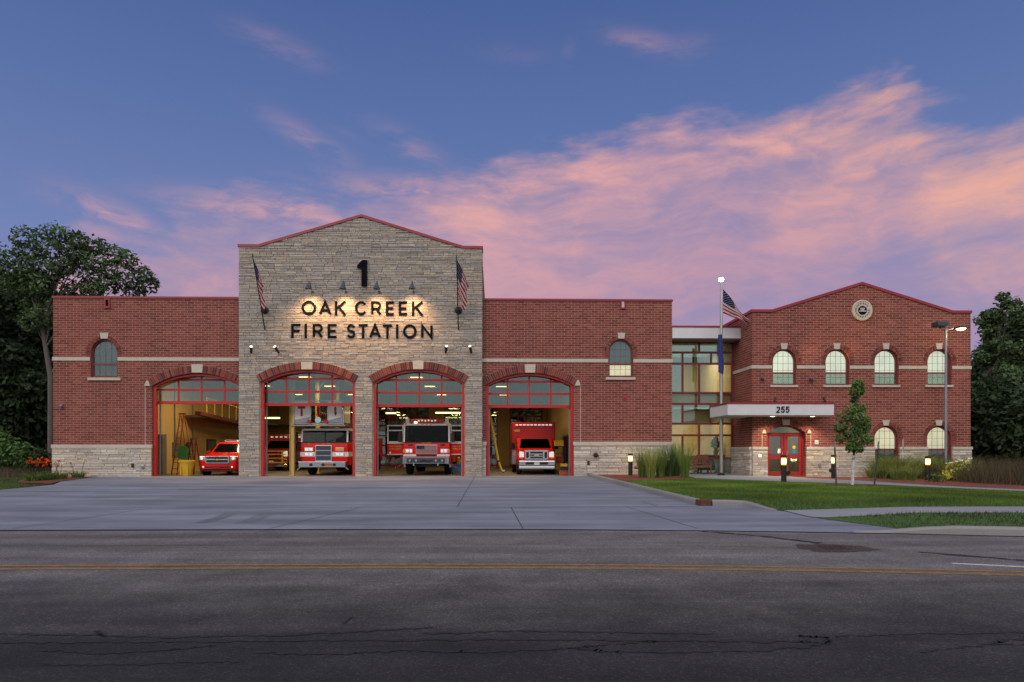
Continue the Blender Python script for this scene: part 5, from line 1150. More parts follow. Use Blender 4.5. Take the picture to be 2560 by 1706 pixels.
L_(MB().box(-1.45, -1.40, -.5, .95, 2.70, 3.7).box(1.07, 1.12, -.5, .95, 2.70, 3.7), 'side_panel', 'truckwhite', BK)
fr_ = MB()
for xx in (-.57, .30): fr_.bar((xx, -.53, 2.66), (xx, -.53, 3.8), .05, .05)
fr_.bar((-1.45, -.53, 3.8), (1.05, -.53, 3.8), .05, .05); fr_.bar((1.09, -.53, 2.66), (1.09, -.53, 3.6), .09, .06); L_(fr_, 'bucket_rail', 'alu', BK)
mb = MB().box(-1.20, -.82, -.562, -.552, 3.40, 3.52).box(-1.065, -.955, -.561, -.551, 3.02, 3.40); L_(mb, 'letter', 'truckdark', BK)
L_(MB().prism([(.62, 3.40), (.69, 3.54), (.75, 3.40), (.73, 3.28), (.77, 3.18), (.70, 3.02), (.62, 3.18), (.65, 3.28)], -.562, -.552), 'emblem', 'truckdark', BK)
nz = MB().tube([(-.17, -.45, 2.95), (-.19, -.50, 3.2), (-.17, -.62, 3.52), (-.2, -.8, 3.66)], [.07, .075, .06, .05], 12); L_(nz, 'water_cannon', 'redlens', BK, smooth=True)
L_(MB().lathe([(0, -.62), (.15, -.62), (.16, -.54), (.16, -.48)], (-.17, 0, 2.83), 18, 'y'), 'valve', 'chrome', BK)
mb = MB()
for s in (-.62, .25): mb.lathe([(0, -.66), (.09, -.66), (.10, -.58), (.05, -.55)], (s, 0, 2.74), 14, 'y')
L_(mb, 'bucket_light', 'redlens', BK)
mb = MB()
for s in (-.40, .26): mb.bar((s, .6, 2.8), (s, 10.5, 2.75), .06, .30); mb.bar((s, .6, 3.3), (s, 10.5, 3.1), .05, .05)
for k in range(22): mb.bar((-.40, .8+k*.44, 2.82), (.26, .8+k*.44, 2.82), .04, .04); mb.bar((-.40, .8+k*.44, 2.85), (-.40, 1.02+k*.44, 3.28), .03, .03); mb.bar((.26, .8+k*.44, 2.85), (.26, 1.02+k*.44, 3.28), .03, .03)
L_(mb, 'ladder', 'alu', TR)
mb = MB().bar((.02, -.5, 3.3), (.30, -.45, 3.74), .06, .06).bar((-.12, -.46, 3.72), (.3, -.5, 3.40), .04, .05).bar((.08, -.47, 3.6), (.24, -.5, 3.22), .05, .05); L_(mb, 'bucket_hose', 'blackmetal', BK)

# ---- ambulance builder (bay 4) and the dim brush rescue parked behind the ladder truck
def ambulance(name, loc, label, box_h, dark=False, wbox=1.25, cat='ambulance'):
    A = empty(name, loc, label, cat); red = 'truckred' if not dark else 'truckdark'
    hood = [(0.0, .62), (.02, 1.16), (.10, 1.28), (1.1, 1.42), (1.25, 1.42), (1.25, .5), (.95, .5), (.9, .78), (.65, .92), (.4, .78), (.36, .5), (.05, .5)]
    L_(MB().xprism(hood, -.93, .93), 'hood', red, A, bevel=.06)
    L_(MB().xprism([(1.22, .45), (3.0, .45), (3.0, 1.95), (2.0, 1.98), (1.25, 1.42)], -.98, .98), 'cab_body', red, A, bevel=.05)
    L_(MB().add([(-.84, 1.21, 1.43), (.84, 1.21, 1.43), (.74, 1.88, 1.93), (-.74, 1.88, 1.93), (-.84, 1.3, 1.43), (.84, 1.3, 1.43), (.74, 1.97, 1.93), (-.74, 1.97, 1.93)], [(0,1,2,3),(7,6,5,4),(0,4,5,1),(1,5,6,2),(2,6,7,3),(3,7,4,0)]), 'windshield', 'truckglass' , A)
    L_(MB().add([(-.88, 1.24, 1.42), (.88, 1.24, 1.42), (.78, 1.92, 1.955), (-.78, 1.92, 1.955), (-.88, 1.34, 1.40), (.88, 1.34, 1.40), (.78, 2.0, 1.95), (-.78, 2.0, 1.95)], [(0,1,2,3),(7,6,5,4),(0,4,5,1),(1,5,6,2),(2,6,7,3),(3,7,4,0)]), 'windshield_frame', 'cabdark', A)
    for s in (-1, 1):
        L_(MB().xprism([(1.55, 1.45), (2.9, 1.45), (2.9, 1.88), (2.05, 1.88)], s*.985-.006, s*.985+.006), 'side_window', 'truckglass', A)
        L_(MB().box(s*1.22-.10, s*1.22+.10, 1.5, 1.62, 1.35, 1.72).bar((s*.98, 1.58, 1.45), (s*1.2, 1.58, 1.48), .04, .04), 'mirror', 'cabdark', A, bevel=.02)
        L_(MB().xprism([(.02, .5), (.0, .86), (.1, 1.06), (.75, 1.12), (1.1, 1.0), (1.2, .5), (1.08, .5), (.95, .82), (.65, .95), (.36, .82), (.25, .5)], s*.93-.09, s*.93+.09), 'fender', red, A, bevel=.03)
        o = L_(MB().box(s*.80-.13, s*.80+.13, -.03, .05, .92, 1.22), 'headlight', 'lens', A, bevel=.03)
        L_(MB().box(s*.83-.09, s*.83+.09, -.04, .0, .86, .93), 'turn_signal', 'amber', A); L_(MB().box(s*.72-.05, s*.72+.05, -.05, .02, 1.21, 1.27), 'hood_light', 'redlens', A)
        wheel(A, s*.92, .66, .42, .26); wheel(A, s*.95, 4.4, .42, .5)
    g = L_(MB().plate([rrect(-.62, .62, .80, 1.30, .06), rrect(-.34, .34, .86, 1.22, .03), rrect(-.56, -.42, .88, 1.2, .03), rrect(.42, .56, .88, 1.2, .03)], -.07, .02), 'grille', 'chrome', A, bevel=.012)
    mb = MB()
    for k in range(2): mb.box(-.34, .34, -.062, -.03, .95+k*.12, 1.0+k*.12)
    mb.box(-.13, .13, -.08, -.05, .98, 1.08); L_(mb, 'grille_bar', 'chrome', g); L_(MB().box(-.6, .6, -.02, .0, .84, 1.25), 'grille_mesh', 'blackmetal', g)
    b_ = L_(MB().box(-.98, .98, -.26, .02, .46, .74).box(-.98, .98, -.24, .02, .28, .44), 'bumper', 'chrome', A, bevel=.04)
    [L_(MB().box(a_, a_+.44, -.266, -.255, .53, .66), 'bumper_vent', 'blackmetal', b_) for a_ in (-.60, .16)]; L_(MB().box(-.13, .13, -.275, -.262, .52, .64), 'licence_plate', 'paper', b_)
    bx = L_(MB().box(-wbox, wbox, 2.75, 7.2, .48, box_h), 'module_box', 'truckdark' if dark else 'modulered', A, bevel=.05)
    L_(MB().box(-wbox-.006, -wbox+.01, 2.85, 7.1, .52, .95).box(wbox-.01, wbox+.006, 2.85, 7.1, .52, .95).box(-wbox+.02, -.99, 2.73, 2.76, .50, 1.30).box(.99, wbox-.02, 2.73, 2.76, .50, 1.30), 'stone_guard', 'alu', bx)
    mb = MB(); n = 10 if not dark else 7
    for i in range(n): xx = (-wbox+.28)+(2*wbox-.56)*i/(n-1); mb.box(xx-.075, xx+.075, 2.70, 2.76, box_h-.20, box_h-.13)
    L_(mb, 'light_bar', 'lens', bx)
    if not dark: L_(MB().box(-wbox+.14, -wbox+.46, 2.735, 2.76, box_h-.55, box_h-.42), 'name_plate', 'gold', bx); L_(MB().box(-wbox+.1, -wbox+.3, 2.72, 2.76, box_h-.36, box_h-.26).box(wbox-.3, wbox-.1, 2.72, 2.76, box_h-.36, box_h-.26), 'corner_light', 'redlens', bx)
    L_(MB().box(-.3, .3, .1, 7.1, .3, .5).box(-.9, .9, .58, .74, .32, .5), 'chassis', 'blackmetal', A)
    return A
ax = X_(1341.5, 36.5)
AM = ambulance('ambulance', (ax, 36.5, FL), 'red ambulance with a tall box body and chrome grille in the right bay', 2.92)
BR = ambulance('rescue_truck', (X_(688, 44), 43.5, FL), 'dark red rescue truck parked deep behind the yellow column', 2.36, True, 1.2, 'rescue truck')
mb = MB()
for s in (-.7, .7): mb.bar((s, -.32, .45), (s, -.32, 1.25), .08, .06)
for z in (.55, .8, 1.05, 1.25): mb.bar((-.95, -.34, z), (.95, -.34, z), .05, .05)
L_(mb, 'brush_guard', 'colyellow', BR)

# ---- bay 1: red chief SUV
sx = X_(543, 35.3)
SU = empty('chief_suv', (sx, 35.35, FL), 'bright red chief vehicle with chrome grille and roof light bar', 'car')
rings = []
for y, hw_, z0, z1, r in ((.0, .78, .34, .80, .10), (.10, .93, .27, .98, .16), (.30, .985, .24, 1.04, .16), (.8, 1.0, .24, 1.10, .15), (1.35, 1.0, .24, 1.15, .13), (3.2, 1.0, .26, 1.16, .12), (4.9, .98, .30, 1.15, .12), (5.05, .92, .36, 1.08, .12)):
    rings.append([(x, y, z) for x, z in rrect(-hw_, hw_, z0, z1, r)])
L_(MB().loft(rings), 'body', 'truckred', SU, smooth=True)
rings = []
for y0, y1, hw_, z in ((1.28, 5.0, .93, 1.10), (1.45, 4.98, .91, 1.22), (2.05, 4.85, .80, 1.66), (2.25, 4.75, .74, 1.74)):
    rings.append([(-hw_, y0, z), (hw_, y0, z), (hw_+.0, (y0+y1)/2, z), (hw_-.03, y1, z), (-hw_+.03, y1, z), (-hw_, (y0+y1)/2, z)])
L_(MB().loft(rings), 'roof', 'truckred', SU, bevel=.03)
L_(MB().add([(-.80, 1.40, 1.20), (.80, 1.40, 1.20), (.70, 2.0, 1.645), (-.70, 2.0, 1.645), (-.80, 1.43, 1.185), (.80, 1.43, 1.185), (.70, 2.03, 1.63), (-.70, 2.03, 1.63)], [(0,1,2,3),(7,6,5,4),(0,4,5,1),(1,5,6,2),(2,6,7,3),(3,7,4,0)]), 'windshield', 'blackglass', SU)
for s in (-1, 1):
    L_(MB().add([(s*.925, 1.62, 1.20), (s*.925, 4.6, 1.20), (s*.825, 4.5, 1.60), (s*.825, 2.1, 1.60), (s*.90, 1.62, 1.20), (s*.90, 4.6, 1.20), (s*.80, 4.5, 1.60), (s*.80, 2.1, 1.60)], [(0,1,2,3),(7,6,5,4),(0,4,5,1),(1,5,6,2),(2,6,7,3),(3,7,4,0)]), 'side_window', 'blackglass', SU)
    o = L_(MB().loft([[(s*(.78+dx), -.02+dy, z) for dx, z in ((-.17, .74), (.17, .78), (.15, .99), (-.15, .99))] for dy in (.0, .25)]), 'headlight', 'chrome', SU, bevel=.03)
    L_(MB().lathe([(0, -.04), (.075, -.035), (.085, .0)], (s*.80, 0, .88), 14, 'y'), 'lens', 'lens', o)
    wheel(SU, s*.90, .92, .39, .26); wheel(SU, s*.90, 3.9, .39, .26)
    L_(MB().lathe([(.38, -.02), (.47, -.02), (.47, .02), (.38, .02)], (s*1.0, .92, .39), 24, 'x', cap=False), 'wheel_arch', 'cabdark', SU)
    L_(MB().box(s*1.10-.10, s*1.10+.10, 1.5, 1.64, 1.10, 1.27), 'mirror', 'truckred', SU, bevel=.03)
    L_(MB().lathe([(0, -.01), (.05, -.01), (.055, .04)], (s*.73, .0, .44), 12, 'y'), 'fog_light', 'lens', SU)
g = L_(MB().plate([rrect(-.60, .60, .62, .99, .07), rrect(-.54, .54, .66, .79, .03), rrect(-.54, .54, .84, .95, .03)], -.06, .06), 'grille', 'chrome', SU, bevel=.012)
L_(MB().box(-.56, .56, -.02, .02, .64, .97), 'grille_mesh', 'blackmetal', g); L_(MB().box(-.10, .10, -.075, -.058, .795, .84).box(-.035, .035, -.077, -.058, .775, .86), 'emblem', 'gold', g)
L_(MB().box(-.66, .66, -.03, .05, .40, .48).box(-.9, .9, .1, .4, .20, .27), 'lower_intake', 'blackmetal', SU, bevel=.02); L_(MB().box(-.20, .20, -.045, .0, .38, .50), 'licence_plate', 'truckdark', SU)
lbo = L_(MB().box(-.66, .66, 2.6, 2.95, 1.76, 1.86), 'light_bar', 'lens', SU, bevel=.03); L_(MB().box(-.62, .0, 2.59, 2.61, 1.78, 1.85), 'lamp', 'redlens', lbo); L_(MB().box(-.72, -.66, 2.3, 4.6, 1.74, 1.80).box(.66, .72, 2.3, 4.6, 1.74, 1.80), 'roof_rail', 'blackmetal', SU)
text(SU, 'FIRE', .25, 1.055, .05, .28, lw=.9, th=.2)

# ================================================================== THINGS INSIDE THE GARAGE
def step_ladder(name, x, y, h, w_, m, label, rz):
    A = empty(name, (x, y, FL), label, 'ladder', None, rz); wb, wt = w_, w_*.6
    mb = MB()
    for s in (-1, 1): mb.bar((s*wb/2, 0, 0), (s*wt/2, .34*h*.38, h), .07, .035)
    L_(mb, 'front_rail', m, A); mb = MB()
    for s in (-1, 1): mb.bar((s*wb/2*.95, .30*h*.95, 0), (s*wt/2*.95, .34*h*.42, h*.97), .05, .03)
    L_(mb, 'rear_rail', m, A); mb = MB(); n = int(h/.3)
    for k in range(1, n): t = k/n; ww = wb+(wt-wb)*t; mb.box(-ww/2, ww/2, .34*h*.38*t-.04, .34*h*.38*t+.05, h*t-.012, h*t+.012)
    L_(mb, 'step', 'alu', A); L_(MB().box(-wt/2-.04, wt/2+.04, .34*h*.36-.05, .34*h*.44+.04, h-.03, h+.03), 'top_cap', 'ladderred', A)
step_ladder('step_ladder', X_(440, 36.9), 36.7, 3.25, .58, 'orange', 'tall orange step ladder against the cream garage wall', radians(-38))
step_ladder('step_ladder', X_(481, 37.2), 36.9, 1.9, .52, 'ladderred', 'short dark red step ladder behind the yellow bin', radians(-22))
bx_, by_ = X_(467, 35.0), 35.0
BN = empty('trash_bin', (bx_, by_, FL), 'yellow round bin beside the chief vehicle', 'bin')
L_(MB().lathe([(0, .0), (.27, .0), (.30, .30), (.36, .62), (.36, .66), (.33, .66)], n=22), 'bin_body', 'binyellow', BN, smooth=True); L_(MB().lathe([(.39, .66), (.40, .70), (.40, .78), (.34, .80), (0, .80)], n=22), 'lid', 'binyellow', BN, smooth=True)
mb = MB()
for s in (-1, 1): mb.box(s*.16-.03, s*.16+.03, -.33, -.27, .02, .6)
L_(mb, 'rib', 'binyellow', BN)
gx_, gy_ = X_(461, 36.3), 36.3
GB = empty('wheelbarrow', (gx_, gy_, FL), 'green wheelbarrow stood on end behind the yellow bin', 'wheelbarrow')
Mr = Matrix.Rotation(radians(13), 3, 'Y')
rings = [[Mr @ Vector((x_*s_, y_, z_*1.0)) + Vector((0, 0, 1.18)) for x_, z_ in ((-.22*s2, -.34*s2), (.30*s2, -.38*s2), (.16*s2, .36*s2), (-.27*s2, .34*s2))] for y_, s_, s2 in ((-.20, 1, 1.0), (-.185, 1, .93), (.14, 1, .7), (.16, 1, .6))]
L_(MB().loft(rings), 'tub', 'green', GB, bevel=.03)
L_(MB().tube([(-.25, .16, .0), (-.2, .2, 1.0), (-.05, .22, 1.6)], .022, 8).tube([(.22, .16, .0), (.22, .2, 1.0), (.18, .22, 1.6)], .022, 8), 'handle', 'wood', GB)
L_(MB().lathe([(.08, -.05), (.18, -.05), (.18, .05), (.08, .05)], (.1, .22, 1.55), 16, 'x'), 'wheel', 'rubber', GB)
# steel columns along the second bay, with brackets; lamps
cx_ = X_(731, 34.9)
colm = MB()
for k, yy in enumerate((34.9, 39.9, 45.0, 50.5)):
    colm = MB().box(cx_-.11, cx_+.11, yy-.015, yy+.015, FL, 7.2).box(cx_-.11, cx_-.09, yy-.11, yy+.11, FL, 7.2).box(cx_+.09, cx_+.11, yy-.11, yy+.11, FL, 7.2); colm.box(cx_-.14, cx_+.14, yy-.14, yy+.14, FL, FL+.03)
    colm.bar((cx_+.1, yy, 5.2), (cx_+.9, yy, 6.1), .05, .05)
    part('steel_column', colm, 'colyellow')
part('roof_truss', MB().bar((cx_+.2, 35.2, 6.35), (cx_+1.6, 45, 5.55), .16, .16).box(cx_-.06, cx_+.06, 35.2, 57, 6.6, 6.75), 'colyellow')
stair = MB().bar((-16.55, 38.6, 3.62), (-16.1, 47.5, 3.05), .32, .20); 
part('mezzanine_edge', stair, mat('dark_red_steel', (.085,.018,.014), .6))
mb = MB().bar((-16.55, 39.8, 4.55), (-16.1, 47.5, 4.05), .06, .05)
for k in range(9):
    t = k/8; y_ = 39.8+7.7*t; x_ = -16.55+.45*t; zz = 3.66-.5*t; mb.bar((x_, y_, zz), (x_, y_, zz+.92), .05, .05)
part('guard_rail', mb, 'colyellow'); part('mezzanine_floor', MB().box(hx0, -16.6, 40.2, 57, 3.45, 3.6), 'ceil')
nl = 0; wl2 = {(0,0): 'first pendant lamp over the chief vehicle bay', (0,1): 'second pendant lamp over the chief vehicle bay', (0,2): 'third pendant lamp over the chief vehicle bay',
 (1,0): 'first pendant lamp beside the yellow column', (1,1): 'second pendant lamp beside the yellow column', (1,2): 'third pendant lamp beside the yellow column',
 (2,0): 'first pendant lamp above the pumper engine', (2,1): 'second pendant lamp above the pumper engine', (2,2): 'third pendant lamp above the pumper engine',
 (3,0): 'first pendant lamp above the ambulance', (3,1): 'second pendant lamp above the ambulance', (3,2): 'third pendant lamp above the ambulance'}
for i, xx in enumerate((X_(556, 37.5), X_(766, 38.5), X_(1040, 38), X_(1245, 38))):
    for j, yy in enumerate((38.2, 43.5, 50)):
        xl_ = xx*1.0 if j == 0 else xx+(.25*j if i != 1 else .1*j); zl = 5.62
        g = empty('pendant_lamp', (xl_, yy, zl), wl2[(i, j)], 'pendant lamp', 'pendant lamps in the garage')
        MB().box(xl_-.34, xl_+.34, yy-.12, yy+.12, zl, zl+.10).build('housing', M['white'], parent=g)
        MB().box(xl_-.32, xl_+.32, yy-.10, yy+.10, zl-.03, zl-.001).build('diffuser', M['glow_strip'], parent=g)
        MB().tube([(xl_, yy, zl+.1), (xl_, yy, 7.6)], .012, 6).build('hanger', M['blackmetal'], parent=g)
        light('garage_lamp', 'AREA', (xl_, yy, zl-.06), (135 if i else 165, 42, 26)[j], (1,.68,.28), rot=(0,0,0), shape='RECTANGLE', size=1.0, size_y=.5)
sl = ['lit strip light low at the back of the ladder truck bay', 'left lit strip light behind the pumper engine', 'right lit strip light behind the pumper engine']
for k, (pa, pb, py_, Y_) in enumerate(((656, 700, 1044, 52), (964, 990, 1032, 54), (1088, 1152, 1031, 54))):
    xa, z_ = P(pa, py_, Y_); xb, _ = P(pb, py_, Y_)
    g = empty('strip_light', ((xa+xb)/2, Y_, z_), sl[k], 'strip light', 'strip lights at the back of the garage'); MB().box(xa, xb, Y_-.1, Y_+.1, z_, z_+.08).build('housing', M['white'], parent=g); MB().box(xa+.03, xb-.03, Y_-.08, Y_+.08, z_-.09, z_-.001).build('tube', M['glow_strip'], parent=g)
    MB().tube([((xa+xb)/2, Y_, z_+.08), ((xa+xb)/2, Y_, 7.6)], .01, 6).build('hanger', M['blackmetal'], parent=g)
part('conduit', MB().tube([(hx0+.05, 38.9, FL+1.3), (hx0+.05, 38.9, 6.9)], .03, 8).tube([(hx0+.05, 41.2, FL+1.2), (hx0+.05, 41.2, 6.9)], .022, 8), 'galv')
part('electrical_panel', MB().box(hx0+.0, hx0+.14, 38.65, 39.15, FL+.95, FL+1.75), 'galv', bevel=.01)
part('air_duct', MB().tube([(-15.2, 35.2, 6.35), (-15.2, 57, 6.35)], .30, 16), 'galv')
part('sprinkler_pipe', MB().tube([(-6.9, 35, 6.6), (-6.9, 57, 6.6)], .05, 8).tube([(1.2, 35, 6.5), (1.2, 57, 6.5)], .05, 8), 'redlens')
for k, (px, Y_, z_, m_) in enumerate(((672, 46.5, 1.0, 'ladderred'),)): pass
HR = empty('hose_rack', (X_(1338, 56.5), 56.6, FL), 'rack of folded yellow hoses at the back of the ambulance bay', 'rack')
L_(MB().box(-.9, -.85, -.25, .25, 0, 2.0).box(.85, .9, -.25, .25, 0, 2.0).box(-.85, .85, -.25, .25, .35, .39).box(-.85, .85, -.25, .25, .95, .99).box(-.85, .85, -.25, .25, 1.55, 1.59), 'frame', 'blackmetal', HR)
for z_ in (.39, .99, 1.59):
    for k in range(4): L_(MB().lathe([(.06, -.12), (.19, -.12), (.19, .12), (.06, .12)], (-.62+k*.41, 0, z_+.19), 16, 'x'), 'hose_roll', 'hose' if (k+int(z_*2)) % 3 else 'ladderred', HR)
# exhaust hose in the ambulance bay, gear beside the ambulance
hx, hz_ = P(1222, 1020, 35.6); hx2, hz2 = P(1255, 1178, 35.6)
EH = empty('exhaust_hose', (hx, 35.6, FL), 'yellow exhaust hose slanting down beside the ambulance', 'hose')
hp = [Vector((hx-.03, 35.6, hz_+3.2)), Vector((hx-.02, 35.6, hz_+.1))]
MB().tube(hp, .05, 10).build('drop_pipe', M['blackmetal'], parent=EH)
q0 = Vector((hx+.0, 35.6, hz_+.1)); q1 = Vector((hx+.50, 35.6, hz2+.55)); q2 = Vector((hx2, 35.6, hz2))
MB().tube([q0, q0.lerp(q1, .5), q1], .058, 12).build('hose', M['hose'], parent=EH, smooth=True); MB().tube([q1, q1.lerp(q2, .12)], .068, 12).build('coupling', M['blackmetal'], parent=EH); MB().tube([q1.lerp(q2, .12), q2], .055, 12).build('hose', M['hose'], parent=EH, smooth=True)
MB().tube([q2, q2+Vector((.12, 0, -.02))], [.07, .09], 12).build('nozzle', M['galv'], parent=EH)
EH2 = empty('exhaust_hose', (X_(1216.5, 35.9), 35.9, FL), 'yellow exhaust hose hanging straight beside the bay jamb', 'hose')
xh_ = X_(1218, 35.9); MB().tube([(xh_, 35.9, 7.2), (xh_, 35.9, 4.6), (xh_+.03, 35.9, 2.9)], .05, 10).build('hose', M['hose'], parent=EH2)
RK = empty('gear_rack', (X_(1398, 37.6), 37.6, FL), 'dark rack with gear standing between the ambulance and the wall', 'rack')
xr_ = X_(1398, 37.6)-wloc(RK).x
mb = MB()
for xx in (-.3, .3):
    for yy in (-.2, .3): mb.bar((xx, yy, 0), (xx, yy, 1.55), .04, .04)
for z in (.1, .6, 1.1, 1.5): mb.box(-.32, .32, -.22, .32, z, z+.03)
L_(mb, 'frame', 'blackmetal', RK)
for k, (xx, zz, m) in enumerate(((-.12, .14, 'orange'), (.12, .64, 'ladderred'), (-.1, 1.14, 'cabdark'))): pass
def crate(name, px, Y, z, d, m, label, cat):
    x = X_(px, Y); o = empty(name, (x, Y, z), label, cat); L_(MB().box(-d[0]/2, d[0]/2, -d[1]/2, d[1]/2, 0, d[2]*.8), 'box_body', m, o, bevel=.02); L_(MB().box(-d[0]/2-.015, d[0]/2+.015, -d[1]/2-.015, d[1]/2+.015, d[2]*.8, d[2]), 'lid', m, o, bevel=.015)
crate('storage_case', 1397, 37.6, FL+1.53, (.50, .4, .30), 'hose', 'amber case lying on top of the gear rack', 'case')
crate('storage_case', 1397, 37.6, FL+.63, (.48, .4, .32), 'ladderred', 'dark red case on the middle shelf of the gear rack', 'case')
crate('storage_case', 1410, 35.6, FL, (.50, .35, .24), 'orange', 'orange case on the floor beside the ambulance wheel', 'case')
crate('storage_case', 1411, 35.6, FL+.24, (.42, .32, .20), 'cabdark', 'black case stacked on the orange floor case', 'case')
crate('storage_case', 1410, 35.6, FL+.44, (.36, .30, .16), 'hose', 'small yellow topped case on the black floor case', 'case')
wx = hx1-.0
MB().box(hx1-.22, hx1-.01, 35.7, 36.15, FL+.75, FL+2.15).build('wall_locker', M['hose'], label='tall yellow wall locker inside the ambulance bay', cat='locker', bevel=.02)
mx = X_(1145, 36.9)
MC = empty('scba_cart', (mx, 37.2, FL), 'blue grey equipment cart behind the open right engine door', 'cart')
L_(MB().box(-.35, .35, -.25, .25, .12, .55), 'cart_body', 'bluesticker', MC, bevel=.02); L_(MB().tube([(-.3, .2, .55), (-.3, .22, 1.0), (.3, .22, 1.0), (.3, .2, .55)], .018, 8), 'handle', 'steel', MC); L_(MB().lathe([(.0, .55), (.11, .56), (.12, .85), (.05, .95), (0, .96)], (.0, -.05, 0), 14), 'air_bottle', 'hose', MC)
for s in (-1, 1): L_(MB().lathe([(.03, -.03), (.09, -.03), (.09, .03), (.03, .03)], (s*.3, -.15, .09), 14, 'x'), 'wheel', 'rubber', MC)
# ================================================================== OUTDOOR THINGS
def gz(x, y):
    if x > 4.8 and y > 16.2: return lawnz(x, y)
    return basez(x, y)+.03
# flagpole with two flags
fx, fy = X_(1803, 32.9), 32.9; zg = lawnz(fx, fy)+.03
FP = empty('flagpole', (fx, fy, zg), 'tall steel flagpole with a lit top in front of the lobby', 'flagpole')
zt = Z_(704, 1803, fy); MB().tube([(fx, fy, zg), (fx, fy, zg+4), (fx, fy, zt)], [.085, .08, .05], 16).build('pole', M['steel'], parent=FP, smooth=True)
MB().lathe([(.18, 0), (.18, .05), (.12, .10), (.09, .12)], (fx, fy, zg), 20).build('base', M['bronze'], parent=FP)
MB().lathe([(.0, .0), (.10, .02), (.12, .10), (.10, .16), (0, .17)], (fx, fy, zt), 16).build('top_lamp', M['glow_white'], parent=FP, smooth=True)
light('flagpole_lamp', 'POINT', (fx, fy, zt+.3), 25, (.95,1,.9), shadow_soft_size=.1)
light('flagpole_lamp', 'SPOT', (fx, fy, zt-.1), 60, (1,.95,.85), rot=(0,0,0), spot_size=radians(40), spot_blend=.5, shadow_soft_size=.05)
FG = empty('national_flag', (fx, fy, Z_(784, 1806, fy)), 'striped flag streaming from the tall flagpole', 'flag')
z0, z1 = Z_(784, 1806, fy), Z_(724, 1806, fy); hh = z1-z0
def ff(u, v):     # the cloth narrows into a twist at its fly end
    x = fx+.07+1.45*u-.10*u*u; top = z1-1.60*u**1.05; bot = z0-(.52*u+.62*max(0, u-.45)**1.3)
    sq = 1-.35*u; mid = (top+bot)/2
    z = bot+(top-bot)*v+.04*sin(11*u+3*v)*u
    return Vector((x+.06*sin(5*v)*u, fy-.05+.22*sin(8*u+3.5*v)*u+.15*sin(14*v)*u*.35, z))
cloth('flag_cloth', 34, 20, ff, M['flag'], FG)
BF = empty('blue_flag', (fx, fy, Z_(931, 1803, fy)), 'limp dark blue flag hanging against the tall flagpole', 'flag')
z0, z1 = Z_(931, 1803, fy), Z_(838, 1803, fy)
def bf(u, v):
    wv = .045+.11*(1-v)+(.06 if v < .5 else 0)*sin(v*6); a = u*6.0-2.6
    return Vector((fx-.10+.055*sin(a)*1.5+wv*u*.9, fy-.10-.05*cos(a*1.3)-.02*u, z0+(z1-z0)*v-.10*u*(1-v)))
cloth('flag_cloth', 22, 16, bf, M['blueflag'], BF)

# bollards
bl = ['lit bollard beside the red hydrant at the curb', 'lit bollard in front of the red entrance doors', 'lit bollard beside the tree stake at the entrance walk', 'lit bollard in the grass bed under the lamp pole']
for k, (px, pyb, Y, disc) in enumerate(((1576, 1184.5, 33.0, 0), (1959.5, 1206.5, 26.9, 1), (2084, 1198, 30.6, -1), (2319.7, 1207, 30.0, 0))):
    x = X_(px, Y); z = lawnz(x, Y)+.01
    B = empty('bollard_light', (x, Y, z), bl[k], 'bollard', 'lit bollards around the entrance')
    L_(MB().lathe([(.105, 0), (.105, .66), (.11, .67), (0, .67)], n=20), 'post', 'blackmetal', B); L_(MB().lathe([(0, .67), (.088, .67), (.094, .72), (.094, .95), (.088, .985), (0, .985)], n=20), 'glass_lamp', 'glow_bollard', B)
    L_(MB().lathe([(.118, .985), (.118, 1.06), (.06, 1.08), (0, 1.08)], n=20), 'cap', 'bronze', B)
    if disc: L_(MB().box(.10*disc-.06, .10*disc+.06, -.07, .03, .34, .40).lathe([(0, -.11), (.085, -.11), (.10, -.08), (.10, -.05), (0, -.05)], (.15*disc, 0, .37), 18, 'y'), 'push_plate', 'bronze', B)
    light('bollard_lamp', 'POINT', (x, Y, z+.83), 34, (1,.74,.36), shadow_soft_size=.13)
# hydrant
x, Y = X_(1600.5, 31.6), 31.6; z = lawnz(x, Y)+.03
H = empty('fire_hydrant', (x, Y, z), 'red fire hydrant half hidden by the ornamental grass', 'hydrant')
L_(MB().lathe([(.16, 0), (.16, .04), (.105, .05), (.10, .46), (.135, .48), (.135, .52), (.125, .54), (.115, .62), (.06, .70), (.03, .71), (.03, .76), (0, .76)], n=20), 'barrel', 'hydrant', H, smooth=True)
o = L_(MB().lathe([(0, -.24), (.055, -.24), (.065, -.17), (.06, -.08)], (0, 0, .40), 14, 'x').lathe([(0, .24), (.055, .24), (.065, .17), (.06, .08)], (0, 0, .40), 14, 'x').lathe([(0, -.26), (.075, -.26), (.085, -.18), (.07, -.08)], (0, 0, .38), 14, 'y'), 'nozzle', 'hydrant', H, smooth=True)
L_(MB().box(-.29, -.23, -.03, .03, .37, .43).box(.23, .29, -.03, .03, .37, .43), 'nozzle_cap', 'hydrant', o)
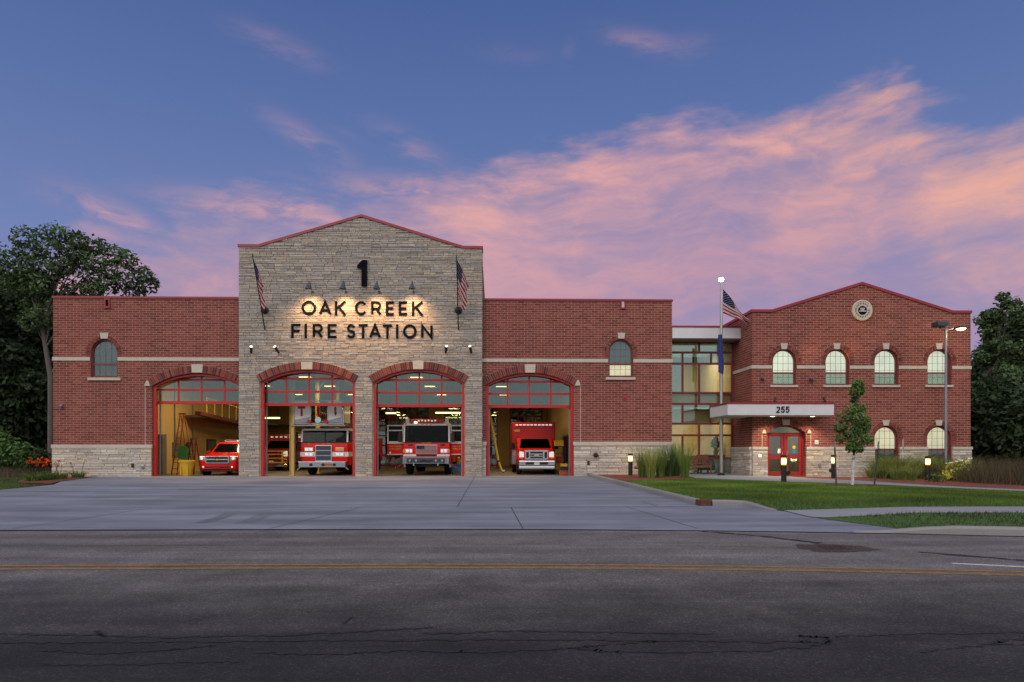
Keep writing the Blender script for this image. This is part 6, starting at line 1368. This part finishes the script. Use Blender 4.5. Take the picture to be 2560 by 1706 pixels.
# bench
x0, x1 = X_(1700, 34.2), X_(1775, 34.2); Y = 34.2; z = lawnz(x0, Y)+.03; xm = (x0+x1)/2; hwd = (x1-x0)/2
B = empty('garden_bench', (xm, Y, z), 'dark wooden bench against the lobby glass', 'bench')
for s in (-1, 1):
    L_(MB().bar((s*(hwd-.04), -.28, 0), (s*(hwd-.04), -.28, .62), .06, .06), 'leg', 'wood', B); L_(MB().bar((s*(hwd-.04), .22, 0), (s*(hwd-.04), .30, .92), .06, .06), 'leg', 'wood', B)
    L_(MB().box(s*(hwd-.04)-.04, s*(hwd-.04)+.04, -.33, .25, .62, .66), 'armrest', 'wood', B)
mb = MB()
for k in range(5): mb.box(-hwd+.03, hwd-.03, -.28+k*.105, -.20+k*.105, .41, .44)
mb.box(-hwd+.05, hwd-.05, -.30, -.27, .34, .41); L_(mb, 'seat', 'wood', B)
mb = MB().box(-hwd+.06, hwd-.06, .27, .31, .84, .93).box(-hwd+.06, hwd-.06, .245, .28, .50, .56)
n = 16
for k in range(n): xx = -hwd+.12+(2*hwd-.24)*k/(n-1); mb.bar((xx, .262, .55), (xx, .29, .86), .045, .018)
L_(mb, 'backrest', 'wood', B)
# lobby plant on a counter (seen through the glass)
xq = X_(1783, 36.2); D = empty('reception_counter', (xq+.1, 36.3, FL), 'dark reception counter behind the lobby glass', 'counter')
L_(MB().box(-.85, .75, -.25, .25, 0, 1.0), 'counter_body', 'cabdark', D); L_(MB().box(-.9, .8, -.3, .3, 1.0, 1.05), 'counter_top', 'wood', D)
def leaf_cloud(blobs, n_per, size, seed, flat=.6, shell=.55):
    r = np.random.RandomState(seed); vs = []; cols = []
    zs = np.array([b[2] for b in blobs]); zlo, zhi = zs.min()-.5, zs.max()+1
    for (bx, by, bz, rx, rz) in blobs:
        n = max(4, int(n_per)); u = r.normal(size=(n, 3)); u /= np.linalg.norm(u, axis=1)[:, None]; rad = (shell+(1-shell)*r.rand(n))**(1/1.3); p = u*rad[:, None]*np.array([rx, rx, rz])+np.array([bx, by, bz])
        p += r.normal(scale=.10*rx, size=(n, 3))
        nrm = u*.6+r.normal(scale=.6, size=(n, 3))+np.array([0, 0, flat]); nrm /= np.linalg.norm(nrm, axis=1)[:, None]
        t = r.normal(size=(n, 3)); t -= nrm*(t*nrm).sum(1)[:, None]; t /= np.linalg.norm(t, axis=1)[:, None]; b = np.cross(nrm, t)
        s = size*(.6+.8*r.rand(n))[:, None]
        a0 = p-t*s; a1 = p+b*s*.48-nrm*s*.12; a2 = p+t*s; a3 = p-b*s*.48-nrm*s*.12
        vs.append(np.stack([a0, a1, a2, a3], 1).reshape(-1, 3))
        k = (.65+.7*r.rand(n))*(.75+.5*r.rand())*(.7+.45*np.clip((u[:, 2]+1)/2, 0, 1)); g = np.stack([k*(.9+.3*r.rand(n)), k, k*(.8+.3*r.rand(n))], 1); cols.append(g)  # clump tops lighter and undersides darker, sky light put into leaf colour
    return np.concatenate(vs), np.concatenate(cols)
def put(name, me, loc, parent=None, **kw):
    o = bpy.data.objects.new(name, me); C.objects.link(o)
    if parent is not None: o.parent = parent
    else: o.location = loc
    return tag(o, **kw)
pv, pc = leaf_cloud([(0, 0, .35, .16, .3), (.1, 0, .6, .15, .2), (-.1, .05, .62, .14, .2), (0, 0, .85, .1, .15)], 40, .10, 3)
PP = empty('potted_plant', (xq+.15, 36.25, FL+1.05), 'leafy potted plant on the reception counter', 'plant')
L_(MB().lathe([(0, 0), (.10, 0), (.14, .2), (.12, .2), (0, .17)], n=14), 'pot', 'cabdark', PP); put('foliage', fast_mesh('foliage', pv, None, pc, M['leaf_dark']), None, PP)

# lamp pole behind the grass bed
x, Y = X_(2364.6, 31.2), 31.2; z = lawnz(x, Y)+.02; ztop_ = Z_(824, 2364, Y)
LP = empty('lamp_pole', (x, Y, z), 'grey two headed lamp pole in front of the office wing, one head lit', 'lamp post')
MB().tube([(x, Y, z), (x, Y, ztop_)], [.062, .05], 14).build('pole', M['galv'], parent=LP, smooth=True); MB().lathe([(.13, 0), (.13, .06), (.08, .1)], (x, Y, z), 16).build('base', M['galv'], parent=LP)
zh = Z_(812, 2350, Y); xa, xb = X_(2335.5, Y), X_(2363, Y)
MB().box(xa, xb, Y-.3, Y+.25, zh-.11, zh+.12).box((xa+xb)/2-.02, x+.06, Y-.05, Y+.05, zh-.20, zh-.11).build('lamp_head', M['bluesteel'], parent=LP, bevel=.04, label='unlit box shaped lamp head')
xr_ = X_(2391.5, Y); zr_ = Z_(825, 2391, Y); MB().tube([(x, Y, ztop_-.05), (xr_-.2, Y-.1, zr_+.06)], .028, 8).build('arm', M['galv'], parent=LP)
o = MB().box(xr_-.20, xr_+.24, Y-.55, Y-.05, zr_+.0, zr_+.10).build('lamp_head', M['bluesteel'], parent=LP, bevel=.03, label='lit lamp head')
MB().lathe([(0, -.09), (.14, -.06), (.2, .0), (0, .0)], (xr_, Y-.3, zr_), 16).build('lens', M['glow_pole'], parent=o, smooth=True)
light('pole_lamp', 'POINT', (xr_, Y-.35, zr_-.22), 30, (1,.72,.32), shadow_soft_size=.12)
# narrow sign panel on a short post
x, Y = X_(2259, 31.4), 31.4; z = lawnz(x, Y)
SP = empty('parking_sign', (x, Y, z), 'grey sign panel seen edge on above the grass bed', 'sign', None, radians(62)); zt1, zt0 = Z_(1094, 2259, Y)-z, Z_(1130, 2259, Y)-z
L_(MB().box(-.15, .15, -.008, .008, zt0, zt1), 'sign_panel', 'galv', SP); L_(MB().bar((0, .03, 0), (0, .03, zt1-.1), .05, .03), 'post', 'white', SP)

# grass clumps ------------------------------------------------------
def clump(n, h, r0, lean, wd, seed, droop=.35, seg=3):
    r = np.random.RandomState(seed); V = []; K = []
    for i in range(n):
        a = r.rand()*2*pi; rr = r0*sqrt(r.rand()); bx, by = rr*cos(a), rr*sin(a); H = h*(.55+.5*r.rand()); ln = lean*(.3+r.rand())*H*(.4+rr/r0*.6); da = a+r.normal()*.6; dx, dy = cos(da)*ln, sin(da)*ln
        pa = r.rand()*2*pi; px, py = cos(pa)*wd, sin(pa)*wd; k = .6+.8*r.rand(); prev = None
        for s in range(seg+1):
            t = s/seg; z = H*(t-droop*lean*t*t*.5); c = np.array([bx+dx*t*t, by+dy*t*t, z]); w_ = (1-t*.9); L = c-np.array([px, py, 0])*w_; R = c+np.array([px, py, 0])*w_
            if prev is not None: V += [prev[0], prev[1], R, L]; K.append((k*(.75+.5*t)*(1+.25*r.rand()), k*(.8+.3*t), k*.8))
            prev = (L, R)
    return np.array(V), np.array(K)
def grass_clump(x, y, me, label, name='ornamental_grass', cat='ornamental grass', rz=0, sc=1, group=None):
    z = max(gz(x, y), basez(x, y))+.02; o = put(name, me, (x, y, z), label=label, cat=cat, group=group); o.rotation_euler.z = rz; o.scale = (sc,)*3; return o
cl = [fast_mesh('reed_clump', *((lambda q: (q[0], None, q[1]))(clump(300, 1.55, .17, .30, .010, s))), M[m_]) for s, m_ in ((1, 'reed'), (2, 'reed_pale'), (3, 'reed_dark'), (4, 'reed'))]
for k, (px, Y, sc, l) in enumerate(((1607, 30.6, 1.0, 'upright green grass clump touching the hydrant'), (1628, 30.0, .98, 'bright upright grass clump second from the hydrant'), (1651, 30.6, 1.06, 'upright green grass clump third from the hydrant'), (1672, 31.6, 1.1, 'upright green grass clump at the corner of the lobby glass'), (1690, 32.2, 1.08, 'dark upright grass clump pressed against the lobby corner'), (1712, 29.9, 1.02, 'lone upright grass clump in front of the bench end'))):
    grass_clump(X_(px, Y), Y, cl[(0, 1, 0, 2, 2, 3)[k]], l, rz=k*1.3, sc=sc, group='upright grasses beside the hydrant')
dl = [fast_mesh('fountain_grass', *((lambda q: (q[0], None, q[1]))(clump(430, 1.6, .26, .85, .009, s, .7))), M['dry']) for s in (5, 6, 7)]
pos = [(2178, 31.0, .55, 'small dark tuft at the walk end of the grass bed'), (2200, 31.2, .95, 'first tall loose grass from the entrance walk'), (2224, 31.5, 1.05, 'tall loose grass under the first low window'), (2250, 30.9, 1.0, 'tall loose grass at the foot of the grey sign'), (2276, 31.2, 1.0, 'tall loose grass between the two low windows'),
       (2300, 31.3, 1.05, 'tall loose grass just left of the bed bollard'), (2340, 31.5, 1.05, 'tall loose grass right behind the bed bollard'), (2366, 30.7, .9, 'loose grass around the lamp pole foot'), (2240, 29.6, .62, 'low loose grass at the front of the bed'), (2280, 29.3, .6, 'low loose grass left of the bed bollard front'), (2392, 31.4, .9, 'loose grass behind the white flowering bush'), (2420, 30.4, .8, 'loose grass at the far corner of the office wing')]
for k, (px, Y, sc, l) in enumerate(pos): grass_clump(X_(px, Y), Y, dl[k % 3], l, rz=k*2.1, sc=sc, group='loose grasses in the bed')
# flowering bush and low yellow plants
def plant(name, x, y, leafblobs, nl_, ls, m, flowers=None, label='', cat='plant', seed=1, group=None):
    z = gz(x, y)+.02; E = empty(name, (x, y, z), label, cat, group); v, c = leaf_cloud(leafblobs, nl_, ls, seed); put('foliage', fast_mesh('foliage', v, None, c, M[m]), None, E)
    if flowers: v, c = leaf_cloud(flowers[0], flowers[1], flowers[2], seed+1); put('blossom', fast_mesh('blossom', v, None, c*1.2, M[flowers[3]]), None, E)
    return E
x, Y = X_(2386, 29.4), 29.4
plant('flowering_bush', x, Y, [(-.2, 0, .35, .35, .35), (.2, 0, .45, .35, .35), (0, 0, .6, .3, .3), (.45, 0, .6, .25, .3)], 130, .07, 'yellowleaf', ([(-.35, -.1, .78, .12, .05), (-.05, -.1, .82, .12, .06), (.2, -.05, .90, .14, .06), (.5, -.1, .85, .1, .05), (.7, 0, .98, .1, .05), (-.25, -.2, .45, .1, .05), (.1, -.25, .55, .1, .05)], 22, .045, 'petal_white'), 'bush with white blossoms glowing beside the office corner', 'bush', 21)
for k, (px, Y, l) in enumerate(((2352, 28.9, 'low yellow green perennial right of the bed bollard'), (2339, 28.3, 'dark low perennial at the mulch edge'))):
    plant('perennial', X_(px, Y), Y, [(-.15, 0, .18, .25, .18), (.18, 0, .22, .25, .2)], 90, .06, 'yellowleaf' if k == 0 else 'leaf', None, l, 'plant', 31+k)
# day lilies on the left bed
for k, (px, Y, l, fl_) in enumerate(((80, 29.8, 'day lily with pale orange flowers at the outer end of the bed', 2), (105, 30.4, 'day lily with two red orange flowers', 3), (124, 30.8, 'day lily with orange flowers near the brick corner', 3), (150, 31.6, 'day lily with a few faded blooms at the wall corner', 1), (195, 32.6, 'leafy lily closest to the apron', 1))):
    x = X_(px, Y); z = gz(x, Y)+.04; E = empty('day_lily', (x, Y, z), l, 'flower', 'day lilies along the left wall')
    v, c = clump(170, .62, .26, .9, .014, 40+k, .8); put('foliage', fast_mesh('foliage', v, None, c, M['leaf_young']), None, E)
    r = random.Random(k); st_ = MB(); bl_ = []
    for j in range(fl_*3): a, b, hh = r.uniform(-.3, .3), r.uniform(-.3, .2), r.uniform(.62, .95); st_.tube([(a*.4, b*.4, .1), (a, b, hh)], .007, 5); bl_.append((a, b, hh+.03, .06, .05))
    L_(st_, 'stem', 'leaf_dark', E); v, c = leaf_cloud(bl_, 10, .055, 60+k); put('blossom', fast_mesh('blossom', v, None, c*1.2, M['petal_orange' if k < 3 else 'petal_white']), None, E)

# lawn blades, field grass (nobody could count them)
def inside(p, poly):
    x, y = p; r = np.zeros(len(x), bool); n = len(poly); j = n-1
    for i in range(n):
        xi, yi = poly[i]; xj, yj = poly[j]; c = ((yi > y) != (yj > y)) & (x < (xj-xi)*(y-yi)/(yj-yi+1e-12)+xi); r ^= c; j = i
    return r
def blades(name, n, box, polys, notpolys, h, wd, zf, m, seed, lean=.5, patch=True):
    r = np.random.RandomState(seed); x = box[0]+(box[1]-box[0])*r.rand(n); y = box[2]+(box[3]-box[2])*r.rand(n); keep = np.zeros(n, bool)
    for q in polys: keep |= inside((x, y), q)
    for q in notpolys: keep &= ~inside((x, y), q)
    x, y = x[keep], y[keep]; n = len(x); z = np.array([zf(a, b) for a, b in zip(x, y)]); H = h*(.5+.8*r.rand(n)); a = r.rand(n)*2*pi; b = r.rand(n)*2*pi; ww = wd*(.6+.8*r.rand(n))
    p0 = np.stack([x-ww*np.cos(a), y-ww*np.sin(a), z-.01], 1); p1 = np.stack([x+ww*np.cos(a), y+ww*np.sin(a), z-.01], 1); p2 = np.stack([x+lean*H*np.cos(b), y+lean*H*np.sin(b), z+H], 1)
    V = np.stack([p0, p1, p2], 1).reshape(-1, 3); k = .6+.7*r.rand(n)
    pt = (.62+.5*np.clip((y-16.3)/9, 0, 1))*(1+.45*np.sin(x*1.3+1.7*np.sin(y*.9))*np.sin(y*1.1+x*.35)) if patch else 1  # far lawn brighter as if lamp-lit, painted into blades; waves are real patches
    k = k*(pt if patch else 1); col = np.stack([k*(.8+.5*r.rand(n)), k, k*(.7+.5*r.rand(n))], 1); dead = r.rand(n) < .13; col[dead] *= np.array([1.9, .85, 1.1])
    me = fast_mesh(name, V, None, col, M[m], 3); o = bpy.data.objects.new(name, me); C.objects.link(o); return tag(o, kind='stuff')
o = blades('grass', 190000, (4.8, 26, 16, 33), [lawn], [path, mulch, mulch2], .060, .007, lawnz, 'blade', 1); tag(o, 'short green lawn grass in front of the office wing', 'grass')
o = blades('grass', 30000, (7, 26, 10.5, 15), [[(7.75, 13.0), (7.9, kerb_y(7.9)+.12)]+[(q, kerb_y(q)+.14) for q in (9, 11, 14, 18, 24)]+[(24, 13.62), (14, 14.52), (7.35, 14.72)]], [], .055, .006, vz, 'blade_dark', 2); tag(o, 'darker strip of verge grass between curb and sidewalk', 'grass')
vl = [(-40, 14.3), (-22.2, 14.4), (-18.5, 17.5), (-17.3, 23.5), (-17.35, 27.2), (-18.4, 29.3), (-19.6, 28.6), (-20.6, 30.2), (-21.5, 32), (-21.9, 33.5), (-40, 33.5)]
o = blades('grass', 60000, (-34, -17, 20, 33), [vl], [], .07, .008, lambda a, b: max(.03, apz(b)-.02), 'blade_dark', 3); tag(o, 'rough grass at the left edge of the concrete apron', 'grass')
o = blades('field_grass', 60000, (-60, -22.6, 33, 48), [[(-60, 33), (-22.6, 33), (-22.6, 48), (-60, 48)]], [], .38, .012, lambda a, b: basez(a, b), 'field', 4, .6); tag(o, 'dim brown field grass under the trees on the left', 'field grass')
o = blades('field_grass', 26000, (18.5, 34, 23.5, 34), [[(19.9, 31.6), (19.5, 27.5), (20.5, 25.3), (24, 24.2), (34, 23), (34, 34), (20.6, 34), (20.8, 32)]], [], .95, .010, lawnz, 'field', 5, .45); tag(o, 'tall dry grass to the right of the office wing', 'field grass')

# trees ---------------------------------------------------------------
def tree(name, label, base, trunk, blobs, nper, size, leafm, barkm, seed, limbs=True, group=None, cat='tree', flat=.5):
    E = empty(name, base, label, cat, group); bx, by, bz = base
    tr = [Vector((p[0]-bx, p[1]-by, p[2]-bz)) for p, r in trunk]; mb = MB().tube(tr, [r for p, r in trunk], 10)
    if limbs:
        rr = random.Random(seed)
        for b in blobs:
            bp = Vector((b[0]-bx, b[1]-by, b[2]-bz)); cand = [t for t in tr[2:] if t.z < bp.z-.2*abs(bp.x)] or [tr[2]]; s = cand[-1] if len(cand) == 1 else cand[rr.randrange(max(0, len(cand)-3), len(cand))]
            m_ = s.lerp(bp, .5)+Vector((rr.uniform(-.2, .2), rr.uniform(-.2, .2), .12*(bp-s).length)); d_ = (bp-s).length; mb.tube([s, m_, bp], [.007*d_+.012, .005*d_+.008, .006], 5)
    L_(mb, 'trunk', barkm, E, smooth=True)
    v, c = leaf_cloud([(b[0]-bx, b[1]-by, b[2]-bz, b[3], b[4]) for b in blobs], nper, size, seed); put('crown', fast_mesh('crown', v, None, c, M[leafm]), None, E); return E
def pb(px, py, Y, r, rz=None):
    x, z = P(px, py, Y); return (x, Y+rnd.uniform(-1, 1)*r, z, r, rz or r*.8)
def zc(zx, zy): return zx/2.24, 540+zy/2.24        # positions read from an enlarged print
YA = 47.0
crown = [(110,180),(55,250),(190,140),(265,85),(330,115),(300,200),(195,240),(115,310),(435,140),(400,215),(470,215),(555,180),(560,270),(640,215),(655,320),(720,255),(700,370),(775,320),(795,365),(610,390),(500,330),(380,310),(285,310),(50,385),(150,400),(250,400),(330,400),(430,410),(20,300),(215,330),(350,255),(720,420),(560,420),(230,455),(275,480),(190,500),(240,545),(285,560),(150,480),(200,590)]
bs = [pb(*zc(a, b), YA, .80 if a > 420 else .95) for a, b in crown]
tb = P(127, 1132, YA); tt = [((P(127, 1150, YA)[0], YA, .1), .20), ((P(127, 1000, YA)[0], YA, P(127, 1000, YA)[1]), .18), ((P(126, 940, YA)[0], YA, P(126, 940, YA)[1]), .165), ((P(114, 870, YA)[0], YA, P(114, 870, YA)[1]), .14), ((P(104, 810, YA)[0], YA, P(104, 810, YA)[1]), .11), ((P(120, 740, YA)[0], YA, P(120, 740, YA)[1]), .09), ((P(150, 690, YA)[0], YA, P(150, 690, YA)[1]), .07)]
tree('broadleaf_tree', 'tallest tree with a pale bent trunk beside the left brick corner', (tt[0][0][0], YA, .1), tt, bs, 190, .16, 'leaf', 'bark', 5)
# dark woodland behind it
tl = ['dark tree at the far left edge of the photo', 'dark bushy tree second in from the left edge', 'dark full tree behind the pale trunk', 'dark tree whose low crown touches the brick corner', 'dim tree deep in the wood behind the brick corner', 'slim tree with a thin grey trunk among the dark trees', 'round dark tree low at the far left', 'bare legged dark tree at the back of the wood']
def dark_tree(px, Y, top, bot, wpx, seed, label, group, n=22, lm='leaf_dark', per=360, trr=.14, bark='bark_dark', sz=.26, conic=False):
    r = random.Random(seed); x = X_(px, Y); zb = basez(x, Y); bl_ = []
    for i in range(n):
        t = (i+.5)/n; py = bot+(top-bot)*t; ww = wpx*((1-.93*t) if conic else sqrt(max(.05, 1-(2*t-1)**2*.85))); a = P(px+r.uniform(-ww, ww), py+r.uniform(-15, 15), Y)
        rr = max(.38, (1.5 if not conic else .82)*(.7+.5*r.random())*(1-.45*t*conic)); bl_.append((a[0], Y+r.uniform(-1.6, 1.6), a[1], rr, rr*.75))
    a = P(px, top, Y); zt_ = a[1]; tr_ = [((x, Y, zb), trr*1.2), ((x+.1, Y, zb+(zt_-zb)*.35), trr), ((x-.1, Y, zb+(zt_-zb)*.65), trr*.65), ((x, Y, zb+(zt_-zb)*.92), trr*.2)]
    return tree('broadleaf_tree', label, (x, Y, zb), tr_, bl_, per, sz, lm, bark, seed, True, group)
G1 = 'dark trees at the left of the station'
for k, (px, Y, top, bot, w_) in enumerate(((-40, 50, 740, 1090, 95), (30, 52, 735, 1085, 85), (88, 53, 690, 1060, 70), (118, 56, 760, 1040, 55), (150, 60, 800, 1080, 60), (84, 52, 930, 1060, 45), (10, 51, 950, 1110, 70), (60, 62, 800, 1100, 120))):
    dark_tree(px, Y, top, bot, w_, 100+k, tl[k], G1, trr=.09 if k == 5 else .14, bark='bark' if k == 5 else 'bark_dark', per=330, n=24 if k < 4 else 18)
for k, (px, Y, w_) in enumerate(((-60, 62, 150), (70, 66, 160), (190, 70, 130), (-200, 60, 160))):
    dark_tree(px, Y, 860, 1110, w_, 140+k, ['backmost dark tree left of the pale trunk', 'backmost dark tree straight behind the pale trunk', 'backmost dark tree hidden mostly by the brick corner', 'outermost dark tree beyond the left edge'][k], G1, per=420, n=26, sz=.32)
for k, px in enumerate((430, 530, 630, 730, 830, 930, 1030, 1110, 1190, 1270, 1350, 1440)):
    dark_tree(px, 68, 900, 1118, 90, 160+k, 'dark tree behind the station seen through the rear doors', 'dark trees behind the station', n=22, per=330, sz=.40)
r_ = random.Random(8); bl_ = []
for k in range(46):
    xx = r_.uniform(-190, -48) if k % 2 else r_.uniform(42, 190); yy = r_.uniform(100, 125); bl_.append((xx, yy, r_.uniform(2.5, 8), r_.uniform(4, 6.5), r_.uniform(2.5, 4.5)))
v, c = leaf_cloud(bl_, 340, .75, 9); put('woods', fast_mesh('woods', v, None, c, M['leaf_dark']), (0, 0, 0), label='far dark line of woods along the horizon', cat='woods', kind='stuff')
# bright shrub at the left edge, undergrowth
for k, (px, Y, hpx, l) in enumerate(((8, 43, 1075, 'yellow green shrub at the far left edge'), (60, 47, 1118, 'low undergrowth shrub below the slim trunk'), (105, 46, 1122, 'low undergrowth shrub beside the pale trunk'), (28, 46, 1115, 'low undergrowth shrub near the left edge'))):
    x, zt_ = P(px, hpx, Y); zb = basez(x, Y); h_ = zt_-zb
    plant('shrub', x, Y, [(-.5, 0, h_*.4, .7, h_*.4), (.5, .2, h_*.45, .7, h_*.4), (0, -.2, h_*.7, .55, h_*.3), (1.3, 0, h_*.35, .6, h_*.35), (-1.3, 0, h_*.35, .6, h_*.35)], 200, .14, 'leaf_young' if k == 0 else 'leaf_dark', None, l, 'shrub', 200+k, 'undergrowth shrubs on the left')
# right hand trees
rl = ['pointed dark tree just right of the office wing', 'dark tree cut by the right edge of the photo', 'low dense dark tree against the office corner', 'dark tree standing at the back on the right', 'full dark tree low at the right edge']
dark_tree(2500, 43, 752, 1150, 72, 301, rl[0], 'dark trees right of the station', n=84, per=110, conic=True, sz=.15, lm='leaf')
dark_tree(2585, 45, 770, 1120, 70, 302, rl[1], 'dark trees right of the station', n=34, per=320, sz=.19)
dark_tree(2462, 41, 990, 1150, 48, 303, rl[2], 'dark trees right of the station', n=22, per=460, sz=.2)
dark_tree(2530, 50, 860, 1130, 75, 304, rl[3], 'dark trees right of the station', n=26, per=420, sz=.26)
dark_tree(2545, 39, 1000, 1150, 60, 305, rl[4], 'dark trees right of the station', n=24, per=460, sz=.2)
dark_tree(2700, 50, 760, 1130, 110, 306, 'dark tree beyond the right edge', 'dark trees right of the station', n=26, per=300, sz=.3)
# young staked tree in the lawn
x, Y = X_(2131, 24.8), 24.8; z = lawnz(x, Y)
yb = [pb(a, b, Y, r) for a, b, r in ((2137,962,.22),(2132,980,.26),(2146,978,.2),(2135,1000,.14),(2128,1025,.27),(2148,1022,.24),(2110,1045,.30),(2136,1048,.34),(2160,1050,.24),(2100,1070,.24),(2125,1075,.36),(2150,1076,.34),(2168,1068,.2),(2112,1095,.28),(2140,1100,.34),(2158,1098,.24),(2125,1118,.24),(2142,1122,.22))]
YT_ = tree('young_tree', 'young staked tree in the lawn before the entrance', (x, Y, z), [((x, Y, z), .05), ((x+.03, Y, z+.9), .045), ((x+.08, Y, z+1.5), .035), ((x+.10, Y, z+2.4), .025), ((x+.09, Y, z+3.6), .008)], yb, 170, .06, 'leaf_young', 'bark', 77)
MB().tube([(x, Y, z+.02), (x+.03, Y, z+.9), (x+.05, Y, z+1.12)], [.058, .052, .046], 12).build('trunk_wrap', M['birch'], parent=YT_)
sheet('mulch_bed', [(x+.95*cos(a), Y+.55*sin(a)) for a in [2*pi*i/18 for i in range(18)]], lambda a, b: lawnz(a, b)+.035, M['mulch'], .4, kind='structure')
for k, (pa, pb_, pyt, pyb, l) in enumerate(((2087, 2091, 1104, 1219, 'dark green stake nearest the entrance doors'), (2197, 2184.5, 1104, 1218, 'leaning dark green stake on the grass bed side'))):
    Ys = 24.5; xa = X_(pb_, Ys); za = lawnz(xa, Ys); xb, zt_ = P(pa, pyt, Ys)
    E = empty('tree_stake', (xa, Ys, za), l, 'stake', 'stakes holding the young tree'); MB().bar((xa, Ys, za-.1), (xb, Ys, zt_-.25), .045, .035).build('post', mat('stake_green', (.025,.05,.045), .6), parent=E); MB().bar((xa+(xb-xa)*.86, Ys, zt_-.25), (xb, Ys, zt_), .046, .036).build('tip', M['galv'], parent=E)
xs1_, zs1 = P(2111, 1148.5, Y); xs2_, zs2 = P(2152, 1145, Y)
MB().bar((xs1_, Y-.05, zs1), (x+.03, Y-.05, zs1+.01), .035, .015).bar((x+.03, Y-.05, zs2-.04), (x+.06, Y-.05, zs2), .035, .015).bar((x+.05, Y-.05, zs2), (xs2_, Y-.05, zs2+.01), .035, .015).build('tree_strap', M['blackmetal'], label='black strap around the trunk of the young tree', cat='strap')
